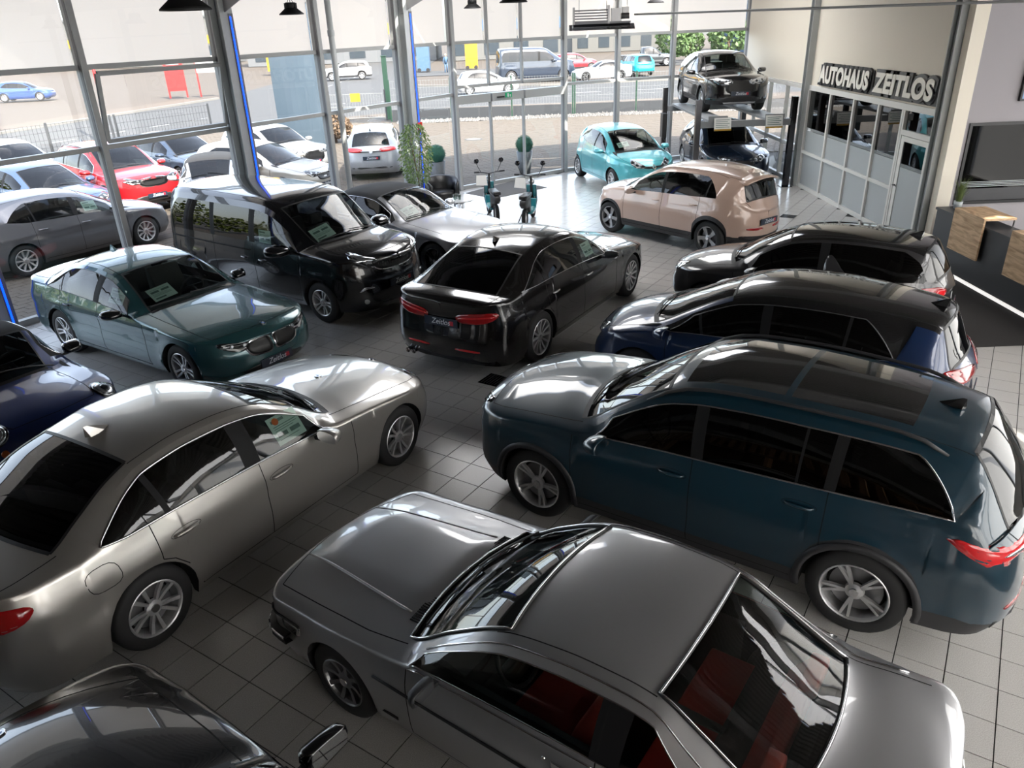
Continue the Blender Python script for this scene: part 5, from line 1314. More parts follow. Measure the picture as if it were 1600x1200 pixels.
# lilac wall that faces the hall, with its black framed window
lw_ = empty('wall_lilac'); struct(lw_)
def lb(nm, a, b, m='lilac_wall', par=lw_): mb = MB(); mb.box(a, b); return mb.build(nm, MATS[m], par)
lb('panel', (8.2, 13.9, 0), (8.27, 14.05, ZT)); lb('panel', (8.27, 13.9, 2.38), (14, 14.05, ZT)); lb('panel', (8.27, 13.9, 0), (14, 14.05, .95)); lb('panel', (11.2, 13.9, .95), (14, 14.05, 2.38))
wb = empty('window_42'); struct(wb)
for a, b in (((8.27, 13.87, .95), (8.32, 14.02, 2.38)), ((8.32, 13.87, 2.33), (11.2, 14.02, 2.38)), ((8.32, 13.87, .95), (11.2, 14.02, 1.0)), ((11.15, 13.87, 1.0), (11.2, 14.02, 2.33))): mb = MB(); mb.box(a, b); mb.build('frame', MATS['black_frame'], wb)
mb = MB(); mb.box((8.32, 13.93, 1.0), (11.15, 13.94, 2.33)); mb.build('pane', glassmat('dark_pane', (.03, .03, .03), 1.5, .02, .4), wb)
for q in range(4): mb = MB(); mb.box((8.33, 13.925, 1.25+q*.028), (11.14, 13.929, 1.262+q*.028)); mb.build('frost_stripe', MATS['frost'], wb)
mb = MB(); mb.box((8.33, 13.925, 1.0), (11.14, 13.929, 1.22)); mb.build('dark_foil', MATS['counter_grey'], wb)
t = empty('television', (9.02, 13.89, 0)); tag(t, 'flat black wall screen high on the lilac wall', 'television')
mb = MB(); mb.box((.0, -.06, 2.72), (1.2, 0, 3.38)); mb.build('casing', MATS['black_frame'], t); mb = MB(); mb.box((.03, -.065, 2.76), (1.17, -.06, 3.34)); mb.build('screen', mat('screen', (.02, .03, .06), .1, emit=(.25, .4, .6), estr=.5), t)
# reception counter
t = empty('reception_counter', (7.72, 8.6, 0)); tag(t, 'long dark grey reception counter with a low desk behind it', 'counter')
def cb(nm, a, b, m='counter_grey', par=t):
    mb = MB(); mb.box([a[i]-(7.72, 8.6, 0)[i] for i in range(3)], [b[i]-(7.72, 8.6, 0)[i] for i in range(3)]); return mb.build(nm, MATS[m], par)
cb('front_panel', (7.72, 8.6, .06), (7.80, 13.40, .99)); cb('end_panel', (7.80, 13.33, .0), (8.60, 13.40, .99)); cb('upper_shelf', (7.70, 8.6, .99), (8.12, 13.42, 1.03)); cb('desk_top', (8.0, 8.6, .72), (8.75, 13.33, .76)); cb('light_strip', (7.70, 8.6, .0), (7.735, 13.40, .05), 'led_white')
def wood(y0, y1, lab):
    w = empty('wood_panel', (7.64, y0, 0)); tag(w, lab, 'panel')
    mb = MB(); mb.box((0, 0, .48), (.03, y1-y0, 1.17)); mb.build('front_board', MATS['oak'], w); mb = MB(); mb.box((.03, 0, 1.135), (.52, y1-y0, 1.17)); mb.build('top_board', MATS['oak'], w)
    mb = MB(); mb.tube([(.50, .02, 1.03), (.50, .02, 1.135)], .012, 8); mb.build('bracket', MATS['chrome'], w)
wood(11.88, 12.74, 'oak board folded over the far end of the grey counter'); wood(10.25, 11.16, 'oak board folded over the grey counter at the right edge of the photo')
t = empty('potted_grass', (7.98, 13.25, 1.03)); tag(t, 'small pot of green ornamental grass on the end of the counter', 'plant')
mb = MB(); mb.lathe([(0, 0), (.06, 0), (.075, .13), (.065, .13), (.06, .10), (0, .10)], n=20); mb.build('pot', MATS['frost'], t, True)
random.seed(4); mb = MB()
for j in range(130):
    a = random.uniform(0, 6.28); l = random.uniform(.18, .46); o_ = random.uniform(.03, .22); c = (math.cos(a), math.sin(a)); w = .005
    P = [np.array((c[0]*.03, c[1]*.03, .1)), np.array((c[0]*o_*.4, c[1]*o_*.4, .1+l*.6)), np.array((c[0]*o_, c[1]*o_, .1+l))]; s_ = np.array((-c[1], c[0], 0))*w
    mb.add([P[0]-s_, P[0]+s_, P[1]+s_, P[1]-s_, P[2]], [(0, 1, 2, 3), (3, 2, 4)])
o = mb.build('grass_blades', mat('grass_green', (.12, .16, .05), .6), t); o['kind'] = 'stuff'
mb = MB(); mb.box((7.86, 12.85, 1.03), (7.98, 13.0, 1.045)); o = mb.build('green_card', mat('card_green', (.15, .55, .2), .5)); tag(o, 'small bright green card lying on the dark counter', 'card')
# ------------------------------------------------------------------ rest of the hall shell
mat('brown_wall', (.10,.055,.03), .7); mat('gallery_wood', (.30,.17,.08), .6)
wallbox('wall_back', (1.8, -4.2, 0), (11.4, -4, .5), 'dark_wall'); wallbox('wall_back_brown', (-14, -4.2, 0), (1.8, -4, 5.2), 'brown_wall'); wallbox('wall_back_upper', (-14, -4.2, 5.2), (11.4, -4, ZT+.5), 'dark_wall')
wallbox('wall_right_rear', (11.4, -4, 0), (11.6, 14, .5), 'dark_wall'); wallbox('wall_right_rear_upper', (11.4, -4, 5.2), (11.6, 14, ZT+.5), 'dark_wall')
wallbox('wall_left', (-14.2, -4, 0), (-14, 3.05, ZT+.5), 'dark_wall'); wallbox('wall_far_right', (14, 14, 0), (14.2, 21, ZT+.5), 'dark_wall'); wallbox('wall_upper_right', (XW, 14, ZT), (XW+.2, 26.7, ZT+.5), 'cream_wall'); wallbox('wall_lilac_upper', (8.2, 13.9, ZT), (14, 14.05, ZT+.5), 'lilac_wall')
m = bpy.data.materials.new('frosted_fill_sheet'); m.use_nodes = True; nt = m.node_tree; nt.nodes.clear(); o_ = nt.nodes.new('ShaderNodeOutputMaterial'); q = nt.nodes.new('ShaderNodeBsdfTranslucent'); q.inputs[0].default_value = (.9, .9, .88, 1); nt.links.new(q.outputs[0], o_.inputs[0]); MATS['fill_sheet'] = m  # translucent sheet that spreads sunlight, for the unseen fill windows and roof lights
for k, y in enumerate(np.linspace(-4, 14, 8)):
    wallbox('trim_%d' % (160+k), (11.42, y-.1, .5), (11.58, y+.1, 5.2), 'frame_grey')
    if k: mesh('window_%d' % (50+k), [(11.5, y-2.47, .5), (11.5, y-.1, .5), (11.5, y-.1, 5.2), (11.5, y-2.47, 5.2)], [(0, 1, 2, 3)], m)['kind'] = 'structure'  # unseen side windows, frosted and enlarged to brighten the hall
for k, x in enumerate(np.linspace(-14, 11.4, 11)):
    wallbox('trim_%d' % (180+k), (x-.1, -4.18, .5), (x+.1, -4.02, 5.2), 'frame_grey')
    if x > 3: mesh('window_%d' % (60+k), [(x-2.44, -4.1, .5), (x-.1, -4.1, .5), (x-.1, -4.1, 5.2), (x-2.44, -4.1, 5.2)], [(0, 1, 2, 3)], m)['kind'] = 'structure'  # unseen back-wall windows, frosted and enlarged as fill light
k = 0
for i_, (xa, xb, y) in enumerate([(3.6, 6.2, y) for y in (19.2, 21.0, 22.8)]+[(-1.7, 1.1, y) for y in (15.1, 16.75, 18.35)]): mesh('window_%d' % (250+i_), [(xa, y, ZT+.29), (xb, y, ZT+.29), (xb, y+1.6, ZT+.29), (xa, y+1.6, ZT+.29)], [(0, 1, 2, 3)], MATS['fill_sheet'])['kind'] = 'structure'  # unseen roof lights added to brighten the right wall and middle floor
for a, b in [((8.5, y), (11.4, y+2.7)) for y in np.arange(-2.4, 8.0, 2.72)]:
    k += 1; mesh('window_%d' % (200+k), [(a[0]+.05, a[1]+.05, ZT+.4), (min(b[0], 11.4)-.05, a[1]+.05, ZT+.4), (min(b[0], 11.4)-.05, min(b[1], 8.5)-.05, ZT+.4), (a[0]+.05, min(b[1], 8.5)-.05, ZT+.4)], [(0, 1, 2, 3)], MATS['fill_sheet'])['kind'] = 'structure'  # unseen roof light strip added over the counter side as fill
    wallbox('trim_%d' % (300+k), (a[0]-.05, a[1]-.05, ZT+.2), (min(b[0], 11.4)+.05, a[1]+.05, ZT+.42), 'beam')
# gallery behind the camera, with its wooden railing
wallbox('floor_gallery', (-14, -1.6, 2.55), (1.8, -1.0, 2.75), 'brown_wall')
gr = struct(empty('trim_100'))
for k in range(46): mb = MB(); x = -13.6+k*.38; mb.box((x, -1.08, 2.75), (x+.16, -1.04, 3.75)); mb.build('baluster', MATS['gallery_wood'], gr)
mb = MB(); mb.box((-14, -1.12, 3.75), (4, -1.0, 3.83)); mb.build('handrail', MATS['gallery_wood'], gr)
for k in range(5): mb = MB(); x = -13+k*4.2; mb.box((x, -1.2, 0), (x+.15, -1.05, 2.55)); mb.build('gallery_post', MATS['gallery_wood'], gr)
# roof: profiled sheet and girders
V = []; F = []; n = 0; prof = [(0, 0), (.10, 0), (.14, .09), (.24, .09), (.28, 0)]; d = np.array((cP, sP)); e = np.array((sP, -cP)); k = 0; x = -26.; ADDED_RLS = ((3.5, 6.3, 19.1, 24.6), (-1.8, 1.2, 15.0, 20.0))  # the rectangles are roof openings for the added roof lights
def inrl(q): return any(r[0] < q[0] < r[1] and r[2] < q[1] < r[3] for r in ADDED_RLS)
def strips(a):
    "stretches of the rib line inside the roof outline, leaving the added roof lights open"
    out = []; cur = None
    for b in np.arange(-24, 30, .1):
        q = np.array((0, 10))+d*a+e*b; ok = inside(q[0], q[1], CEIL) and not inrl(q)
        if ok: cur = [b, b] if cur is None else [cur[0], b]
        elif cur: out.append(cur); cur = None
    if cur: out.append(cur)
    return out
mbc = MB()
while x < 30:
    for (a0, z0), (a1, z1) in zip(prof[:4], prof[1:]):
        for b0, b1 in strips(x+(a0+a1)/2):
            P4 = [np.array((0, 10))+d*(x+a)+e*b for a, b in ((a0, b0), (a1, b0), (a1, b1), (a0, b1))]
            mbc.add([(P4[0][0], P4[0][1], ZT+.3+z0), (P4[1][0], P4[1][1], ZT+.3+z1), (P4[2][0], P4[2][1], ZT+.3+z1), (P4[3][0], P4[3][1], ZT+.3+z0)], [(0, 1, 2, 3)])
    x += .28
ce = mbc.build('ceiling', MATS['ceiling']); struct(ce)
mb = MB()
for x0 in np.arange(-14.2, 14.2, .35):
    ys_ = [y for y in np.arange(-4.2, 27, .1) if (inside(x0+.17, y, CEIL) or (x0 > 7.7 and y > 13.9 and y < 26.6 ) or (x0 > 11.2 and y > 8.5 and y < 14))]
    if not ys_: continue
    parts = [(ys_[0]-.1, ys_[-1]+.1)]
    for r in ADDED_RLS:
        if r[0]-.2 < x0 < r[1]: parts = [(ys_[0]-.1, r[2]), (r[3], ys_[-1]+.1)]
    for y0, y1 in parts:
        if y1 > y0: mb.box((x0, y0, ZT+.5), (x0+.352, y1, ZT+.6))
o = mb.build('ceiling_roof_deck', MATS['ceiling']); struct(o); fixn(o)
DK = o
kk = 400
for x0, x1, y0, y1 in ADDED_RLS:
    for A, B in (((x0-.1, y0-.1), (x0, y1+.1)), ((x1, y0-.1), (x1+.1, y1+.1)), ((x0, y0-.1), (x1, y0)), ((x0, y1), (x1, y1+.1))): kk += 1; wallbox('trim_%d' % kk, (*A, ZT+.28), (*B, ZT+.62), 'beam')  # kerbs round the added roof lights
mb = MB()
for k in range(len(FAC)-1): mb.bar((*FAC[k], ZT+.25), (*FAC[k+1], ZT+.25), .2, .5)
o = mb.build('trim_90', MATS['beam']); struct(o)
for k, P in enumerate(((-5.43, 15.86), (-2.54, 20.12), (-8.31, 11.54), (-10.6, 8.1), (-12.9, 4.7), (-14., 1.))):
    c0 = np.array(P)+np.array((.83, -.558))*.3; c1 = c0+e*24; t = empty('beam'); t['kind'] = 'structure'; t.name = 'trim_%d' % (50+k)
    mb = MB(); mb.bar((c0[0], c0[1], ZT+.0), (c1[0], c1[1], ZT+.0), .012, .5); mb.build('web', MATS['beam'], t)
    for z in (-.25, .25): mb = MB(); mb.bar((c0[0], c0[1], ZT+z), (c1[0], c1[1], ZT+z), .2, .02); mb.build('flange', MATS['beam'], t)
    hb = MB(); h0 = (c0[0], c0[1]); h1 = c0+e*1.4
    hb.add([(h0[0]-.01, h0[1], 4.55), (h0[0]+.01, h0[1], 4.55), (h1[0]+.01, h1[1], ZT-.25), (h1[0]-.01, h1[1], ZT-.25), (h0[0]-.01, h0[1], ZT-.25), (h0[0]+.01, h0[1], ZT-.25)], [(0, 1, 2, 3), (0, 3, 4), (1, 5, 2), (4, 3, 2, 5)]); hb.build('haunch', MATS['beam'], t)
# ------------------------------------------------------------------ lamps, heater, conduit
def highbay(x, y, z, lab, r=.21):
    t = empty('pendant_lamp', (x, y, z)); tag(t, lab, 'lamp', 'black high-bay lamps under the roof')
    m = MB(); m.lathe([(r, 0), (r, .012), (r*.9, .03), (r*.45, .105), (r*.40, .11)], n=32); m.lathe([(r, 0), (r*.92, .006), (r*.42, .09)], n=32); m.build('shade', MATS['lamp_black'], t, True)
    m = MB(); m.lathe([(0, .10), (r*.44, .10), (r*.46, .16), (r*.4, .19), (0, .19)], n=24); m.build('driver_housing', MATS['lamp_black'], t, True)
    for j in range(12): a = j*math.pi/6; m = MB(); m.box((-.003, r*.36, .10), (.003, r*.52, .18)); o = m.build('cooling_fin', MATS['lamp_black'], t); o.rotation_euler = (0, 0, a)
    m = MB(); m.lathe([(r*.42, .085), (0, .085)], n=20); m.build('diffuser', MATS['white_gloss'], t)
    m = MB(); m.tube([(0, 0, .19), (0, 0, .23), (0, 0, ZT+.3-z)], .005, 5); m.tube([(-.05, 0, .19), (0, 0, .28), (.05, 0, .19)], .005, 5); m.build('suspension_cable', MATS['lamp_black'], t)
highbay(-2.62, 7.13, 4.44, 'nearest black high-bay lamp at the top left, seen large'); highbay(-3.56, 14.59, 4.52, 'black high-bay lamp hanging before the blind between column and rain pipe')
highbay(-.61, 20.5, 4.62, 'small black high-bay lamp hanging above the sliding doors'); highbay(.24, 12.6, 4.53, 'black high-bay lamp cut by the top edge, left of the heater'); highbay(3.99, 21.26, 4.60, 'black high-bay lamp hanging right of the gas heater')
t = empty('gas_heater', (2.29, 18.46, 4.12)); tag(t, 'hanging grey gas radiant heater with a louvred reflector', 'heater')
t.rotation_euler = (0, 0, -.05)
m = MB(); m.box((-.62, -.16, .06), (.62, .16, .10)); m.build('top_plate', MATS['frame_dark'], t)
for q in range(5): m = MB(); m.box((-.60, -.15, .10+q*.055), (.12, .15, .125+q*.055)); m.build('louvre', MATS['frame_dark'], t)
m = MB(); m.box((-.64, -.17, .06), (-.60, .17, .40)); m.box((.12, -.17, .06), (.16, .17, .42)); m.build('end_plate', MATS['alloy_grey'], t)
m = MB(); m.box((.20, -.14, .10), (.40, .10, .36)); m.tube([(.42, 0, .2), (.6, 0, .2)], .06, 12); m.box((.44, -.12, .26), (.58, .08, .38)); o = m.build('burner_unit', MATS['alloy_grey'], t)
m = MB(); V = []
for j in range(9):
    u = j/8; a = (u-.5)*2; V += [(-.72, a*.30, .06-.12*a*a), (.70, a*.30, .06-.12*a*a)]
m.add(V, [(2*j, 2*j+2, 2*j+3, 2*j+1) for j in range(8)]); m.build('reflector', MATS['chrome'], t)
for x in (-.5, .1, .55): m = MB(); m.tube([(x, 0, .3), (x, 0, 1.3)], .006, 5); m.build('hanger_rod', MATS['frame_dark'], t)
m = MB(); m.tube([(3.0, 18.4, 4.34), (8.9, 12.2, 4.28), (10.6, 10.4, 4.26)], .022, 8); o = m.build('gas_pipe', MATS['frame_grey'], None, True); tag(o, 'thin grey gas pipe running from the heater towards the right wall', 'pipe')
# ------------------------------------------------------------------ outdoors
mat('paver', (.085,.070,.054), .85, noise=(3,.18)); mat('paver_joint', (.035,.032,.028), .95); mat('asphalt', (.046,.047,.048), .9, noise=(2,.1)); mat('sidewalk', (.078,.062,.048), .9, noise=(1.5,.12)); mat('lot', (.060,.048,.037), .9, noise=(.8,.15)); mat('kerb', (.14,.135,.125), .9)
mat('green_metal', (.008,.035,.02), .5); mat('plinth', (.026,.029,.033), .7); mat('wire', (.16,.17,.17), .5); mat('leaf', (.06,.11,.03), .6, noise=(5,.4)); mat('leaf_hedge', (.10,.13,.02), .7, noise=(3,.5)); mat('box_green', (.02,.09,.04), .7, noise=(40,.4)); mat('bark', (.12,.08,.05), .9)
mat('pebble', (.12,.115,.11), .85, noise=(2,.3)); mat('totem', (.06,.085,.11), .25, .2); mat('white_metal', (.22,.22,.22), .4); mat('yellow', (.40,.22,.01), .5); mat('sign_red2', (.28,.012,.012), .5); mat('planter_grey', (.10,.11,.12), .5)
def poly(name, pts, z, m): o = mesh(name, [(x, y, z) for x, y in pts], [tuple(range(len(pts)))], MATS[m]); bm = bmesh.new(); bm.from_mesh(o.data); bmesh.ops.recalc_face_normals(bm, faces=bm.faces); 
poly('ground', [(-160, -60), (160, -60), (160, 220), (-160, 220)], -.07, 'lot'); C.objects['ground']['kind'] = 'structure'
YD = [(-45, -8), (-24, 24.5), (-17.0, 37.2), (-9.5, 42.0), (-3.0, 43.6), (20, 45.0), (40, 46), (40, -8)]
poly('pavement', YD, -.035, 'paver_joint'); struct(C.objects['pavement']); pav = C.objects['pavement']
road = [(-80, -62), (-20.6, 31.5), (-16.9, 37.6), (-9.5, 43.2), (-3.2, 46.6), (20, 48.5), (60, 50), (60, 64), (20, 62), (3, 61), (-8, 66), (-9, 90), (-9, 140), (-22, 140), (-21, 60), (-24, 50), (-26.6, 41), (-84, -50)]
poly('road', road, -.03, 'asphalt'); struct(C.objects['road'])
poly('road_far_lane', [(-9, 79), (30, 83), (60, 86), (60, 92), (-9, 88)], -.028, 'asphalt'); struct(C.objects['road_far_lane'])
for nm, pts, m in (('sidewalk', [(-20.6, 31.5), (-16.9, 37.6), (-9.5, 43.2), (-3.2, 46.6), (20, 48.5), (60, 50), (60, 48), (20, 45), (-3, 43.6), (-9.5, 42), (-17.0, 37.2), (-24, 24.5), (-25.0, 24.5)], 'sidewalk'), ('sidewalk_far', [(-26.6, 41), (-24, 50), (-21, 60), (-24, 61), (-27.5, 50.5), (-30, 41), (-88, -50), (-84, -50)], 'sidewalk')):
    poly(nm, pts, -.02, m); struct(C.objects[nm])
mb = MB()
for a, b in (((-26.6, 41), (-24, 50)), ((-24, 50), (-21, 60)), ((-84, -50), (-26.6, 41)), ((3, 61), (20, 62)), ((20, 62), (60, 64)), ((-8, 66), (3, 61))):
    mb.bar((*a, .03), (*b, .03), .25, .12)
o = mb.build('road_kerb', MATS['kerb']); struct(o)
# lane marks
def dashes(a, b, n, w=.12, l=.45):
    a = np.array(a, float); b = np.array(b, float); par = struct(empty('road_marking'))
    for k in range(n):
        p, q = a+(b-a)*(k/n), a+(b-a)*((k+l)/n); m = MB(); m.bar((*p, -.022), (*q, -.022), w, .008); m.build('lane_dash', MATS['white_metal'], par)
dashes((-42, 0), (-22.6, 34), 12); dashes((-22.3, 34.5), (-15, 50), 6); dashes((-12, 52), (30, 56), 10); dashes((-15, 54), (-14.5, 85), 8)
# pavers (running bond, parallel to the glass front)
pd = np.array((cP, sP)); pe = np.array((sP, -cP)); PL = []; pw, pl = .20, .26
YI = [(-24, 24.5), (-17.3, 36.6), (-9.6, 41.0), (-3.0, 39.2), (13, 39.6), (13, 26), (8.3, 26.9)]+[p for p in FAC[::-1]][:]+[(-16, 1), (-24, 12)]
def outvis(x, y): return abs(x) < .72*y+2 and y > 6
for i in range(-40, 140):
    for j in range(-190, 120):
        c = np.array((-8., 14.))+pd*((i+.5*(j % 2))*pl)+pe*(j*pw)
        if not outvis(*c) or c[0] > 12: continue
        if not inside(c[0], c[1], YI): continue
        PL.append((c[0]**2+c[1]**2, c))
PL.sort(key=lambda q: q[0])
h = [(-pl/2+.005, -pw/2+.005), (pl/2-.005, -pw/2+.005), (pl/2-.005, pw/2-.005), (-pl/2+.005, pw/2-.005)]
V, F = slab([pd*a+pe*b for a, b in h], -.035, -.004)
me = bpy.data.meshes.new('paving_stone'); me.from_pydata(V, [], [f[::-1] for f in F]); me.materials.append(MATS['paver'])
rng = random.Random(3)
vis = [q for q in PL if -13 < q[1][0] and q[1][1] < 31]
inviews = [q for q in PL if (q[1][0] < -6.4 and 10.5 < q[1][1] < 17 and q[1][0] > -.70*q[1][1]) or (-1.6 < q[1][0] < 6 and 22 < q[1][1] < 30)][:300]
idn = set(id(q) for q in inviews)
for q in inviews:
    o = bpy.data.objects.new('paving_stone', me); link(o, pav); o.location = (q[1][0], q[1][1], rng.uniform(-.003, .001))
A = np.array([q[1] for q in PL if id(q) not in idn]); nA = len(A); Vb = np.array(V)
VV = np.zeros((nA, 8, 3)); VV[:, :, :] = Vb[None]; VV[:, :, 0] += A[:, 0:1]; VV[:, :, 1] += A[:, 1:2]; VV[:, :, 2] += np.random.RandomState(2).uniform(-.003, .001, nA)[:, None]
FF = (np.array([f[::-1] for f in F])[None]+8*np.arange(nA)[:, None, None]).reshape(-1, 4)
o = mesh('paving', VV.reshape(-1, 3).tolist(), FF.tolist(), MATS['paver'], pav); o['kind'] = 'stuff'
m = MB(); m.lathe([(.36, .0), (.33, .004), (0, .004)], c=(-1.2, 32.6, -.003), n=28); o = m.build('manhole_cover', MATS['plinth']); tag(o, 'round manhole cover in the paving before the entrance', 'manhole'); m = MB(); m.lathe([(.30, .006), (.0, .006)], c=(-1.2, 32.6, -.002), n=28); m.build('concrete_infill', MATS['kerb'], o)
# gravel strip
rs = np.random.RandomState(5); V = []; F = []; oc = np.array([(1,0,0),(-1,0,0),(0,1,0),(0,-1,0),(0,0,1),(0,0,-1)], float); of_ = [(0,2,4),(2,1,4),(1,3,4),(3,0,4),(2,0,5),(1,2,5),(3,1,5),(0,3,5)]
k = 0
for _ in range(2600):
    x = rs.uniform(-5.2, 13); y = 39.25+rs.uniform(0, .85); s_ = rs.uniform(.05, .12); n = len(V)
    V += [tuple(np.array((x, y, .0))+oc[i]*s_*rs.uniform(.6, 1.2)) for i in range(6)]; F += [tuple(n+i for i in f) for f in of_]
o = mesh('gravel', V, F, MATS['pebble']); tag(o, 'strip of pale gravel stones at the foot of the mesh fence', 'gravel', kind='stuff')
# fences
def fence(a, b, h, lab, plinth=.55, step=2.5, gap=.14, m='wire', post='green_metal'):
    a = np.array(a, float); b = np.array(b, float); l = np.linalg.norm(b-a); d = (b-a)/l; n_ = max(1, int(l/step)); t = empty('fence', (a[0], a[1], 0)); tag(t, lab, 'fence', 'wire fences around the yard')
    for k in range(n_+1):
        p = d*l*k/n_; mb = MB(); mb.box((p[0]-.035, p[1]-.035, -.05), (p[0]+.035, p[1]+.035, h+.05)); mb.build('post', MATS[post], t)
    for k in range(n_):
        p = d*(l*k/n_+.06); q = d*(l*(k+1)/n_-.06); 
        if plinth: mb = MB(); mb.bar((p[0], p[1], plinth/2-.03), (q[0], q[1], plinth/2-.03), .06, plinth); mb.build('plinth_board', MATS['plinth'], t)
        mb = MB(); w = np.linalg.norm(q-p); c = int(w/gap)
        for i in range(c+1): r_ = p+(q-p)*i/c; mb.box((r_[0]-.005, r_[1]-.005, plinth), (r_[0]+.005, r_[1]+.005, h))
        for z in np.linspace(plinth+.03, h-.03, 5): mb.bar((p[0], p[1], z), (q[0], q[1], z), .012, .012)
        o = mb.build('mesh_panel', MATS[m], t); o['kind'] = 'stuff'
fence((-5.6, 40.6), (3.6, 40.3), 1.9, 'wire mesh fence on dark plinth boards behind the sliding doors'); fence((3.7, 40.3), (13.0, 40.6), 1.9, 'wire mesh fence on dark plinth boards behind the turquoise hatchback')
fence((-16.9, 35.0), (-14.2, 39.0), 1.25, 'dark wire fence behind the red car at the road', 0, gap=.16, m='plinth', post='plinth'); fence((-24.5, 23.0), (-17.0, 34.8), 1.25, 'dark wire fence at the road behind the leftmost parked cars', 0, gap=.16, m='plinth', post='plinth')
t = empty('gate', (-9.0, 41.0, 0)); tag(t, 'low grey wire gate with a yellow notice by the road', 'gate')
for x in (0, .25, 3.1): m = MB(); m.box((x-.04, -.04, 0), (x+.04, .04, 1.5)); m.build('post', MATS['plinth'], t)
m = MB()
for k in range(20): m.box((.3+k*.14, -.006, .15), (.312+k*.14, .006, 1.3))
for z in (.15, .7, 1.3): m.box((.28, -.015, z), (3.06, .015, z+.03))
o = m.build('mesh_panel', MATS['wire'], t); o['kind'] = 'stuff'
m = MB(); m.box((1.35, -.03, .95), (1.85, -.012, 1.35)); m.build('notice', MATS['yellow'], t)
m = MB(); m.box((-5.95, 41.35, 0), (-5.72, 41.55, 3.0)); m.box((-5.98, 41.32, 3.0), (-5.69, 41.58, 3.04)); o = m.build('green_post', MATS['green_metal']); tag(o, 'tall dark green gate post standing between the gate and the mesh fence', 'post')
# pylon sign
t = empty('pylon', (-7.9, 31.4, 0)); t.rotation_euler = (0, 0, .10); tag(t, 'tall blue-grey metal sign pylon with a white edge standing outside', 'pylon')
m = MB(); V = []
for j in range(9): a = (j/8-.5); V += [(a*1.75, -.14*math.cos(a*math.pi), 0), (a*1.75, -.14*math.cos(a*math.pi), 5.2)]
m.add(V, [(2*j, 2*j+2, 2*j+3, 2*j+1) for j in range(8)]); m.box((-.875, .0, 0), (.875, .2, 5.2)); m.build('body', MATS['totem'], t, False)
m = MB(); m.box((.88, -.06, 0), (1.0, .22, 5.2)); m.build('edge_strip', MATS['white_metal'], t)
# planters with box balls
rs = np.random.RandomState(8)
def boxball(x, y, lab):
    t = empty('planter', (x, y, -.004)); tag(t, lab, 'planter', 'box ball planters outside the doors')
    m = MB(); m.lathe([(0, 0), (.16, 0), (.20, .25), (.25, .70), (.23, .70), (.21, .64), (0, .64)], n=24); m.build('pot', MATS['planter_grey'], t, True)
    V = []; F = []
    for k in range(1500):
        v = rs.normal(size=3); v /= np.linalg.norm(v); c = np.array((0, 0, .90))+v*.27*rs.uniform(.93, 1.05); a = rs.normal(size=3); a -= v*(a@v)*.7; a /= np.linalg.norm(a); b = np.cross(v, a); n = len(V)
        V += [c-a*.018, c+b*.012, c+a*.018, c-b*.012]; F.append((n, n+1, n+2, n+3))
    m = MB(); m.lathe([(0, .66), (.17, .70), (.25, .86), (.25, .96), (.17, 1.1), (0, 1.155)], n=20); m.add(V, F); o = m.build('box_ball', MATS['box_green'], t); o['kind'] = 'stuff'
boxball(-1.95, 22.8, 'grey pot with a round clipped box ball behind the armchair, outside'); boxball(.66, 24.1, 'tall grey pot with a round clipped box ball outside the middle door leaf')
# hedge closing the yard to the west, out of frame but mirrored in the cars
t = empty('hedge', (-23, 4, 0)); tag(t, 'tall green hedge along the west side of the yard', 'hedge'); V = []; F = []; rs = np.random.RandomState(31)
for k in range(9000):
    y = rs.uniform(-14, 17); hh_ = 2.6+.5*math.sin(y*1.3)+.3*math.sin(y*3.1); z = rs.uniform(.1, 1)*hh_; c = np.array((y*.25+rs.uniform(-.6, .6), y, z)); a = rs.normal(size=3); a /= np.linalg.norm(a); b = np.cross(a, rs.normal(size=3)); b /= np.linalg.norm(b); n = len(V); V += [c-a*.14, c+b*.09, c+a*.14, c-b*.09]; F.append((n, n+1, n+2, n+3))
o = mesh('foliage', V, F, MATS['leaf_hedge'], t); o['kind'] = 'stuff'
# street furniture across the road
def post(x, y, h, r, m, lab, cat='pole', nm='pole'): mb = MB(); mb.tube([(x, y, 0), (x, y, h)], r, 10); o = mb.build(nm, MATS[m], None, True); tag(o, lab, cat)
post(-19.2, 37.6, 6, .09, 'white_metal', 'slim white lamp pole standing at the near kerb, left'); 
def board(x, y, w, h0, h1, m, lab, nm='sign_board', leg='sign_red2', text=1):
    t = empty(nm, (x, y, 0)); t.rotation_euler = (0, 0, .3); tag(t, lab, 'sign')
    for s_ in (-1, 1): mb = MB(); mb.box((s_*w/2-.06, -.05, 0), (s_*w/2+.06, .05, h1)); mb.build('leg', MATS[leg], t)
    mb = MB(); mb.box((-w/2, -.07, h0), (w/2, -.02, h1-.1)); o = mb.build('panel', MATS[m], t)
    if text:
        for k, (a, b) in enumerate(((.0, .75), (.0, .6), (.0, .8), (.0, .5))): mb = MB(); z = h1-.5-k*.28; mb.box((-w*.38, -.076, z), (-w*.38+w*b*.9, -.07, z+.12)); mb.build('lettering_line', MATS['white_metal'], o)
board(-24.8, 62.5, 1.25, .5, 3.4, 'sign_red2', 'red poster board with white lettering on red legs across the road'); board(-22.4, 62.8, 1.5, 1.7, 3.0, 'white_metal', 'white banner board on red legs right of the red poster board', text=0)
post(-28.6, 58, 4.0, .11, 'sign_red2', 'thin red pole left of the red poster board', nm='red_pole'); 
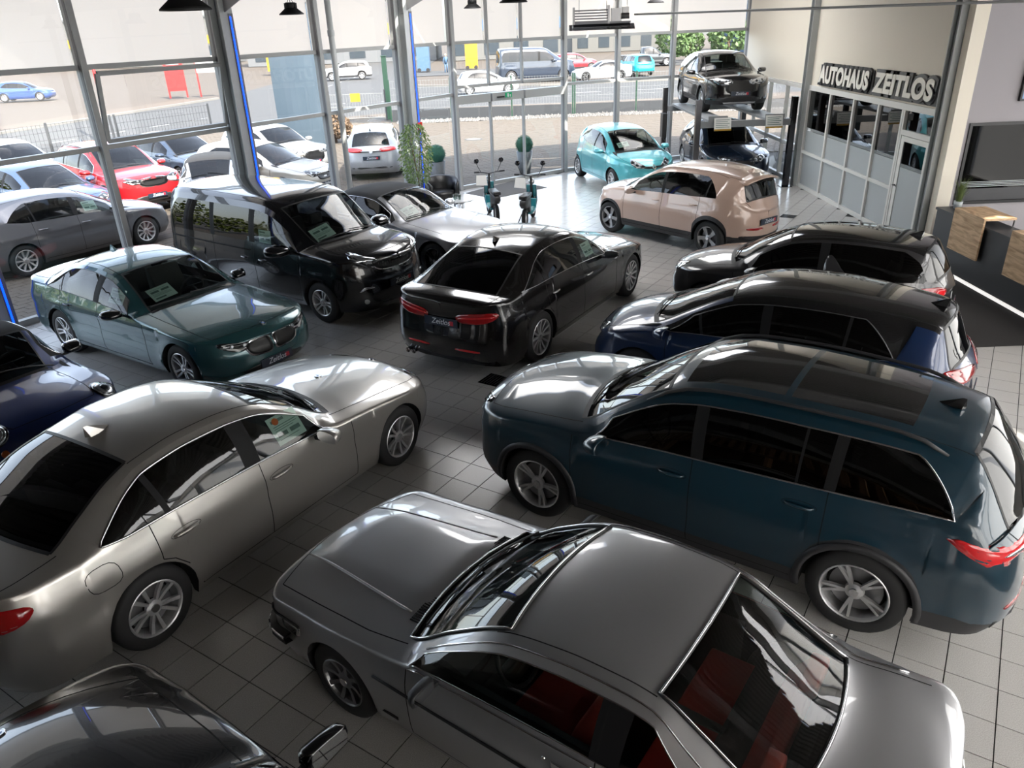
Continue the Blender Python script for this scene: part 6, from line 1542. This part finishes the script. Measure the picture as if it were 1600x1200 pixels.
# far buildings and trees
mat('hall_white', (.10,.10,.095), .8); mat('hall_blue', (.05,.10,.17), .6); mat('hall_grey', (.10,.105,.11), .7); mat('win_dark', (.03,.04,.05), .15)
def building(x0, x1, y, h, m, lab, band=None, nb=0):
    t = empty('building', (x0, y, 0)); tag(t, lab, 'building'); w = x1-x0
    mb = MB(); mb.box((0, 0, 0), (w, 12, h)); mb.build('walls', MATS[m], t)
    if band: mb = MB(); mb.box((0, -.06, h*.45), (w, 0, h*.62)); mb.build('colour_band', MATS[band], t)
    for k in range(nb): mb = MB(); a = w*(k+.25)/nb; mb.box((a, -.05, .6), (a+w/nb*.5, 0, min(h-.5, 2.8))); mb.build('window', MATS['win_dark'], t)
    mb = MB(); mb.box((-.2, -.2, h), (w+.2, 12.2, h+.3)); mb.build('roof_edge', MATS['hall_grey'], t)
building(-85, -45, 135, 7, 'hall_white', 'long pale warehouse far across the road, left', 'yellow', 8); building(-36, -9, 118, 8, 'hall_grey', 'grey warehouse with a yellow band behind the white off-roader', 'yellow', 6)
building(-7, 9, 112, 8, 'hall_white', 'pale hall far behind the sliding doors', 'hall_blue', 4); building(11, 30, 124, 7, 'hall_white', 'white hall far behind the cyan sport utility car', None, 6); building(31, 60, 104, 8, 'hall_blue', 'blue fronted hall behind the lift', 'hall_white', 6)
def bush(x, y, h, w, lab, seed=1, cat='bush', nm='bush', n=900, m='leaf'):
    t = empty(nm, (x, y, 0)); tag(t, lab, cat); rs = np.random.RandomState(seed); V = []; F = []
    for k in range(n):
        v = rs.normal(size=3); v /= np.linalg.norm(v); r_ = rs.uniform(.5, 1)**.5; c = np.array((v[0]*w*r_, v[1]*w*r_, h*.55+v[2]*h*.45*r_)); a = rs.normal(size=3); a /= np.linalg.norm(a); b = np.cross(a, rs.normal(size=3)); b /= np.linalg.norm(b); s_ = .12*w; j = len(V)
        V += [c-a*s_, c+b*s_*.6, c+a*s_, c-b*s_*.6]; F.append((j, j+1, j+2, j+3))
    o = mesh('foliage', V, F, MATS[m], t); o['kind'] = 'stuff'; mb = MB(); mb.tube([(0, 0, 0), (0, 0, h*.6)], .08*w, 8); mb.build('trunk', MATS['bark'], t)
bush(18.2, 86, 4.4, 1.9, 'green conifer far across the road above the black pickup', 3, 'tree', 'tree'); bush(24.5, 88, 4.2, 2.2, 'green shrub tree seen behind the black car on the lift', 4, 'tree', 'tree'); bush(20.8, 90, 3.2, 1.6, 'smaller green tree between two taller ones beyond the street', 6, 'tree', 'tree'); bush(-7.0, 33.2, 1.1, .75, 'dry brown shrub at the foot of the sign pylon', 5, m='bark')
t = empty('person', (-5.5, 84, 0)); tag(t, 'person in dark clothes walking far across the road', 'person')
m = MB(); 
m.tube([(.09, .12, .0), (.10, .05, .45), (.08, 0, .9)], [.06, .07, .10], 8); m.tube([(-.12, -.15, .0), (-.10, -.03, .45), (-.08, 0, .9)], [.06, .07, .10], 8); m.tube([(0, 0, .85), (0, 0, 1.15), (0, 0, 1.42), (0, 0, 1.5)], [.16, .15, .19, .07], 10); m.tube([(.2, 0, 1.4), (.26, .03, 1.1), (.24, .12, .85)], [.055, .045, .035], 7); m.tube([(-.2, 0, 1.4), (-.26, -.03, 1.1), (-.24, -.1, .85)], [.055, .045, .035], 7); m.build('clothing', MATS['hall_blue'], t, True)
m = MB(); m.lathe([(0, 1.48), (.05, 1.5), (.085, 1.6), (.09, 1.68), (.06, 1.76), (0, 1.78)], n=12); m.build('head', mat('skin', (.5, .3, .2), .6), t, True)
for k, (x, y, c, lab) in enumerate(((-8.0, 86, 'hall_blue', 'blue waste container far across the road'), (-3.0, 88, 'yellow', 'yellow upright machine beside the walking person'), (-24, 92, 'yellow', 'yellow trailer body far behind the sign pylon'))):
    t = empty('container', (x, y, 0)); tag(t, lab, 'container'); m = MB(); w = 4 if k == 2 else 1.3; m.box((-w/2, 0, .4 if k == 2 else .1), (w/2, 1.2, 2.6)); m.build('body', MATS[c], t); m = MB(); m.box((-w/2-.05, -.05, 2.6), (w/2+.05, 1.25, 2.7)); m.build('lid', MATS['plinth'], t)
    for s_ in (-1, 1): m = MB(); m.tube([(s_*w*.35, -.03, .2), (s_*w*.35, .1, .2)], .2, 12); m.build('wheel', MATS['tyre'], t)
# ------------------------------------------------------------------ car lift
t = empty('car_lift', (6.35, 22.9, 0)); tag(t, 'grey four-post car lift carrying a black car at the right wall', 'lift')
for (x, y) in ((-1.22, -2.15), (1.28, -2.15), (-1.22, 2.15), (1.28, 2.15)):
    m = MB(); m.box((x-.07, y-.07, 0), (x+.07, y+.07, 2.30)); m.box((x-.15, y-.15, 0), (x+.15, y+.15, .015)); m.build('post', MATS['chrome_dark'], t)
for y in (-2.15, 2.15): m = MB(); m.box((-1.20, y-.06, 1.60), (1.26, y+.06, 1.76)); m.build('cross_beam', mat('lift_grey', (.22, .23, .24), .45), t)
for x in (-.98, .50): 
    m = MB(); m.box((x, -2.3, 1.75), (x+.50, 2.3, 1.81)); o = m.build('runway', MATS['lift_grey'], t)
    m = MB(); m.box((x, -2.32, 1.81), (x+.50, -2.29, 1.90)); m.build('stop_plate', MATS['lift_grey'], o)
m = MB(); m.box((-1.42, 1.4, .9), (-1.28, 1.75, 1.6)); m.build('control_box', MATS['lamp_black'], t); m = MB(); m.tube([(-1.35, 1.5, .9), (-1.2, 1.2, .5), (-1.1, 1.5, .3), (-1.25, 1.9, .1)], .012, 6); m.build('hose', MATS['rubber'], t)
for x, z, lab in ((-.62, 1.70, 'yellow-edged price card hanging from the left runway of the lift'), (.72, 1.72, 'yellow-edged price card hanging from the right runway of the lift')):
    q = empty('price_card', (6.35+x, 20.52, z)); q.rotation_euler = (R(-12), 0, 0); tag(q, lab, 'card'); m = MB(); m.box((-.22, -.01, -.16), (.22, .0, .16)); m.build('card', MATS['paper_white'], q); m = MB(); m.box((-.22, -.014, -.16), (.22, -.01, -.12)); m.build('yellow_edge', MATS['yellow'], q)
    for k in range(5): m = MB(); m.box((-.18, -.013, .1-k*.045), (.18-.05*(k % 2), -.01, .115-k*.045)); m.build('print_line', MATS['print'], q)
# ------------------------------------------------------------------ seating corner
t = empty('armchair', (-1.60, 19.70, 0), R(-70)); tag(t, 'black leather tub armchair beside the second grey column', 'chair')
mat('leather', (.010, .010, .011), .35)
m = MB(); m.lathe([(0, .12), (.30, .12), (.33, .16), (.33, .38), (.30, .44), (0, .45)], n=28); m.build('seat', MATS['leather'], t, True)
V = []; F = []; n = 26
for j in range(n+1):
    a = math.radians(55+250*j/n); h = .62+.16*max(0, math.sin(math.pi*j/n))**.6
    for rr, z in ((.34, .08), (.44, .12), (.45, h-.04), (.42, h), (.35, h-.03), (.33, .40)): V.append((rr*math.cos(a), rr*math.sin(a), z))
for j in range(n):
    for q in range(6): F.append((6*j+q, 6*j+6+q, 6*j+6+(q+1) % 6, 6*j+(q+1) % 6))
F += [tuple(range(6)), tuple(6*n+q for q in range(6))]
o = mesh('backrest', V, F, MATS['leather'], t, True); fixn(o)
for x, y in ((.24, .24), (-.24, .24), (.24, -.24), (-.24, -.24)): m = MB(); m.tube([(x, y, 0), (x, y, .13)], .02, 8); m.build('leg', MATS['chrome_dark'], t)
t = empty('side_table', (-1.05, 18.25, 0)); tag(t, 'small round white table in front of the black armchair', 'table'); m = MB(); m.lathe([(0, .47), (.29, .47), (.30, .48), (.30, .50), (0, .50)], n=32); m.build('table_top', MATS['white_gloss'], t); m = MB(); m.lathe([(0, .0), (.22, .0), (.20, .02), (.03, .03), (.03, .47)], n=24); m.build('stand', MATS['chrome'], t, True); m = MB(); m.lathe([(.06, .40), (.20, .468)], n=32); m.build('apron', MATS['leather'], t)
for k, (x, y) in enumerate(((-1.16, 18.30), (-1.08, 18.20), (-1.20, 18.18))):
    m = MB(); m.lathe([(0, 0), (.032, 0), (.036, .13), (.033, .13), (.030, .01), (0, .01)], c=(x, y, .50), n=16); o = m.build('glass', MATS['car_glass'], None, True); tag(o, 'clear drinking glass on the small white table, '+('the one nearest the window', 'the one nearest the mopeds', 'the one nearest the convertible')[k], 'glass', 'glasses on the small white table')
# ficus
t = empty('ficus', (-2.15, 19.2, 0)); tag(t, 'tall leafy potted fig tree before the second grey column', 'plant')
m = MB(); m.lathe([(0, 0), (.17, 0), (.21, .34), (.19, .34), (.18, .30), (0, .30)], n=24); m.build('pot', MATS['planter_grey'], t, True)
rs = np.random.RandomState(12); m = MB()
for k in range(3): a = k*2.1; m.tube([(.03*math.cos(a), .03*math.sin(a), .3), (.02, .01, .8), (.10*math.cos(a), .10*math.sin(a), 1.4), (.16*math.cos(a), .16*math.sin(a), 1.9)], [.018, .016, .012, .006], 6)
m.build('stem', MATS['bark'], t, True); V = []; F = []
for k in range(2400):
    z = rs.uniform(.75, 2.15); w = .36*max(0, math.sin(math.pi*min(1, (z-.55)/1.75)))**.7+.05; a = rs.uniform(0, 6.28); r_ = w*rs.uniform(.25, 1)**.6; c = np.array((r_*math.cos(a), r_*math.sin(a), z)); d_ = np.array((math.cos(a), math.sin(a), -.9+rs.uniform(-.5, .5))); d_ /= np.linalg.norm(d_); s_ = np.cross(d_, rs.normal(size=3)); s_ /= np.linalg.norm(s_); l = rs.uniform(.05, .085); n = len(V)
    V += [c, c+d_*l*.5+s_*.014, c+d_*l, c+d_*l*.5-s_*.014]; F.append((n, n+1, n+2, n+3))
o = mesh('foliage', V, F, mat('fig_leaf', (.14, .22, .06), .45, noise=(6, .4)), t); o['kind'] = 'stuff'
# ------------------------------------------------------------------ electric mopeds
def moped(x, y, yaw, lab):
    t = empty('moped', (x, y, 0), R(yaw)); tag(t, lab, 'moped', 'two small electric mopeds'); bl = MATS['lamp_black']
    for wx in (.58, -.52):
        m = MB(); m.lathe([(.14, -.03), (.19, -.045), (.215, -.03), (.215, .03), (.19, .045), (.14, .03)], c=(wx, 0, .215), ax='y', n=26, close=True); o = m.build('wheel', MATS['tyre'], t, True)
        m = MB(); m.lathe([(.145, -.03), (.13, 0), (.145, .03)], c=(wx, 0, .215), ax='y', n=22)
        for k in range(5): a = k*1.2566; m.bar((wx, 0, .215), (wx+.14*math.cos(a), 0, .215+.14*math.sin(a)), .03, .03, up=(0, 1, 0))
        m.build('rim', MATS['alloy'], o)
    m = MB(); m.tube([(.50, 0, .45), (.40, 0, .78), (.36, 0, 1.0)], .028, 10); m.build('steering_column', bl, t, True)
    for s_ in (-1, 1): m = MB(); m.tube([(.58, s_*.07, .22), (.50, s_*.07, .50)], .022, 8); m.build('fork_leg', MATS['chrome'], t, True)
    m = MB(); m.tube([(.26, -.34, 1.06), (.34, -.15, 1.03), (.36, 0, 1.0), (.34, .15, 1.03), (.26, .34, 1.06)], .013, 8); o = m.build('handlebar', MATS['chrome_dark'], t, True)
    for s_ in (-1, 1): m = MB(); m.tube([(.27, s_*.25, 1.055), (.255, s_*.37, 1.062)], .02, 8); m.build('grip', MATS['rubber'], o)
    for s_ in (-1, 1):
        m = MB(); m.tube([(.31, s_*.20, 1.05), (.33, s_*.27, 1.18), (.31, s_*.30, 1.26)], .007, 6); o = m.build('mirror_stem', bl, t); m = MB(); m.lathe([(0, -.012), (.055, -.01), (.06, 0), (.05, .012), (0, .014)], c=(.31, s_*.30, 1.31), ax='x', n=18); m.build('mirror_head', MATS['chrome_dark'], o, True)
    m = MB(); m.prism([(.62, .42), (.45, .80), (.40, .80), (.52, .44), (.36, .50), (.30, .30), (.20, .27), (-.15, .27), (-.15, .22), (.30, .22), (.42, .36)], lambda p, k: (p[0], -.12 if k == 0 else .12, p[1])); o = m.build('front_fairing', mat('moped_teal', (.02, .20, .24), .25, coat=1.), t); bevel(o, .02)
    m = MB(); m.prism([(-.12, .25), (-.05, .60), (-.20, .64), (-.75, .66), (-.80, .56), (-.62, .46), (-.30, .40)], lambda p, k: (p[0], -.075 if k == 0 else .075, p[1])); o = m.build('rear_body', bl, t); bevel(o, .03)
    m = MB(); m.prism([(.0, .64), (-.02, .72), (-.35, .72), (-.70, .76), (-.74, .68), (-.2, .63)], lambda p, k: (p[0], -.095 if k == 0 else .095, p[1])); o = m.build('saddle', MATS['leather'], t); bevel(o, .025)
    m = MB(); m.lathe([(0, .06), (.06, .05), (.075, 0), (.06, -.04), (0, -.05)], c=(.47, 0, .86), ax='x', n=18); m.build('headlamp', MATS['lamp_clear'], t, True)
    m = MB(); m.prism([(.80, .20), (.78, .34), (.66, .44), (.50, .46), (.50, .44), (.64, .42), (.76, .33), (.785, .2)], lambda p, k: (p[0], -.055 if k == 0 else .055, p[1])); m.build('mudguard', MATS['moped_teal'], t)
    m = MB(); m.add([(.20, .10, .99), (.20, .33, 1.0), (.13, .36, .78), (.13, .08, .76)], [(0, 1, 2, 3)]); m.V += [(v[0]-.004, v[1], v[2]) for v in m.V]; m.F.append((7, 6, 5, 4)); m.M.append(0); m.build('price_sheet', MATS['paper_white'], t)
    m = MB(); m.tube([(-.2, .1, .3), (-.25, .22, .02)], .012, 6); m.build('kick_stand', bl, t)
moped(-.30, 18.35, 100, 'electric moped with teal fairing, the one nearer the armchair'); moped(.55, 17.75, 78, 'electric moped with teal fairing, the one nearer the beige hatchback')
# ------------------------------------------------------------------ lettering on the wall
def wall_sign(text, y0, w, h, z, back, lab):
    cu = bpy.data.curves.new('lettering', 'FONT'); cu.body = text; cu.size = h; cu.extrude = .008; cu.offset = .020; cu.space_character = 1.06; cu.materials.append(MATS['sign_white']); cu.shear = .12
    me = text_mesh(cu); o = bpy.data.objects.new('lettering', me); C.objects.link(o); xs = [v.co.x for v in me.vertices]; dx = max(xs)-min(xs)
    cu2 = bpy.data.curves.new('letter_backing', 'FONT'); cu2.body = text; cu2.size = h; cu2.extrude = .025; cu2.offset = .068; cu2.space_character = 1.06; cu2.shear = .12; cu2.materials.append(back)
    t = empty('wall_sign', (XW-.02, y0, z)); tag(t, lab, 'sign'); o.parent = t; sx = w/dx
    q = bpy.data.objects.new('letter_backing', text_mesh(cu2)); C.objects.link(q); q.parent = t
    o.rotation_euler = q.rotation_euler = (R(90), 0, R(-90)); o.scale = q.scale = (sx, 1.25, 1); o.location = (-.075, 0, .0); q.location = (-.035, 0, -.0)
    mb = MB(); k = .07
    mb.box((-.03, -w-.08, -.10), (.0, .08, h*.95)); mb.build('backing_board', back, t)
mat('sign_white', (.85, .82, .74), .5)
wall_sign('AUTOHAUS', 20.02, 2.75, .40, 2.70, mat('sign_black', (.015, .015, .016), .5), 'black backed white letters AUTOHAUS on the cream wall'); wall_sign('ZEITLOS', 17.02, 2.45, .40, 2.70, mat('sign_grey', (.09, .09, .09), .5), 'grey backed white letters ZEITLOS on the cream wall')
# leaves of a plant at the right edge
t = empty('potted_palm', (6.75, 7.35, 0)); tag(t, 'dark leafy plant just reaching in at the right edge', 'plant'); m = MB(); m.lathe([(0, 0), (.18, 0), (.23, .4), (.2, .4), (0, .36)], n=20); m.build('pot', MATS['planter_grey'], t, True); rs = np.random.RandomState(3); m = MB(); m.tube([(0, 0, .3), (0, 0, 1.1)], .02, 6); m.build('stem', MATS['bark'], t)
for k in range(26):
    a = rs.uniform(0, 6.28); z = rs.uniform(.4, 1.1); l = rs.uniform(.22, .38); d_ = np.array((math.cos(a), math.sin(a), rs.uniform(-.1, .5))); s_ = np.array((-math.sin(a), math.cos(a), 0)); c = np.array((0, 0, z)); m = MB()
    m.add([c, c+d_*l*.35+s_*.05, c+d_*l*.7+s_*.035-np.array((0, 0, .02)), c+d_*l-np.array((0, 0, .06)), c+d_*l*.7-s_*.035-np.array((0, 0, .02)), c+d_*l*.35-s_*.05], [(0, 1, 5), (1, 2, 4, 5), (2, 3, 4)]); m.build('leaf', mat('dark_leaf', (.02, .05, .02), .35), t)
# ------------------------------------------------------------------ the cars
def P_(n, c, **k): return paint('paint_'+n, c, **k)
def carry(spec, detail, mats, label, x, y, yaw, z=0, lod=0, group=None):
    c = Car('car', spec, mats, label, (x, y, z), R(yaw), lod)
    if detail: detail(c)
    if group: c.root['group'] = group
    return c
gl = MATS['car_glass']; gd = MATS['car_glass_dark']; gb = MATS['car_glass_black']
IN = 'cars on show in the hall'; OUT = 'cars parked in the yard'; FAR = 'cars parked across the road'
c_silver = carry(SEDAN, det_SEDAN, dict(paint=P_('silver', (.46,.44,.41), metal=.75, rough=.30), glass=gl, sglass=gd, fglass=gl), 'silver saloon in the left foreground, its rear window towards the viewer', -2.748, 6.218, 58.3)
q = c_silver.paper(side=-1, s=2.18, size=(.34, .26)); mb = MB(); _, cc, bb, tt, nn, w_, h_ = q
mb.add([tuple(cc+bb*(-.5*w_+.22*w_*math.cos(a))*1+tt*(.62*h_+.26*h_*math.sin(a))+nn*.003) for a in np.linspace(0, 2*math.pi, 13)[:-1]], [tuple(range(12))]); mb.build('orange_sun_print', MATS['lamp_orange'], q[0])
c_kod = carry(sp(SUV, sunroof=[(2.12, 2.93), (2.955, 3.80)], spacing=.045), det_KOD, dict(paint=P_('teal_blue', (.004,.027,.045), metal=.15, rough=.3), glass=gd, sglass=gb, fglass=gd), 'dark teal blue sport utility car with roof rails and a glass roof, right foreground', 1.856, 5.882, 144.4)
c_manta = carry(sp(MANTA, spacing=.04), det_MANTA, dict(paint=P_('silver_grey', (.40,.40,.41), metal=.7, rough=.33), glass=gl, sglass=gl, seat=MATS['seat_red'], mirror=MATS['plastic']), 'old silver two-door coupe with red seats in the front centre', .28, 3.625, 143.5)
c_e36 = carry(sp(E36, spacing=.045), det_E36, dict(paint=P_('black', (.004,.004,.005), metal=0, rough=.2), glass=gl, sglass=gd), 'black car at the bottom left edge, only bonnet, windscreen and mirror in frame', -1.50, 1.80, 140)
c_id3 = carry(ID3, det_ID3, dict(paint=P_('deep_blue', (.004,.020,.075), metal=.2, rough=.3), roof=P_('roof_black', (.005,.005,.006), metal=0, rough=.2), glass=gd, sglass=gb, fglass=gb), 'dark blue hatchback with a black roof and a large roof spoiler', 3.15, 8.20, 145)
c_ds3 = carry(DS3, det_DS3, dict(paint=P_('dark_grey', (.030,.029,.031), metal=.3, rough=.3), roof=MATS['gloss_black'], glass=gd, sglass=gb), 'dark grey small two-door hatchback parked next to the reception counter', 4.47, 10.8, 146.5, .012)
c_gt = carry(GT, det_GT, dict(paint=P_('brown_black', (.006,.005,.005), metal=.1, rough=.2), glass=gl, sglass=gd, fglass=gl), 'black fastback with red tail lamps in the middle of the hall', .471, 11.397, 57.7)
c_ora = carry(ORA, det_ORA, dict(paint=P_('beige', (.52,.37,.30), metal=.1, rough=.3), glass=gl, sglass=gd, fglass=gl), 'pale pink beige electric hatchback seen from behind', 3.798, 16.039, 127.6)
c_zoe = carry(ZOE, det_ZOE, dict(paint=P_('turquoise', (.10,.48,.54), metal=.25, rough=.3), glass=gl, sglass=gl), 'bright turquoise electric hatchback at the glass front', 3.403, 22.345, -74.8)
c_g20 = carry(G20, det_G20, dict(paint=P_('petrol', (.028,.10,.11), metal=.4, rough=.25), glass=gl, sglass=gl, mirror=MATS['gloss_black']), 'petrol green saloon with a twin grille parked along the glass front', -4.958, 10.542, -34.0)
c_van = carry(VAN, det_VAN, dict(paint=P_('van_black', (.005,.005,.006), metal=0, rough=.18), glass=gl, sglass=gb, fglass=gl), 'tall black passenger van with a chrome framed grille', -3.755, 13.184, -36)
c_cab = carry(CABRIO, det_CABRIO, dict(paint=P_('cab_silver', (.56,.57,.60), metal=.7, rough=.28), roof=MATS['softtop'], glass=gl, sglass=gd), 'silver convertible with a closed black fabric roof beyond the van', -1.994, 15.137, -35.5)
c_mini = carry(MINI, det_MINI, dict(paint=P_('mini_blue', (.005,.022,.12), metal=.2, rough=.3), roof=MATS['softtop'], glass=gl, sglass=gd, mirror=MATS['gloss_black']), 'dark blue small convertible with round lamps at the left edge', -6.115, 7.826, -31)
c_2008 = carry(P2008, det_P2008, dict(paint=MATS['paint_van_black'], glass=gl, sglass=gl), 'black small sport utility car standing on the raised car lift', 6.45, 23.75, -90, 1.82)
c_low = carry(sp(HATCH, L=4.4, H=1.50), det_HATCH, dict(paint=P_('navy', (.006,.015,.035), metal=.5, rough=.25), glass=gd, sglass=gb), 'dark navy hatchback parked underneath the car lift', 6.50, 23.15, -90)
# outside
c_leon = carry(sp(HATCH, L=4.28, wb=2.636, H=1.46, rimr=.215, style=(10, 'swirl')), det_HATCH, dict(paint=P_('out_grey', (.15,.15,.16), metal=.6, rough=.3), glass=gl, sglass=gd, fglass=gl), 'grey hatchback parked outside along the glass, left', -9.555, 16.372, 56.3, group=OUT)
c_leon.paper(side=-1, s=1.9)
sg_ = lambda n, c, m=.4: dict(paint=P_(n, c, metal=m), glass=gd, sglass=gb)
for spec, c, nm, x, y, yaw, lab in (
    (HATCH, (.05, .085, .17), 'out_bluegrey', -12.0, 20.0, -33, 'blue grey hatchback outside between the grey hatchback and the red car'),
    (SUV, (.42, .010, .014), 'out_red', -10.95, 21.95, -41, 'bright red sport utility car parked in the yard'),
    (HATCH, (.035, .055, .09), 'out_navy', -10.5, 25.5, -38, 'dark blue grey estate parked behind the red sport utility car'),
    (P2008, (.42, .43, .44), 'out_white', -7.65, 26.3, -40, 'white sport utility car parked before the sign pylon'),
    (HATCH, (.40, .38, .34), 'out_cream', -7.0, 22.6, -22, 'cream white hatchback parked outside behind the rain pipe'),
    (HATCH, (.30, .36, .46), 'out_lightblue', -15.6, 25.0, -35, 'light blue car at the far left edge beyond the glass'),
    (HATCH, (.45, .50, .55), 'out_pale', 11.5, 24.5, -100, 'pale blue car outside beyond the glazing next to the lift')):
    c = carry(spec, (det_P2008 if spec is P2008 else det_SUV if spec is SUV else det_HATCH), sg_(nm, c), lab, x, y, yaw, lod=1, group=OUT)
    if x < -8: c.paper(s=spec['cowl']+.25, y=.4)
c = carry(sp(MINI, spacing=.08), det_MINI, dict(paint=P_('out_silver', (.45, .46, .47), metal=.6), roof=MATS['softtop'], glass=gd, sglass=gb), 'small silver convertible with a black roof outside behind the van', -7.75, 20.7, -75, lod=1, group=OUT)
c = carry(sp(HATCH, L=4.63, H=1.48, fo=.86, wb=2.686, R=.35, top=[(0,.68),(.05,.73),(.3,.84),(.7,.92),(1.0,.965),(1.35,1.13),(1.75,1.32),(2.0,1.41),(2.4,1.465),(2.8,1.48),(3.5,1.465),(4.0,1.43),(4.25,1.39),(4.37,1.27),(4.50,1.08),(4.55,1.0),(4.60,.93),(4.63,.88)], rheader=4.23, rbase=4.52, belt=[(0,.64),(.3,.73),(.9,.86),(1.5,.93),(2.5,.96),(3.6,1.0),(4.3,1.03),(4.53,1.0),(4.63,.86)], dlo=dict(f0=1.42, f1=1.60, r0=3.7, r1=4.1, rp=1.4, pillars=[(2.22, 2.32), (3.16, 3.22)])), None, dict(paint=P_('out_estate', (.38, .40, .43), metal=.5), glass=gd, sglass=gb), 'silver white estate outside, its tail towards the glass', -4.25, 26.35, 95, lod=1, group=OUT)
c.corner('tail_lamp', [(.24, .84), (.22, .95), (.5, .98), (.72, .97), (.74, .88), (.5, .86)], 38, MATS['lamp_red_bright'], front=False); c.plate(.68, False); c.badge(.88, False, .05, 'ring'); c.rails_(MATS['chrome'], 2.0, 4.1, .04); c.fin(4.0, MATS['gloss_black']); c.rear('bumper_strip', [(-.8, .42), (-.78, .36), (.78, .36), (.8, .42)], MATS['plastic'], both=False, sm=1)
PICKUP = sp(SUV, L=5.3, wb=3.2, top=[(0,.90),(.05,.95),(.3,1.05),(.8,1.12),(1.15,1.16),(1.5,1.38),(1.85,1.60),(2.1,1.70),(2.6,1.76),(3.0,1.74),(3.2,1.68),(3.32,1.30),(3.40,1.12),(4.0,1.10),(5.24,1.08),(5.3,1.0)], rheader=3.15, rbase=3.38, belt=[(0,.86),(.3,.93),(.9,1.0),(1.5,1.04),(3.3,1.06),(4.5,1.05),(5.3,.95)], doors=[1.28, 2.2, 3.1], sunroof=[], dlo=dict(f0=1.5, f1=1.68, r0=2.9, r1=3.1, rp=1.2, rend=.6, pillars=[(2.2, 2.3)]), tail_frac=.92)
for spec, c, nm, x, y, yaw, lab in (
    (SUV, (.42, .42, .42), 'far_white', -14.6, 78, 190, 'white off-roader parked across the road'),
    (HATCH, (.45, .45, .46), 'far_white2', -.9, 55.5, 8, 'white hatchback driving on the road behind the fence'),
    (VAN, (.02, .03, .05), 'far_van', 2.8, 66, 10, 'dark panel van parked across the road'),
    (ORA, (.60, .02, .03), 'far_red', 7.2, 78, 12, 'small red car parked across the road'),
    (CABRIO, (.45, .48, .52), 'far_silver', 7.9, 64.5, 192, 'silver sports car parked behind the fence'),
    (SUV, (.0, .40, .50), 'far_cyan', 11.5, 69, 100, 'bright cyan sport utility car across the road'),
    (PICKUP, (.03, .035, .04), 'far_pickup', 14.9, 82, 5, 'dark pickup truck parked below the green trees'),
    (HATCH, (.02, .06, .22), 'far_blue', -38.5, 66, 10, 'blue hatchback parked across the road at the far left')):
    q = sp(spec, spacing=.09); c = carry(q, None, sg_(nm, c), lab, x, y, yaw, lod=2, group=FAR)
    if spec is VAN: c.root.scale = (1.3, 1.2, 1.35)
